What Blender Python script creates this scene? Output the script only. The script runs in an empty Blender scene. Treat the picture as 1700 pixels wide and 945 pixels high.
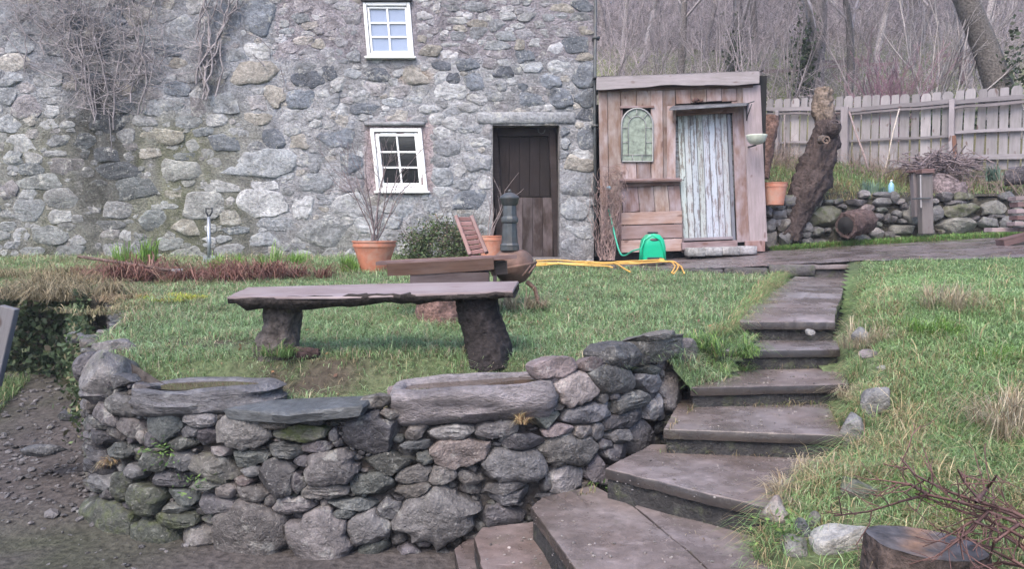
import bpy, bmesh, math, random
import numpy as np
from mathutils import Vector, Matrix, Euler

# ------------------------------------------------------------------ camera, sky, sun, exposure
SC = bpy.context.scene
COL = SC.collection
R = math.radians
CAMZ = 1.6
PITCH = math.atan(82.5 / 1228.0)
cam_d = bpy.data.cameras.new('camera'); cam = bpy.data.objects.new('camera', cam_d); COL.objects.link(cam)
cam.location = (0, 0, CAMZ); cam.rotation_euler = (math.pi / 2 - PITCH, 0, 0)
cam_d.sensor_width = 36.0; cam_d.lens = 26.0; cam_d.clip_start = 0.05; cam_d.clip_end = 2000
SC.camera = cam
SUN_EL, SUN_ROT = R(52), R(205)          # soft light from behind the viewer's left
w = bpy.data.worlds.new('World'); SC.world = w; w.use_nodes = True
nt = w.node_tree; nt.nodes.clear()
sky = nt.nodes.new('ShaderNodeTexSky'); sky.sky_type = 'NISHITA'; sky.sun_disc = False
sky.sun_elevation = SUN_EL; sky.sun_rotation = SUN_ROT; sky.dust_density = 4.0; sky.ozone_density = 1.0; sky.air_density = 1.0
hs = nt.nodes.new('ShaderNodeHueSaturation'); hs.inputs['Saturation'].default_value = 1.32
bg = nt.nodes.new('ShaderNodeBackground'); bg.inputs['Strength'].default_value = 0.15
wo = nt.nodes.new('ShaderNodeOutputWorld')
nt.links.new(sky.outputs[0], hs.inputs['Color']); nt.links.new(hs.outputs[0], bg.inputs['Color']); nt.links.new(bg.outputs[0], wo.inputs[0])
sun_d = bpy.data.lights.new('sun', 'SUN'); sun = bpy.data.objects.new('sun', sun_d); COL.objects.link(sun)
sun_d.energy = 0.5; sun_d.angle = R(40); sun_d.color = (1.0, 0.97, 0.94)
sd = Vector((math.sin(SUN_ROT) * math.cos(SUN_EL), math.cos(SUN_ROT) * math.cos(SUN_EL), math.sin(SUN_EL)))
sun.rotation_euler = sd.to_track_quat('Z', 'Y').to_euler()
SC.view_settings.view_transform = 'Standard'; SC.view_settings.look = 'None'
SC.view_settings.exposure = 1.72; SC.view_settings.gamma = 1.0
SC.cycles.use_denoising = True
SC.cycles.max_bounces = 5; SC.cycles.diffuse_bounces = 3; SC.cycles.glossy_bounces = 2; SC.cycles.transparent_max_bounces = 6

RNG = random.Random(11)
NR = np.random.default_rng(5)
F = 1700 * 26 / 36.0
HAZE = 0.0018

# ------------------------------------------------------------------ photo pixel -> direction -> place on a known surface
def ray(x, y):
    xc = (x - 850) / F; yc = (472.5 - y) / F
    c, s = math.cos(PITCH), math.sin(PITCH)
    return Vector((xc, c + yc * s, -s + yc * c))
def P(x, y, D):
    d = ray(x, y); t = D / d.y
    return Vector((d.x * t, D, CAMZ + d.z * t))
def PZ(x, y, z):
    d = ray(x, y); t = (z - CAMZ) / d.z
    return Vector((d.x * t, d.y * t, z))
def PPL(x, y, z0, Y0, sl):
    d = ray(x, y); t = (z0 - sl * Y0 - CAMZ) / (d.z - sl * d.y)
    return Vector((d.x * t, d.y * t, CAMZ + d.z * t))
def PX(X, Y, Z):
    c, s = math.cos(PITCH), math.sin(PITCH)
    dz = Z - CAMZ; f = Y * c - dz * s; u = Y * s + dz * c
    return 850 + F * X / f, 472.5 - F * u / f

# ------------------------------------------------------------------ vector noise
def _h(ix, iy, iz):
    n = (ix * 374761393 + iy * 668265263 + iz * 2147483647) & 0xffffffff
    n = ((n ^ (n >> 13)) * 1274126177) & 0xffffffff
    return ((n ^ (n >> 16)) & 0xffff) / 32767.5 - 1.0
CORN = np.array([(a, b, c) for a in (0, 1) for b in (0, 1) for c in (0, 1)])
def vn(p, f=1.0, seed=0):
    p = np.asarray(p, float) * f + seed * 17.31
    i = np.floor(p).astype(np.int64); t = p - i; t = t * t * (3 - 2 * t)
    k = i[..., None, :] + CORN; n = (k[..., 0] * 374761393 + k[..., 1] * 668265263 + k[..., 2] * 2147483647) & 0xffffffff
    n = ((n ^ (n >> 13)) * 1274126177) & 0xffffffff; v = ((n ^ (n >> 16)) & 0xffff) / 32767.5 - 1.0
    tx, ty, tz = t[..., 0], t[..., 1], t[..., 2]
    v = v[..., :4] + (v[..., 4:] - v[..., :4]) * tx[..., None]; v = v[..., :2] + (v[..., 2:] - v[..., :2]) * ty[..., None]
    return v[..., 0] + (v[..., 1] - v[..., 0]) * tz
def fbm(p, f=1.0, seed=0, oc=3):
    r = 0; a = 1.0; s = 0
    for k in range(oc):
        r = r + a * vn(p, f * 2 ** k, seed + k); s += a; a *= .5
    return r / s
def v3(x, y, z=0):
    x = np.asarray(x, float); return np.stack([x, np.broadcast_to(y, x.shape), np.broadcast_to(z, x.shape)], -1)
def lerp(a, b, t): return a + (b - a) * t
def sstep(a, b, x):
    t = np.clip((x - a) / (b - a), 0, 1); return t * t * (3 - 2 * t)

# ------------------------------------------------------------------ mesh building
class MB:
    def __init__(s): s.v = []; s.f = []; s.c = []; s.n = 0
    def add(s, v, f, c=(.5, .5, .5)):
        v = np.asarray(v, float).reshape(-1, 3); k = len(v)
        c = np.asarray(c, float)
        if c.ndim == 1:
            c = np.tile(c, (k, 1))
        if c.shape[1] == 3: c = np.concatenate([c, np.zeros((k, 1))], 1)
        o = s.n
        s.v.append(v); s.c.append(c); s.f.extend([tuple(i + o for i in q) for q in f]); s.n += k
    def build(s, name, mat, parent=None, smooth=True, sharp=None):
        me = bpy.data.meshes.new(name)
        v = np.concatenate(s.v) if s.v else np.zeros((0, 3))
        me.from_pydata(v.tolist(), [], s.f)
        at = me.color_attributes.new('Col', 'FLOAT_COLOR', 'POINT')
        at.data.foreach_set('color', np.concatenate(s.c).astype(np.float32).ravel())
        if smooth: me.polygons.foreach_set('use_smooth', [True] * len(me.polygons))
        if smooth and sharp: me.set_sharp_from_angle(angle=R(sharp))
        me.materials.append(mat); me.update()
        return link(name, me, parent)
def link(name, me, parent=None):
    o = bpy.data.objects.new(name, me); COL.objects.link(o)
    if parent is not None: attach(o, parent)
    return o
def attach(o, parent):
    o.parent = parent; o.matrix_parent_inverse = WM[parent.name].inverted() if parent.name in WM else Matrix()
WM = {}
def thing(name, label, cat, loc, group=None):
    o = bpy.data.objects.new(name, None); COL.objects.link(o); o.location = loc; o.empty_display_size = .1
    WM[o.name] = Matrix.Translation(Vector(loc)); tag(o, label, cat, group); return o
def tag(o, label, cat, group=None):
    o['label'] = label; o['category'] = cat
    if group: o['group'] = group
    return o
def struct(o): o['kind'] = 'structure'; return o
def stuff(o, label=None, cat=None):
    o['kind'] = 'stuff'
    if label: o['label'] = label; o['category'] = cat
    return o
def quads(nv, nu, wrap_u=False, flip=False):
    f = []
    for j in range(nv - 1):
        for i in range(nu if wrap_u else nu - 1):
            a = j * nu + i; b = j * nu + (i + 1) % nu
            q = (a, b, b + nu, a + nu)
            f.append(q[::-1] if flip else q)
    return f
def box(mb, lo, hi, col=(.5, .5, .5), M=None, ch=0.0):
    lo = np.array(lo, float); hi = np.array(hi, float); c = (lo + hi) / 2; h = (hi - lo) / 2
    if ch <= 0:
        v = np.array([[x, y, z] for x in (-1, 1) for y in (-1, 1) for z in (-1, 1)], float) * h + c
        f = [(0, 1, 3, 2), (4, 6, 7, 5), (0, 4, 5, 1), (2, 3, 7, 6), (0, 2, 6, 4), (1, 5, 7, 3)]
    else:
        ch = min(ch, h.min() * .9); v = []; idx = {}
        for sx in (-1, 1):
            for sy in (-1, 1):
                for sz in (-1, 1):
                    for ax in range(3):
                        p = np.array([sx, sy, sz]) * (h - ch); p[ax] = (sx, sy, sz)[ax] * h[ax]
                        idx[(sx, sy, sz, ax)] = len(v); v.append(p + c)
        f = []; S = (-1, 1)
        def fa(l): f.append(tuple(l))
        for s in S:
            l = [idx[(s, a, b, 0)] for a, b in ((-1, -1), (1, -1), (1, 1), (-1, 1))]; fa(l if s > 0 else l[::-1])
            l = [idx[(a, s, b, 1)] for a, b in ((-1, -1), (-1, 1), (1, 1), (1, -1))]; fa(l if s > 0 else l[::-1])
            l = [idx[(a, b, s, 2)] for a, b in ((-1, -1), (1, -1), (1, 1), (-1, 1))]; fa(l if s > 0 else l[::-1])
        for a in S:
            for b in S:
                l = [idx[(-1, a, b, 1)], idx[(1, a, b, 1)], idx[(1, a, b, 2)], idx[(-1, a, b, 2)]]; fa(l if a * b < 0 else l[::-1])
                l = [idx[(a, -1, b, 0)], idx[(a, 1, b, 0)], idx[(a, 1, b, 2)], idx[(a, -1, b, 2)]]; fa(l if a * b > 0 else l[::-1])
                l = [idx[(a, b, -1, 0)], idx[(a, b, 1, 0)], idx[(a, b, 1, 1)], idx[(a, b, -1, 1)]]; fa(l if a * b < 0 else l[::-1])
        for a in S:
            for b in S:
                for d in S:
                    l = [idx[(a, b, d, k)] for k in range(3)]; fa(l if a * b * d > 0 else l[::-1])
        v = np.array(v)
    if M is not None:
        v = v @ np.array(M.to_3x3()).T + np.array(M.translation)
    mb.add(v, f, col)
def frame(d, up=Vector((0, 0, 1))):
    d = d.normalized(); x = up.cross(d)
    if x.length < 1e-4: x = Vector((1, 0, 0)).cross(d)
    x.normalize(); return x, d.cross(x)
def tube(mb, pts, rads, k=6, col=(.4, .4, .4), cap=True, rough=0.0, seed=0):
    pts = [Vector(p) for p in pts]; n = len(pts)
    if not hasattr(rads, '__len__'): rads = [rads] * n
    V = []; a = np.linspace(0, 2 * np.pi, k, endpoint=False); ca, sa = np.cos(a), np.sin(a)
    up = Vector((.3, .2, .93)); X = None
    for i in range(n):
        d = pts[min(i + 1, n - 1)] - pts[max(i - 1, 0)]
        if d.length < 1e-9: d = Vector((0, 0, 1))
        d.normalize()
        if X is None: X, Y = frame(d, up)
        else:
            X = (X - d * X.dot(d)); X.normalize(); Y = d.cross(X)
        V.append(np.array(pts[i]) + rads[i] * (ca[:, None] * np.array(X) + sa[:, None] * np.array(Y)))
    V = np.concatenate(V)
    if rough > 0:
        ctr = np.repeat(np.array([list(p) for p in pts]), k, 0); dv = V - ctr
        V = ctr + dv * (1 + rough * (vn(V, 14, seed) + .6 * vn(V, 40, seed + 3)))[:, None]
    f = quads(n, k, True)
    if cap: f.append(tuple(range(k))[::-1]); f.append(tuple(range((n - 1) * k, n * k)))
    mb.add(V, f, col)
def lathe(mb, prof, c, k=24, col=(.5, .5, .5), sq=None, cap=True):
    a = np.linspace(0, 2 * np.pi, k, endpoint=False)
    m = 1.0
    if sq: m = 1 / np.maximum(np.abs(np.cos(a)), np.abs(np.sin(a))) ** sq
    V = np.concatenate([np.stack([c[0] + r * m * np.cos(a), c[1] + r * m * np.sin(a), np.full(k, c[2] + z)], 1) for r, z in prof])
    f = quads(len(prof), k, True)
    if cap: f.append(tuple(range(k))[::-1]); f.append(tuple(range((len(prof) - 1) * k, len(prof) * k)))
    mb.add(V, f, col)
def prism(mb, poly, thick, col=(.4, .35, .35), jag=0.0, seed=0, sub=4, ch=0.008, under=0.0, edge=1.0):
    """slab: polygon of 3d points (top outline, counter-clockwise from above), worn edge, flat underside"""
    pts = []
    n = len(poly)
    for i in range(n):
        a, b = Vector(poly[i]), Vector(poly[(i + 1) % n])
        for j in range(sub): pts.append(a.lerp(b, j / sub))
    T = np.array([list(p) for p in pts]); c = T.mean(0)
    if jag > 0:
        d = T - c; d[:, 2] = 0; d /= np.linalg.norm(d, axis=1)[:, None]
        T = T + d * (.7 * jag * vn(T, 5, seed) + .45 * jag * vn(T, 34, seed + 2) - .6 * jag * np.clip(vn(T, 60, seed + 4) * 2 - .6, 0, 1))[:, None]
    k = len(T); d = T - c; d[:, 2] = 0; L = np.linalg.norm(d, axis=1)[:, None]
    inn = T - d / L * ch
    lo = T - np.array([0, 0, ch * 1.2]); bo = T - d / L * under - np.array([0, 0, thick])
    mid = c + (inn - c) * .5
    mid[:, 2] += .003 * vn(mid, 9, seed)
    V = np.concatenate([mid, inn, lo, bo, c[None]])
    f = quads(4, k, True, True) + [tuple((i, (i + 1) % k, 4 * k)) for i in range(k)] + [tuple(range(3 * k, 4 * k))[::-1]]
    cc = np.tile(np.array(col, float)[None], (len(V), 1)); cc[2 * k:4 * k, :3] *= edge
    mb.add(V, f, cc)

# ------------------------------------------------------------------ stones
PAL = dict(p=(.38, .395, .41), b=(.20, .218, .245), w=(.50, .50, .50), t=(.385, .355, .31), g=(.29, .297, .31), m=(.30, .28, .29), k=(.125, .135, .155),
           P=(.157, .151, .153), D=(.105, .10, .11), G=(.12, .13, .127), S=(.145, .146, .157), R=(.215, .175, .18), L=(.225, .215, .225), B=(.17, .155, .145))
def stone(mb, O, U, V, N, rad, proud, back, col, rng, facet=5, rough=.05, pw=2.6, moss=0.0, seed=None, cut=(.72, .95), ring=None, strata=0.0, face=None):
    K = len(rad); a = np.linspace(0, 2 * np.pi, K, endpoint=False)
    seed = rng.randint(0, 9999) if seed is None else seed
    S = ring or ([1.0, .985, .96, .92, .87, .81, .74, .65, .55, .44, .32, .17] if len(rad) > 40 else [1.0, .975, .93, .85, .74, .6, .42, .2])
    L = [(.80, -back), (.985, -.45 * back)] + [(s, proud * (1 - s ** pw) ** (1 / pw)) for s in S]
    A = np.concatenate([np.stack([rad * s * np.cos(a), rad * s * np.sin(a), np.full(K, d)], 1) for s, d in L] + [np.array([[0, 0, proud]])])
    size = float(rad.mean())
    for q in range(facet):
        th = rng.uniform(0, 6.283); ph = rng.uniform(.25, 1.3) if q or face is None else rng.uniform(.03, .3)
        n = np.array([math.cos(th) * math.sin(ph), math.sin(th) * math.sin(ph), math.cos(ph)])
        pr = A @ n; d0 = pr.max() * (rng.uniform(*cut) if q or face is None else face); ex = np.clip(pr - d0, 0, None); A = A - ex[:, None] * n * .92
    nz = np.stack([fbm(A, 1.1 / size, seed + k, 4) for k in range(3)], 1)
    A = A + nz * rough * size * np.array([1, 1, 1.2])
    fr = np.clip(A[:, 2] / max(proud, 1e-4), 0, 1)
    A[:, 2] += fr * rough * .5 * size * (np.abs(vn(A, 4.2 / size, seed + 21)) * -1.6 + .7 * vn(A, 9 / size, seed + 22))
    if strata > 0: A[:, 2] += fr * strata * vn(A * np.array([1.2, 9, 1]), 1.0 / size, seed + 25)
    W = np.array(O) + A[:, :1] * np.array(U) + A[:, 1:2] * np.array(V) + A[:, 2:] * np.array(N)
    m = len(L); f = quads(m, K, True) + [((m - 1) * K + i, (m - 1) * K + (i + 1) % K, m * K) for i in range(K)] + [tuple(range(K))[::-1]]
    cc = np.array(col)[None] * (1 + .16 * fbm(A, 1.6 / size, seed + 9, 2))[:, None]
    cc = np.concatenate([np.clip(cc, 0, 1), np.full((len(W), 1), moss)], 1)
    mb.add(W, f, cc)
def stone_cells(seeds, res, grow, gap, forbid=None, K=24, pnorm=2.6, poly=.7):
    """seeds (u,v,a,b,rot) half sizes; packs them against each other; returns the outline of each as radii"""
    S = np.array([s[:5] for s in seeds], float)
    u0, u1 = (S[:, 0] - S[:, 2] * 1.6).min(), (S[:, 0] + S[:, 2] * 1.6).max()
    v0, v1 = (S[:, 1] - S[:, 3] * 2 - S[:, 2] * .4).min(), (S[:, 1] + S[:, 3] * 2 + S[:, 2] * .4).max()
    nu, nv = int((u1 - u0) / res) + 3, int((v1 - v0) / res) + 3
    D = np.full((nv, nu), 1e9); L = np.full((nv, nu), -1, int)
    for i, (u, v, a, b, r) in enumerate(S):
        m = max(a, b) * 1.5
        i0, i1 = max(0, int((u - m - u0) / res)), min(nu, int((u + m - u0) / res) + 2)
        j0, j1 = max(0, int((v - m - v0) / res)), min(nv, int((v + m - v0) / res) + 2)
        uu = u0 + np.arange(i0, i1) * res - u; vv = v0 + np.arange(j0, j1) * res - v
        x = uu[None] * math.cos(r) + vv[:, None] * math.sin(r); y = -uu[None] * math.sin(r) + vv[:, None] * math.cos(r)
        d = (np.abs(x / a) ** pnorm + np.abs(y / b) ** pnorm) ** (1 / pnorm)
        ang_ = poly if not hasattr(poly, '__len__') else poly[i]
        if ang_ > 0:
            rg = random.Random(i * 7 + 1); m_ = rg.randint(5, 7); t0 = rg.uniform(0, 6.28); dp = 0
            for k_ in range(m_):
                th = t0 + (k_ + rg.uniform(-.28, .28)) * 6.283 / m_; dp = np.maximum(dp, (x / a * math.cos(th) + y / b * math.sin(th)) / rg.uniform(.84, 1.0))
            d = lerp(d, dp, ang_)
        d = d + .09 * vn(v3((u + uu)[None] + 0 * vv[:, None], (v + vv)[:, None] + 0 * uu[None], i * 3.7), 1.6 / min(a, b), i)
        sub = D[j0:j1, i0:i1]; mk = d < sub
        sub[mk] = d[mk]; L[j0:j1, i0:i1][mk] = i
    L[D > grow] = -1
    if forbid is not None:
        gu, gv = np.meshgrid(u0 + np.arange(nu) * res, v0 + np.arange(nv) * res)
        L[forbid(gu, gv)] = -2
    out = []
    ang = np.linspace(0, 2 * np.pi, K, endpoint=False)
    for i, (u, v, a, b, r) in enumerate(S):
        rr = np.arange(0, max(a, b) * grow * 1.35, res)
        ii = np.clip(((u + rr[:, None] * np.cos(ang) - u0) / res + .5).astype(int), 0, nu - 1)
        jj = np.clip(((v + rr[:, None] * np.sin(ang) - v0) / res + .5).astype(int), 0, nv - 1)
        ok = L[jj, ii] == i
        first = np.where(ok.all(0), len(rr), np.argmin(ok, 0)) * res
        q = np.maximum(first - gap, 0)
        q = .7 * q + .15 * np.roll(q, 1) + .15 * np.roll(q, -1)
        out.append(q)
    return out, (D, u0, v0, res)
def fill_seeds(seeds, rng, dom, sizes, tries, sep=1.0, forbid=None, aspect=(1.3, 2.4), tag='f', rot=.12):
    """drops further seeds into the room the given ones leave"""
    S = [tuple(s) for s in seeds]; A = np.array([s[:5] for s in S], float) if S else np.zeros((0, 5))
    for (b0, b1) in sizes:
        for t in range(tries):
            u = rng.uniform(dom[0], dom[1]); v = rng.uniform(dom[2], dom[3])
            if forbid is not None and forbid(np.array([u]), np.array([v]))[0]: continue
            b = rng.uniform(b0, b1); a = b * rng.uniform(*aspect)
            if len(A):
                du = np.abs(A[:, 0] - u) / (A[:, 2] + a); dv = np.abs(A[:, 1] - v) / (A[:, 3] + b)
                if ((du ** 2.6 + dv ** 2.6) ** (1 / 2.6)).min() < sep: continue
            s = (u, v, a, b, rng.uniform(-rot, rot), tag); S.append(s); A = np.concatenate([A, np.array([s[:5]])])
    return S
# ------------------------------------------------------------------ materials (all procedural)
class NT:
    def __init__(s, name):
        s.m = bpy.data.materials.new(name); s.m.use_nodes = True; s.t = s.m.node_tree; s.t.nodes.clear()
        s.out = s.t.nodes.new('ShaderNodeOutputMaterial'); s.b = s.t.nodes.new('ShaderNodeBsdfPrincipled')
        s.t.links.new(s.b.outputs[0], s.out.inputs[0])
    def n(s, t, **k):
        q = s.t.nodes.new(t)
        for a, b in k.items():
            if a in q.inputs: q.inputs[a].default_value = b
            else: setattr(q, a, b)
        return q
    def l(s, a, b): s.t.links.new(a, b)
    def noise(s, vec, scale, detail=4, rough=.55):
        q = s.n('ShaderNodeTexNoise', Scale=scale, Detail=detail, Roughness=rough); s.l(vec, q.inputs['Vector']); return q.outputs['Fac']
    def ramp(s, fac, pts):
        q = s.n('ShaderNodeValToRGB'); e = q.color_ramp.elements
        while len(e) < len(pts): e.new(.5)
        for i, (p, c) in enumerate(pts):
            e[i].position = p; e[i].color = (c, c, c, 1) if not hasattr(c, '__len__') else (*c, 1)
        s.l(fac, q.inputs[0]); return q.outputs[0]
    def mix(s, fac, a, b, mode='MIX'):
        q = s.n('ShaderNodeMix', data_type='RGBA', blend_type=mode, clamp_factor=True)
        for sock, v in ((q.inputs[0], fac), (q.inputs[6], a), (q.inputs[7], b)):
            if isinstance(v, (int, float)): sock.default_value = v
            elif isinstance(v, tuple): sock.default_value = (*v, 1)
            else: s.l(v, sock)
        return q.outputs[2]
    def math(s, op, a, b=0.0):
        q = s.n('ShaderNodeMath', operation=op)
        for i, v in enumerate((a, b)):
            if isinstance(v, (int, float)): q.inputs[i].default_value = v
            else: s.l(v, q.inputs[i])
        return q.outputs[0]
    def bump(s, h, strength, dist):
        q = s.n('ShaderNodeBump', Strength=strength, Distance=dist); s.l(h, q.inputs['Height']); s.l(q.outputs[0], s.b.inputs['Normal'])
    def coord(s, kind='Object', scale=(1, 1, 1)):
        c = s.n('ShaderNodeTexCoord'); m = s.n('ShaderNodeMapping'); m.inputs['Scale'].default_value = scale
        s.l(c.outputs[kind], m.inputs['Vector']); return m.outputs[0]
    def attr(s):
        a = s.n('ShaderNodeAttribute', attribute_name='Col'); return a.outputs['Color'], a.outputs['Alpha']
    def col(s, c): s.l(c, s.b.inputs['Base Color']) if not isinstance(c, tuple) else setattr(s.b.inputs['Base Color'], 'default_value', (*c, 1))
    def rough(s, r):
        if isinstance(r, (int, float)): s.b.inputs['Roughness'].default_value = r
        else: s.l(r, s.b.inputs['Roughness'])
def m_stone(name, lich=.35, mossc=(.06, .075, .028), rough=.75, sc=1.0, bdist=.02, strata=False):
    t = NT(name); v = t.coord(scale=(1, 1, 2.6) if strata else (1, 1, 1)); c, al = t.attr()
    n1 = t.noise(v, 5 * sc, 5, .6); n2 = t.noise(v, 26 * sc, 6, .65); n3 = t.noise(v, 90 * sc, 3)
    c = t.mix(1.0, c, t.ramp(n1, [(.3, .62), (.7, 1.34)]), 'MULTIPLY')
    c = t.mix(1.0, c, t.ramp(n2, [(.32, .6), (.7, 1.36)]), 'MULTIPLY')
    sp = t.ramp(t.noise(v, 60 * sc, 2, .5), [(.63, 0), (.72, 1)])
    c = t.mix(t.math('MULTIPLY', sp, lich * .7), c, (.50, .50, .48))
    big = t.math('MULTIPLY', t.ramp(t.noise(v, 9 * sc, 6, .7), [(.56, 0), (.66, 1)]), lich)
    c = t.mix(big, c, (.40, .41, .39))
    mf = t.math('MULTIPLY', t.ramp(t.math('ADD', t.noise(v, 13 * sc, 5, .7), t.math('MULTIPLY', al, .45)), [(.62, 0), (.80, 1)]), t.math('MINIMUM', t.math('MULTIPLY', al, 2.5), 1.0))
    c = t.mix(mf, c, mossc)
    t.col(c); t.rough(rough)
    vo = t.n('ShaderNodeTexVoronoi', Scale=22 * sc, feature='DISTANCE_TO_EDGE'); t.l(v, vo.inputs['Vector']); ck = t.ramp(vo.outputs['Distance'], [(0, 0), (.12, 1)])
    h = t.math('ADD', t.math('ADD', t.math('MULTIPLY', n1, .7), t.math('MULTIPLY', ck, .07)), t.math('ADD', t.math('MULTIPLY', n2, .75), t.math('MULTIPLY', n3, .28)))
    t.bump(h, 1.0, bdist * 1.3); t.b.inputs['Specular IOR Level'].default_value = .35
    return t.m
def m_wood(name, a, b, grey=.3, rough=.8, knots=True, sc=1.0, bump=.004, peel=None):
    t = NT(name); v = t.coord(scale=(1.2 * sc, 14 * sc, 14 * sc)); v2 = t.coord(scale=(2.5 * sc, 5 * sc, 5 * sc))
    oi = t.n('ShaderNodeObjectInfo'); ad = t.n('ShaderNodeVectorMath', operation='ADD'); cb = t.n('ShaderNodeCombineXYZ')
    off = t.math('MULTIPLY', oi.outputs['Random'], 37.0); t.l(off, cb.inputs[0]); t.l(off, cb.inputs[1]); t.l(v, ad.inputs[0]); t.l(cb.outputs[0], ad.inputs[1]); v = ad.outputs[0]
    ad2 = t.n('ShaderNodeVectorMath', operation='ADD'); t.l(v2, ad2.inputs[0]); t.l(cb.outputs[0], ad2.inputs[1]); v2 = ad2.outputs[0]
    g = t.noise(v, 3, 6, .65); p = t.noise(v2, 1.3, 3, .6)
    c = t.mix(t.ramp(g, [(.3, 0), (.7, 1)]), a, b)
    c = t.mix(t.math('MULTIPLY', t.ramp(p, [(.4, 0), (.65, 1)]), grey), c, (.36, .34, .37))
    c = t.mix(1.0, c, t.ramp(oi.outputs['Random'], [(0, .78), (1, 1.2)]), 'MULTIPLY')
    if knots:
        k = t.ramp(t.noise(v2, 2.2, 1, .3), [(.70, 0), (.76, 1)]); c = t.mix(t.math('MULTIPLY', k, .75), c, (.09, .05, .04))
    if peel:
        pv = t.math('ADD', t.math('MULTIPLY', t.noise(v, 2.0, 7, .75), .62), t.math('MULTIPLY', t.noise(v2, 3.1, 8, .75), .38)); pf = t.ramp(pv, [(.46, 1), (.495, 0)]); c = t.mix(pf, peel, c)
        pass
    at, al = t.attr(); c = t.mix(1.0, c, t.mix(1.0, at, (2, 2, 2), 'MULTIPLY'), 'MULTIPLY')
    t.col(c); t.rough(rough); t.bump(g, .6, bump); t.b.inputs['Specular IOR Level'].default_value = .3
    return t.m
def m_attr(name, rough=.7, spec=.3, var=.25, sc=30, bump=0, two=False, trans=0.0):
    t = NT(name); c, al = t.attr(); v = t.coord()
    if var > 0:
        n = t.noise(v, sc, 4); c = t.mix(1.0, c, t.ramp(n, [(.3, 1 - var), (.7, 1 + var)]), 'MULTIPLY')
        if bump: t.bump(n, .8, bump)
    t.col(c); t.rough(rough); t.b.inputs['Specular IOR Level'].default_value = spec
    if trans > 0:
        tr = t.n('ShaderNodeBsdfTranslucent'); t.l(c, tr.inputs[0]); mx = t.n('ShaderNodeMixShader', Fac=trans)
        t.l(t.b.outputs[0], mx.inputs[1]); t.l(tr.outputs[0], mx.inputs[2]); t.l(mx.outputs[0], t.out.inputs[0])
    return t.m
def m_plain(name, c, rough=.5, metal=0, var=.15, sc=20, spec=.5, bump=0, stain=None):
    t = NT(name); v = t.coord(); n = t.noise(v, sc, 5, .6)
    k = t.mix(1.0, c, t.ramp(n, [(.3, 1 - var), (.7, 1 + var)]), 'MULTIPLY')
    if stain: k = t.mix(t.ramp(t.noise(v, sc * .35, 6, .7), [(.48, 0), (.66, .8)]), k, stain)
    t.col(k); t.rough(rough); t.b.inputs['Metallic'].default_value = metal; t.b.inputs['Specular IOR Level'].default_value = spec
    if bump: t.bump(n, .7, bump)
    return t.m
def m_flag(name, a, b, wet):
    """wet sandstone flags: brown to mauve with dark damp patches and gloss where the water lies"""
    t = NT(name); v = t.coord(); c, al = t.attr()
    n1 = t.noise(v, 2.2, 5, .6); n2 = t.noise(v, 16, 6, .65); n3 = t.noise(v, 110, 3)
    k = t.mix(t.ramp(n1, [(.35, 0), (.65, 1)]), a, b); k = t.mix(1.0, k, t.ramp(n2, [(.3, .72), (.7, 1.22)]), 'MULTIPLY')
    k = t.mix(t.ramp(n3, [(.64, 0), (.72, .6)]), k, (.30, .28, .27)); k = t.mix(t.ramp(t.noise(t.coord(scale=(1, 3.5, 1)), 7, 7, .7), [(.57, 0), (.68, .5)]), k, (.30, .275, .28))
    k = t.mix(1.0, k, t.mix(1.0, c, (2, 2, 2), 'MULTIPLY'), 'MULTIPLY')
    damp = t.ramp(t.noise(v, 3.1, 6, .7), [(.40, 1), (.60, 0)]); k = t.mix(t.math('MULTIPLY', damp, .6), k, (.06, .05, .045)); gm = t.ramp(t.noise(v, 5.3, 6, .7), [(.60, 0), (.72, .55)]); k = t.mix(gm, k, (.085, .08, .055))
    t.col(k); t.rough(t.ramp(t.noise(v, 3.1, 5, .65), [(.40, wet), (.68, .52)])); t.bump(t.math('ADD', t.math('MULTIPLY', n2, .8), t.math('MULTIPLY', n3, .25)), .7, .008)
    t.b.inputs['Specular IOR Level'].default_value = .45
    return t.m
M = {}
M['stone'] = m_stone('drystone', lich=.36, rough=.55)
M['house_stone'] = m_stone('house stone', lich=.75, sc=.8, rough=.85, bdist=.03)
M['trough'] = m_stone('trough stone', lich=.22, rough=.65, strata=True, bdist=.03)
M['slate'] = m_stone('slate', lich=.10, rough=.45, strata=True, bdist=.008)
M['mortar'] = m_stone('mortar', lich=.30, sc=1.3, rough=.95, bdist=.045)
M['flag'] = m_flag('flagstones', (.145, .122, .113), (.19, .178, .182), .15)
M['riser'] = m_stone('riser stone', lich=.10, rough=.7, bdist=.02)
M['bark'] = m_attr('bark', .85, .25, .55, 26, .045)
M['twig'] = m_attr('twigs', .8, .25, .3, 30)
M['leaf'] = m_attr('leaves', .55, .35, .2, 20, trans=.2)
M['grass'] = m_attr('grass blades', .45, .4, 0, trans=.35)
M['door_low'] = m_wood('old door, weathered foot', (.04, .03, .028), (.085, .062, .056), .4, knots=False)
M['soil'] = m_attr('soil', .95, .2, .45, 24, .03)
M['shed_board'] = m_wood('shed boards', (.13, .08, .065), (.215, .15, .13), .5)
M['grey_board'] = m_wood('grey boards', (.19, .18, .185), (.28, .27, .28), .3)
M['pale_board'] = m_wood('pale boards', (.19, .125, .105), (.28, .20, .175), .3)
M['fence_board'] = m_wood('fence boards', (.19, .185, .19), (.27, .265, .275), .3)
M['door_dark'] = m_wood('old door', (.018, .014, .015), (.05, .036, .034), .05, knots=False)
M['peel'] = m_wood('peeling paint', (.14, .13, .135), (.25, .23, .225), .3, knots=False, peel=(.37, .41, .45), bump=.008)
M['bench'] = m_wood('bench plank', (.13, .10, .10), (.20, .165, .175), .2, rough=.35)
M['dark_board'] = m_wood('wet dark boards', (.06, .042, .042), (.13, .095, .09), .15, rough=.55)
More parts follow.
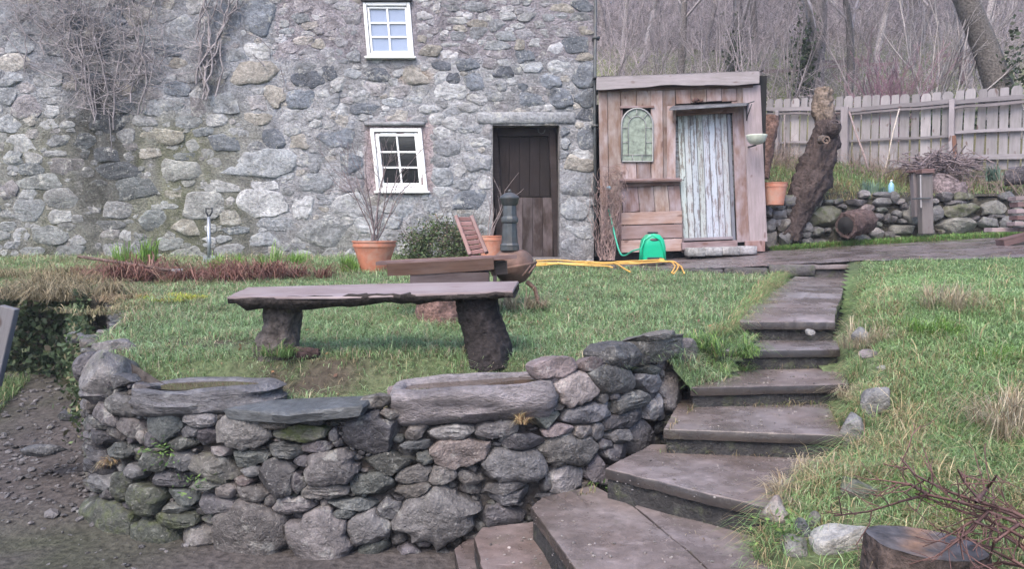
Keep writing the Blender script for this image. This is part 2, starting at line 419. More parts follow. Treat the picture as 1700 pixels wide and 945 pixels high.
M['brown_board'] = m_wood('brown boards', (.12, .065, .045), (.22, .13, .095), .15, rough=.6)
M['red_wood'] = m_wood('reddish garden wood', (.11, .062, .058), (.18, .11, .105), .2, rough=.5, knots=False)
M['white'] = m_plain('white paint', (.74, .76, .77), .4, var=.06)
M['lead'] = m_plain('lead strip', (.27, .28, .29), .5, .2, var=.1)
M['pane_dark'] = m_plain('window glass', (.012, .013, .016), .06, var=.05, spec=.6)
M['pane_blue'] = m_plain('glass with painted sky reflection', (.21, .27, .40), .12, var=.04, spec=.8)  # sky reflection painted into the base colour; no blind is modelled
M['pane_green'] = m_plain('obscured glass', (.20, .24, .20), .25, var=.5, sc=14, spec=.6)
M['terracotta'] = m_plain('terracotta', (.42, .16, .10), .8, var=.2, sc=9, stain=(.40, .27, .22), bump=.004)
M['iron'] = m_plain('painted iron', (.055, .065, .072), .5, .3, var=.3, stain=(.085, .08, .078))
M['rust'] = m_plain('rusty iron', (.14, .085, .068), .75, .1, var=.4, sc=14, stain=(.09, .075, .07), bump=.004)
M['green_plastic'] = m_plain('green plastic', (.0, .36, .20), .35, var=.05)
M['dark_plastic'] = m_plain('dark plastic', (.02, .025, .03), .4)
M['yellow_hose'] = m_plain('yellow hose', (.56, .33, .08), .45, var=.1)
M['green_hose'] = m_plain('green hose', (.02, .30, .20), .45)
M['steel'] = m_plain('worn steel', (.30, .33, .37), .4, .6, var=.2)
M['blue'] = m_plain('blue plastic', (.22, .42, .55), .4)
M['bowl'] = m_plain('pale basin', (.42, .46, .40), .6, var=.2)
M['water'] = m_plain('still water', (.07, .052, .04), .06, var=.2)
M['black'] = m_plain('dark interior', (.008, .008, .009), .9, var=0)
M['brick'] = m_plain('old brick', (.26, .20, .19), .9, var=.4, sc=25, bump=.01)
M['end_grain'] = m_attr('cut timber', .6, .3, .4, 22, .01)
# ------------------------------------------------------------------ ground shapes
def ip(xs, pts): return np.interp(xs, [p[0] for p in pts], [p[1] for p in pts])
ZS = [(1.9, .0), (2.2, .12), (2.55, .30), (2.83, .37), (3.15, .46), (3.7, .57), (4.0, .66), (4.4, .77), (4.9, .90), (5.3, 1.0), (8.3, 1.15), (9, 1.2)]
XB = [(1.8, 1.0), (2.5, .98), (2.83, .97), (3.0, 1.03), (3.2, 1.25), (3.6, 1.68), (3.9, 1.80), (4.3, 2.04), (4.9, 2.24), (5.3, 2.50), (7.0, 3.3), (8.3, 3.95), (9, 4.2)]
PATHF = [(-.1, 9.55), (.3, 9.5), (1.2, 9.0), (2.0, 8.7), (2.9, 8.36), (3.4, 8.3), (3.95, 8.2), (4.6, 7.7), (5.5, 7.15), (7, 6.4), (12, 4.2)]
def hp(X, Y): return np.maximum(.80 + .068 * X + .0304 * Y, 1.17 + .004 * Y)
def nz2(X, Y, f, s=0, o=3): return fbm(v3(X, Y), f, s, o)
def hl(X, Y):
    z = .883 + .067 * (Y - 4.4) + .018 * nz2(X, Y, 1.3, 2) + .012 * nz2(X, Y, 5, 4)
    z = z + .05 * np.exp(-((X + 2.9) / .5) ** 2 - ((Y - 6.0) / 1.2) ** 2)
    z = z - .17 * sstep(4.32, 4.08, Y) * sstep(.45, .2, X)
    xl = ip(Y, [(3.4, .6), (3.9, .93), (4.3, 1.18), (4.85, 1.41), (5.3, 1.62), (8.3, 3.05)]); k = sstep(-.28, .0, X - xl) * sstep(5.6, 5.2, Y)
    z = z * (1 - k) + (ip(Y, ZS) - .06) * k
    return z - .06 * sstep(0, .12, X - xl) * sstep(5.0, 5.4, Y)
def hb(X, Y):
    z = ip(Y, ZS) + .0 + .17 * (1 - np.exp(-np.clip(X - ip(Y, XB), 0, 9) / .45)) * sstep(2.2, 3, Y) + .03 * nz2(X, Y, 1.6, 6) + .02 * nz2(X, Y, 5, 7)
    z = z - .13 * sstep(.06, -.08, X - ip(Y, XB))
    yp = ip(X, PATHF); wgt = sstep(yp - 2.2, yp - .1, Y)
    return z * (1 - wgt) + (hp(X, Y) - .015) * wgt
def hg(X, Y):
    l = sstep(-1.7, -2.6, X)
    z = l * (.10 * np.clip(Y - 3.7, 0, 4) + .03 * nz2(X, Y, 2.2, 8)) + .012 * nz2(X, Y, 3, 9) + l * .012 * nz2(X, Y, 2, 10) * sstep(14, 8, np.abs(X) + np.abs(Y))
    z = z + .24 * np.clip(-Y - 14, 0, 60) + .02 * np.clip(np.abs(X) - 12, 0, 200)  # rise behind the camera added to darken what the lower window reflects
    return z
FENCE = [(3.0, 15.6), (4.86, 14.2), (6.4, 12.9), (7.96, 11.5), (10.5, 9.4)]
def hh(X, Y):
    base = 1.9 + .11 * np.clip(X - 3.4, 0, 2)
    z = np.where(Y < 14, lerp(base, 3.05, np.clip((Y - 10.9) / 3.1, 0, 1)), 3.05 + .38 * (np.clip(Y, 14, 30) - 14) + .345 * (np.clip(Y, 30, 62) - 30) + .05 * (np.clip(Y, 62, 400) - 62))
    z = z + .05 * nz2(X, Y, .9, 12) + sstep(18, 40, Y) * .8 * nz2(X, Y, .12, 13)
    return z
def inside(poly, X, Y):
    r = np.zeros(X.shape, bool); n = len(poly)
    for i in range(n):
        x0, y0 = poly[i]; x1, y1 = poly[(i + 1) % n]
        c = ((y0 > Y) != (y1 > Y)) & (X < (x1 - x0) * (Y - y0) / (y1 - y0 + 1e-12) + x0); r ^= c
    return r
def sheet(name, poly, hf, cell, colf, mat, bbox=None):
    xs = np.arange(min(p[0] for p in poly), max(p[0] for p in poly) + cell, cell); ys = np.arange(min(p[1] for p in poly), max(p[1] for p in poly) + cell, cell)
    X, Y = np.meshgrid(xs, ys); Z = hf(X, Y)
    cx, cy = X[:-1, :-1] + cell / 2, Y[:-1, :-1] + cell / 2; mk = inside(poly, cx, cy)
    idx = np.arange(X.size).reshape(X.shape)
    f = np.stack([idx[:-1, :-1][mk], idx[:-1, 1:][mk], idx[1:, 1:][mk], idx[1:, :-1][mk]], 1)
    us, inv = np.unique(f, return_inverse=True); f = inv.reshape(f.shape)
    V = np.stack([X.ravel()[us], Y.ravel()[us], Z.ravel()[us]], 1)
    m = MB(); m.add(V, f.tolist(), colf(V)); return m.build(name, mat)
# retaining wall in plan, left back corner round the bulging front to the steps
WALL = [(-3.75, 6.7), (-3.3, 5.95), (-2.9, 5.2), (-2.78, 4.65), (-2.58, 4.3), (-2.34, 4.0), (-2.0, 3.8), (-1.5, 3.66), (-1.0, 3.6), (-.5, 3.6), (0, 3.65), (.3, 3.74), (.55, 3.88), (.85, 4.15), (1.13, 4.5), (1.32, 4.85), (1.42, 5.1)]
GL = [(1.36, 4.95), (1.63, 5.28), (1.95, 6.0), (2.3, 6.8), (2.65, 7.5), (3.02, 8.3)]
GR = [(2.32, 5.28), (3.72, 8.35)]
LAWN = [(x + (.12 if x < -2.3 else 0), y + (.12 if x > -2.3 else .05)) for x, y in WALL[:-3]] + [(1.02, 4.2), (1.25, 4.35), (1.5, 4.8), (1.75, 5.2), (2.1, 6.0), (2.5, 6.9), (3.2, 8.3)] + [(2.9, 8.42)] + [(a, b + .06) for a, b in PATHF[3::-1]] + [(.2, 10.7), (-9.5, 10.7), (-9.5, 7.6), (-5.6, 7.25), (-4.2, 6.95)]
BANK = [(.75, 1.8)] + [(a - .16, b) for b, a in XB[1:-1]] + [(a, b + .06) for a, b in PATHF[5:]] + [(12, 1.8)]
PATH = [(a, b) for a, b in PATHF] + [(12, 11.5), (3.4, 11.5), (3.4, 10.9), (-.1, 10.8)]
HILL = [(3.55, 10.95), (12, 10.75), (60, 10), (140, 10), (140, 120), (-90, 120), (-90, 17.5), (0, 17.5), (3.4, 13.6)]
def bare(X, Y):
    """worn muddy patches in the lawn, by the bench and the wall head"""
    b = np.zeros(X.shape)
    for px_, py_, rx, ry in [(350, 583, .32, .14), (530, 606, .42, .2), (470, 628, .35, .1), (720, 592, .15, .08), (560, 640, .5, .1), (800, 610, .25, .1), (260, 620, .2, .15), (640, 625, .2, .1)]:
        p = PZ(px_, py_, .86); b = np.maximum(b, np.exp(-((X - p.x) / rx) ** 2 - ((Y - p.y) / ry) ** 2))
    return np.clip(b * (.75 + 1.1 * nz2(X, Y, 7, 31)) + .15 * nz2(X, Y, 4, 32), 0, 1)
def col_soil(V):
    n = fbm(V, 2.5, 3)[:, None]; th = (1 - np.clip(bare(V[:, 0], V[:, 1]) * 1.6, 0, 1))[:, None] * .8; return lerp(np.array([.05, .043, .034]), np.array([.085, .12, .055]), th) * (1 + .5 * n) + np.array([-.008, .012, -.008]) * np.clip(vn(V, 1.1, 9), 0, 1)[:, None]
def col_low(V):
    n = fbm(V, 3, 3)[:, None]; g = np.clip(fbm(V, 1.2, 5), 0, 1)[:, None]
    far = sstep(9, 22, np.hypot(V[:, 0], V[:, 1]))[:, None]
    return lerp(np.array([.06, .054, .053]) * (1 + .6 * n) + g * np.array([-.03, -.01, -.04]), np.array([.06, .075, .035]) * (1 + .3 * n), far)
def col_hill(V):
    n = fbm(V, .8, 3)[:, None]
    d = sstep(28, 34, V[:, 1])[:, None]
    g = lerp(np.array([.13, .15, .07]), np.array([.085, .062, .055]), d) * (1 + .35 * n)
    nr = sstep(15.5, 18, V[:, 1])[:, None]
    return lerp(np.array([.09, .085, .045]) * (1 + .5 * n), g, nr)
m = MB(); xs = np.concatenate([np.linspace(-260, -12, 14), np.arange(-11, 12, .25), np.linspace(13, 260, 14)]); ys = np.concatenate([np.linspace(-150, -10, 16), np.arange(-9, 11, .25), np.linspace(12, 260, 12)])
X, Y = np.meshgrid(xs, ys); V = np.stack([X, Y, hg(X, Y)], -1).reshape(-1, 3); m.add(V, quads(len(ys), len(xs)), col_low(V))
struct(m.build('ground', M['soil']))
struct(sheet('lawn_soil', LAWN, hl, .07, col_soil, M['soil']))
struct(sheet('bank_soil', BANK, hb, .07, col_soil, M['soil']))
struct(sheet('path', PATH, lambda X, Y: hp(X, Y) + .012 * nz2(X, Y, 3, 5), .09, lambda V: np.array([.40, .38, .40]) * (1 + .3 * fbm(V, 2, 7)[:, None]), M['flag']))
struct(sheet('hillside', HILL, hh, .9, col_hill, M['soil']))
near = [(3.5, 10.83), (3.9, 10.68), (4.5, 10.88), (5.2, 10.83), (5.9, 10.78), (6.6, 10.68), (7.6, 10.48), (9, 10.28), (12, 10), (12, 16), (3.3, 16)]
struct(sheet('upper_bank', near, lambda X, Y: hh(X, Y) + .02, .12, col_hill, M['soil']))

# ------------------------------------------------------------------ path edge stones and flags laid along the house
pe = thing('path_kerb', 'low grey stone edging between lawn and house paving', 'kerb', (1.5, 9.0, 1.2))
pts = [Vector((a, b, 0)) for a, b in PATHF[1:6]]
rng = random.Random(4)
for i in range(len(pts) - 1):
    a, b = pts[i], pts[i + 1]; n = max(1, int((b - a).length / .45))
    for j in range(n):
        p = a.lerp(b, (j + .5) / n); L = (b - a).length / n; ang = math.atan2(b.y - a.y, b.x - a.x)
        mb = MB(); z = float(hp(p.x, p.y)); g = rng.uniform(.8, 1.2)
        box(mb, (-L / 2 + .006, -.07, -.13), (L / 2 - .006, .09, -.012 + rng.uniform(0, .008)), (.085 * g, .08 * g, .085 * g, .3), Matrix.Translation((p.x, p.y, z)) @ Matrix.Rotation(ang + rng.uniform(-.03, .03), 4, 'Z'), .015)
        mb.build('stone', M['riser'], pe)

# ------------------------------------------------------------------ garden steps
st = thing('garden_steps', 'curving flight of worn brown stone steps beside the retaining wall', 'steps', (1.2, 4.0, .3))
def slab(px, z, thick=.05, jag=.011, seed=0, plane=None, col=(.5, .5, .5), riser=None, under=0.0):
    pts = [PPL(x, y, *plane) if plane else PZ(x, y, z) for x, y in px]
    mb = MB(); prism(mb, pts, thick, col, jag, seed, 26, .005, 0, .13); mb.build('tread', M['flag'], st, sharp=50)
    if riser:
        mb = MB(); c = sum(pts, Vector()) / len(pts)
        low = [Vector((lerp(c.x, p.x, .965), lerp(c.y, p.y, .95), p.z - thick + .004)) for p in pts]
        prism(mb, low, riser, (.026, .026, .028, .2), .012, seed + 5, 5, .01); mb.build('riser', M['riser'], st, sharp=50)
GP = (.99, 5.24, .0507)
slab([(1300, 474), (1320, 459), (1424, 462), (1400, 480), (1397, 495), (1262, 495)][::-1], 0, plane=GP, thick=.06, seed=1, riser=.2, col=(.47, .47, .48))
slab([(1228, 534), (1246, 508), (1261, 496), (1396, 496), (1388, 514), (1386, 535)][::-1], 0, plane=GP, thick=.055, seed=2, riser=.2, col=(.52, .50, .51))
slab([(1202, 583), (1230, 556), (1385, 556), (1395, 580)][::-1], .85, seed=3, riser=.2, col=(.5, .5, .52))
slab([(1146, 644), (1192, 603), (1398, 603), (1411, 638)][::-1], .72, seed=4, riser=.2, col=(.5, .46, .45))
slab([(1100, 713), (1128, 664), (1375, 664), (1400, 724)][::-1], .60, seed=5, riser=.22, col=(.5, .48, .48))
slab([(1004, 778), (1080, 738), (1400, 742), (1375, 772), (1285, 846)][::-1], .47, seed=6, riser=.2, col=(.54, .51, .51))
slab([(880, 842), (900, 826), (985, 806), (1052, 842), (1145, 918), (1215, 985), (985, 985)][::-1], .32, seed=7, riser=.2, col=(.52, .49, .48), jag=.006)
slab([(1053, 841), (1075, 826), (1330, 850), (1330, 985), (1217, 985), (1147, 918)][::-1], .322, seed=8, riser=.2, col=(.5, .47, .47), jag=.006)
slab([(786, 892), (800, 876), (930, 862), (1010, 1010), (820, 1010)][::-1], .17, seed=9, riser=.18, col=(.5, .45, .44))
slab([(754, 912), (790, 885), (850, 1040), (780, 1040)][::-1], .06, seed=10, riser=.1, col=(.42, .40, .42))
# ledge where the path meets the long flag
mb = MB(); prism(mb, [Vector((2.96, 8.33, 1.262)), Vector((3.86, 8.22, 1.272)), Vector((3.95, 8.75, 1.30)), Vector((3.0, 8.85, 1.285))], .05, (.42, .38, .39), .015, 3, 5); mb.build('tread', M['flag'], st, sharp=50)
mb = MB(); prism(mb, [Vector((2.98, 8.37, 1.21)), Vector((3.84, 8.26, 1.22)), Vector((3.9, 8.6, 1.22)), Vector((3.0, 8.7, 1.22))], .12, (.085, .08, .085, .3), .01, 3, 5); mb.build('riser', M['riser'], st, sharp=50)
# ------------------------------------------------------------------ dry stone retaining wall
class Curtain:
    def __init__(s, pts):
        s.p = [np.array(q, float) for q in pts]; s.L = [0]
        for a, b in zip(s.p[:-1], s.p[1:]): s.L.append(s.L[-1] + np.linalg.norm(b - a))
    def at(s, t):
        k = int(np.clip(np.searchsorted(s.L, t) - 1, 0, len(s.p) - 2)); u = (t - s.L[k]) / (s.L[k + 1] - s.L[k])
        p = lerp(s.p[k], s.p[k + 1], u)
        def tg(j):
            a = s.p[max(j - 1, 0)]; b = s.p[min(j + 1, len(s.p) - 1)]; d = b - a; return d / np.linalg.norm(d)
        d = lerp(tg(k), tg(k + 1), np.clip(u, 0, 1)); d /= np.linalg.norm(d)
        return p, d
    def hit(s, x, y):
        d = ray(x, y); best = None
        for k in range(len(s.p) - 1):
            a, b = s.p[k], s.p[k + 1]; e = b - a
            den = d.x * e[1] - d.y * e[0]
            if abs(den) < 1e-9: continue
            t = (a[0] * e[1] - a[1] * e[0]) / den; u = (a[0] * d.y - a[1] * d.x) / den
            if t > 0 and -.02 <= u <= 1.02 and (best is None or t < best[0]): best = (t, s.L[k] + u * (s.L[k + 1] - s.L[k]))
        if best is None: return None
        return best[1], CAMZ + d.z * best[0]
def px_seed(cur, cx, cy, w_, h_, rot, tagc):
    c = cur.hit(cx, cy); l = cur.hit(cx - w_ * .45, cy); r = cur.hit(cx + w_ * .45, cy); t = cur.hit(cx, cy - h_ / 2); b = cur.hit(cx, cy + h_ / 2)
    if not (c and l and r and t and b): return None
    return (c[0], c[1], max(.012, (r[0] - l[0]) / 1.8), max(.01, (t[1] - b[1]) / 2), rot, tagc)
R3 = (100, 540, 2.333); R4 = (460, 580, 2.589); R5 = (800, 520, 2.224)
WS = [(R3, [(205, 320, 105, 84, 0, 'P'), (145, 350, 105, 80, -.3, 'P'), (112, 387, 60, 40, 0, 'P'), (240, 405, 85, 82, 0, 'P'), (175, 422, 75, 50, -.2, 'P'), (118, 440, 60, 50, 0, 'D'),
 (370, 395, 170, 92, -.1, 'G'), (530, 375, 130, 50, .05, 'P'), (480, 422, 90, 50, 0, 'S'), (556, 435, 70, 70, 0, 'D'), (690, 425, 232, 124, -.08, 'P'), (825, 380, 132, 70, -.1, 'B'), (950, 375, 122, 45, 0, 'S'),
 (915, 427, 222, 60, .05, 'M'), (1050, 440, 40, 62, 0, 'S'), (990, 481, 152, 40, 0, 'D'), (845, 490, 182, 62, -.1, 'G'), (705, 525, 178, 66, .1, 'G'), (600, 500, 100, 36, 0, 'P'), (455, 466, 108, 50, 0, 'G'),
 (450, 530, 104, 76, 0, 'S'), (330, 537, 134, 66, -.15, 'G'), (570, 560, 184, 122, -.3, 'C'), (720, 580, 88, 42, 0, 'S'), (690, 617, 92, 30, 0, 'R'), (830, 595, 164, 144, .1, 'D'), (925, 545, 72, 50, 0, 'S'),
 (905, 615, 70, 90, .3, 'D'), (380, 607, 236, 74, 0, 'S'), (545, 627, 152, 42, .05, 'G'), (265, 577, 82, 50, -.3, 'S'), (210, 492, 104, 60, .1, 'G'), (290, 440, 62, 42, -.4, 'P'), (330, 455, 60, 60, 0, 'D'), (215, 640, 88, 132, -.05, 'V'),
 (302, 685, 132, 112, 0, 'V'), (130, 612, 86, 66, 0, 'S'), (95, 555, 62, 52, 0, 'D'), (100, 500, 62, 50, 0, 'D'), (440, 680, 128, 56, 0, 'G'), (405, 722, 140, 50, -.1, 'G'), (580, 705, 194, 84, -.05, 'S'), (615, 657, 100, 64, .1, 'P'),
 (735, 665, 152, 62, -.15, 'P'), (440, 767, 184, 62, -.05, 'V'), (170, 775, 194, 178, 0, 'V'), (325, 832, 194, 134, -.1, 'V'), (512, 836, 194, 150, .1, 'C'), (715, 822, 322, 254, .1, 'P'), (895, 713, 184, 66, .1, 'P'), (160, 662, 52, 42, 0, 'D'), (800, 690, 60, 60, 0, 'D'),
 (490, 905, 120, 50, 0, 'G')]),
 (R4, [(415, 240, 132, 62, .1, 'B'), (475, 290, 98, 46, .1, 'B'), (290, 280, 142, 62, .3, 'S'), (390, 372, 274, 198, -.1, 'D'), (225, 522, 244, 162, .35, 'P'), (475, 500, 232, 82, .1, 'G'), (635, 480, 92, 62, -.3, 'G'),
 (600, 425, 192, 42, .08, 'S'), (595, 368, 102, 52, .3, 'B'), (745, 370, 244, 62, .1, 'L'), (945, 355, 192, 62, .12, 'P'), (790, 452, 274, 132, .1, 'Q'), (1050, 415, 194, 88, -.1, 'S'), (1025, 515, 284, 148, -.08, 'P'),
 (585, 550, 164, 82, .25, 'P'), (705, 552, 132, 84, .15, 'P'), (395, 596, 194, 112, -.1, 'G'), (575, 622, 174, 78, .2, 'B'), (840, 525, 70, 52, 0, 'D'), (835, 570, 122, 72, -.2, 'P'), (185, 622, 220, 68, .12, 'P'),
 (310, 677, 268, 50, -.03, 'G'), (285, 720, 122, 36, 0, 'G'), (480, 697, 112, 88, .3, 'S'), (385, 785, 190, 150, 0, 'P'), (410, 868, 150, 72, .15, 'G'), (685, 727, 384, 276, .3, 'P'), (990, 610, 244, 62, .08, 'S'), (1005, 652, 274, 60, .1, 'S'),
 (970, 732, 212, 106, .05, 'S'), (175, 828, 284, 264, 0, 'P'), (335, 922, 72, 60, 0, 'D'), (715, 912, 92, 72, 0, 'S'), (250, 415, 60, 40, .1, 'D'), (1175, 590, 60, 90, 0, 'P'), (560, 880, 120, 60, 0, 'D'), (630, 850, 90, 40, 0, 'D')]),
 (R5, [(290, 212, 152, 78, .05, 'R'), (415, 192, 96, 46, .1, 'R'), (545, 172, 174, 98, -.15, 'S'), (680, 132, 194, 112, .1, 'C'), (690, 86, 164, 42, .05, 'B'), (495, 247, 182, 102, -.15, 'P'), (360, 287, 188, 122, 0, 'Q'), (465, 320, 36, 38, 0, 'P'), (503, 312, 42, 24, 0, 'D'),
 (575, 327, 148, 78, .15, 'P'), (640, 268, 114, 84, 0, 'S'), (660, 357, 78, 82, 0, 'L'), (735, 292, 88, 172, 0, 'L'), (790, 165, 80, 120, 0, 'B'), (405, 382, 190, 84, .12, 'S'), (550, 396, 178, 72, .15, 'P'), (240, 396, 152, 66, .05, 'G'), (288, 355, 72, 26, 0, 'P'),
 (295, 438, 122, 36, .05, 'R'), (385, 446, 66, 56, 0, 'P'), (445, 450, 62, 78, .2, 'P'), (475, 490, 62, 36, 0, 'D'), (520, 457, 82, 50, -.1, 'S'), (620, 462, 132, 128, 0, 'D'), (345, 522, 222, 134, -.05, 'P'), (515, 532, 120, 84, .1, 'D'), (462, 575, 90, 120, 0, 'D'), (316, 620, 204, 118, .12, 'L'), (275, 255, 50, 30, 0, 'R'), (285, 320, 40, 50, 0, 'G'), (650, 215, 70, 40, 0, 'G')])]
dw = thing('dry_stone_wall', 'curving dry stone retaining wall of purple grey boulders and slates holding up the lawn', 'stone wall', (-.6, 3.7, 0))
cur = Curtain(WALL); rng = random.Random(21)
seeds = []
for (ox, oy, s), lst in WS:
    for (cx, cy, w_, h_, ro, tg) in lst:
        q = px_seed(cur, ox + cx / s, oy + cy / s, w_ / s, h_ / s, ro, tg)
        if q: seeds.append(q)
nmain = len(seeds)
def ztop(s_):
    p, d = cur.at(s_); lw = float(hl(np.array(p[0]), np.array(p[1])))
    x, y = PX(p[0], p[1], lw)
    lim = ip(x, [(100, .93), (140, .90), (230, .78), (300, .68), (370, .68), (430, .69), (590, .72), (640, .68), (900, .73), (930, .86), (1170, .92)])
    return float(lim) if p[1] < 4.6 or p[0] > 0 else lw + .03
S0, S1 = 0.0, cur.L[-1]
_ss = np.linspace(S0, S1 - 1e-4, 240); _zz = np.array([ztop(q) for q in _ss]); topf = lambda u: np.interp(u, _ss, _zz)
forb = lambda u, v: (v > topf(u) - .01) | (v < -.06)
seeds = fill_seeds(seeds, rng, (S0, S1, -.05, .95), [(.022, .032)], 900, .78, forb, (2.2, 4.2), 'f')
seeds = fill_seeds(seeds, rng, (S0, S1, -.05, .95), [(.04, .055), (.025, .038), (.014, .022), (.008, .013)], 1100, .72, forb, (1.3, 3.4), 'f')
rad, _ = stone_cells(seeds, .005, 1.14, .001, None, 48, 2.6, [(dict(P=.5, V=.3, Q=.6, R=.6).get(q[5], .92) if q[2] < .11 or q[5] not in 'PV' else .22) for q in seeds])
small = MB(); nobj = 0
HUE = dict(V=((.085, .095, .082), .34), M=((.13, .13, .105), .42), C=((.19, .19, .18), .2), Q=((.28, .24, .24), .05), f=((.12, .115, .125), .08))
order = sorted(range(len(seeds)), key=lambda i: -seeds[i][2] * seeds[i][3])
for rank, i in enumerate(order):
    u, v, a, b, ro, tg = seeds[i]; r_ = rad[i]
    if r_.max() < .008: continue
    r_ = np.maximum(r_, .35 * r_.mean())
    p, d = cur.at(min(max(u, 0.0), S1 - 1e-4)); U = np.array([d[0], d[1], 0]); N = np.array([d[1], -d[0], 0]); Vv = np.array([0, 0, 1.0])
    c, ms = HUE.get(tg, (PAL.get(tg, (.15, .15, .15)), .06))
    if tg == 'f':
        c = np.array(PAL[rng.choice('PDGSSPB')]) * .8; ms = .3 if p[0] < -1.2 and v < .45 else .08
    c = np.clip(np.array(c) * .66 * rng.uniform(.68, 1.36) * np.array([rng.uniform(.96, 1.05), 1, rng.uniform(.96, 1.05)]), 0, 1)
    sz = math.sqrt(a * b); proud = min(.13, .42 * min(a, b) + .018) if tg != 'f' else .02 + .25 * b
    dep = rng.uniform(-.035, .0) - (.03 if tg == 'f' else 0) - .02
    flat = a / b > 2.2
    mb = MB() if (rank < 285) else small
    if rank > 150: r_ = r_[::2]
    if rank > 420: r_ = r_[::2]
    N2 = N + Vv * rng.uniform(-.05, .18) ; N2 = N2 / np.linalg.norm(N2)
    stone(mb, np.array([p[0], p[1], v]) + N * dep, U, Vv, N2, r_, proud, .17 if rank < 160 else .08, c, rng, facet=9, rough=.10 if tg in 'DSGLCBMf' else .075, pw=rng.uniform(2.2, 2.6) if tg in 'PV' and a > .10 else rng.uniform(2.8, 4.2) if not flat else rng.uniform(4, 7), moss=ms, cut=(.52, .88) if tg in 'DSGLCBf' else (.84, .97) if a > .10 else (.68, .93), face=rng.uniform(.82, .93) if tg in 'PV' and a > .10 else rng.uniform(.42, .75), strata=.008 * min(1, b / .04) if a / b > 2.7 else 0)
    if mb is not small: mb.build('stone', M['stone'], dw, sharp=32)
if small.n: stuff(small.build('small_stones', M['stone'], dw))
# earth and rubble core behind the face
mb = MB(); ss = np.linspace(0, S1, 90); rows = []
for z in (-.15, .1, .3, .5, .65, 1.0):
    for s_ in ss:
        p, d = cur.at(min(s_, S1 - 1e-4)); zt = ztop(min(s_, S1 - 1e-4)) - .03
        n = np.array([d[1], -d[0]]); q = p - n * (.10 if z < 1 else .22); rows.append((q[0], q[1], min(z, zt) if z < 1 else zt + .02))
V = np.array(rows); mb.add(V, quads(6, 90), np.array([.055, .05, .048]) * (1 + .4 * fbm(V, 9)[:, None])); mb.build('earth_core', M['soil'], dw)

# blobs: free boulders
_ico = {}; JIT = [NR.normal(0, .6, (60, 3)) for _ in range(50)]
def ico(sub):
    if sub not in _ico:
        bm = bmesh.new(); bmesh.ops.create_icosphere(bm, subdivisions=sub, radius=1); bm.verts.ensure_lookup_table()
        _ico[sub] = (np.array([v.co[:] for v in bm.verts]), [tuple(v.index for v in f.verts) for f in bm.faces]); bm.free()
    return _ico[sub]
def blob(mb, c, r, col, rng, rot=(0, 0, 0), facet=8, rough=.09, sub=3, moss=0.0, cut=(.68, .95), flatten=None):
    V, f = ico(sub); A = V.copy(); sd = rng.randint(0, 9999)
    for q in range(facet):
        n = np.array([rng.gauss(0, 1) for _ in range(3)]); n /= np.linalg.norm(n)
        ex = np.clip(A @ n - rng.uniform(*cut), 0, None); A = A - ex[:, None] * n * .95
    if sub > 1:
        A = A + np.stack([fbm(A, 1.3, sd + k, 3) for k in range(3)], 1) * rough
        cc = np.array(col)[None] * (1 + .18 * fbm(A, 1.7, sd + 9, 2))[:, None]
    else:
        A = A + (JIT[sd % 50] * rough)[:len(A)]; cc = np.tile(np.array(col), (len(A), 1))
    mo = np.full((len(A), 1), moss) * np.clip(A[:, 2:] * .7 + .5, 0, 1)
    Mx = np.array(Euler(rot).to_matrix())
    W = (A * np.array(r)) @ Mx.T + np.array(c)
    mb.add(W, f, np.concatenate([np.clip(cc, 0, 1), mo], 1))
def boulder(name, x, y, D, wp, hp_, col, parent=None, rng=rng, depth=1.0, rot=(0, 0, 0), moss=.1, mat='stone', **k):
    """boulder centred on a pixel at depth D, with width and height in pixels there"""
    c = P(x, y, D); s = D / F; mb = MB()
    blob(mb, c, (wp * s / 2, (wp + hp_) * s / 4 * depth, hp_ * s / 2), col, rng, rot, moss=moss, **k)
    return mb.build(name, M[mat], parent, sharp=60)
for (x, y, D, w_, h_, c, ms) in [(192, 582, 4.45, 78, 44, 'P', .0), (186, 624, 4.12, 112, 100, 'P', .3), (158, 655, 4.02, 60, 36, 'D', .0), (128, 562, 4.95, 40, 26, 'S', .2), (150, 612, 4.2, 50, 60, 'D', 0),
                                 (655, 652, 3.84, 40, 24, 'R', 0), (905, 640, 3.95, 50, 40, 'P', 0), (1150, 668, 4.62, 52, 100, 'L', .1), (1128, 705, 4.34, 44, 70, 'S', .1), (1168, 630, 4.85, 40, 80, 'B', .2)]:
    boulder('stone', x, y, D, w_, h_, np.array(PAL[c]) * .8, dw, moss=ms, cut=(.55, .86), facet=12, rough=.13, sub=4)

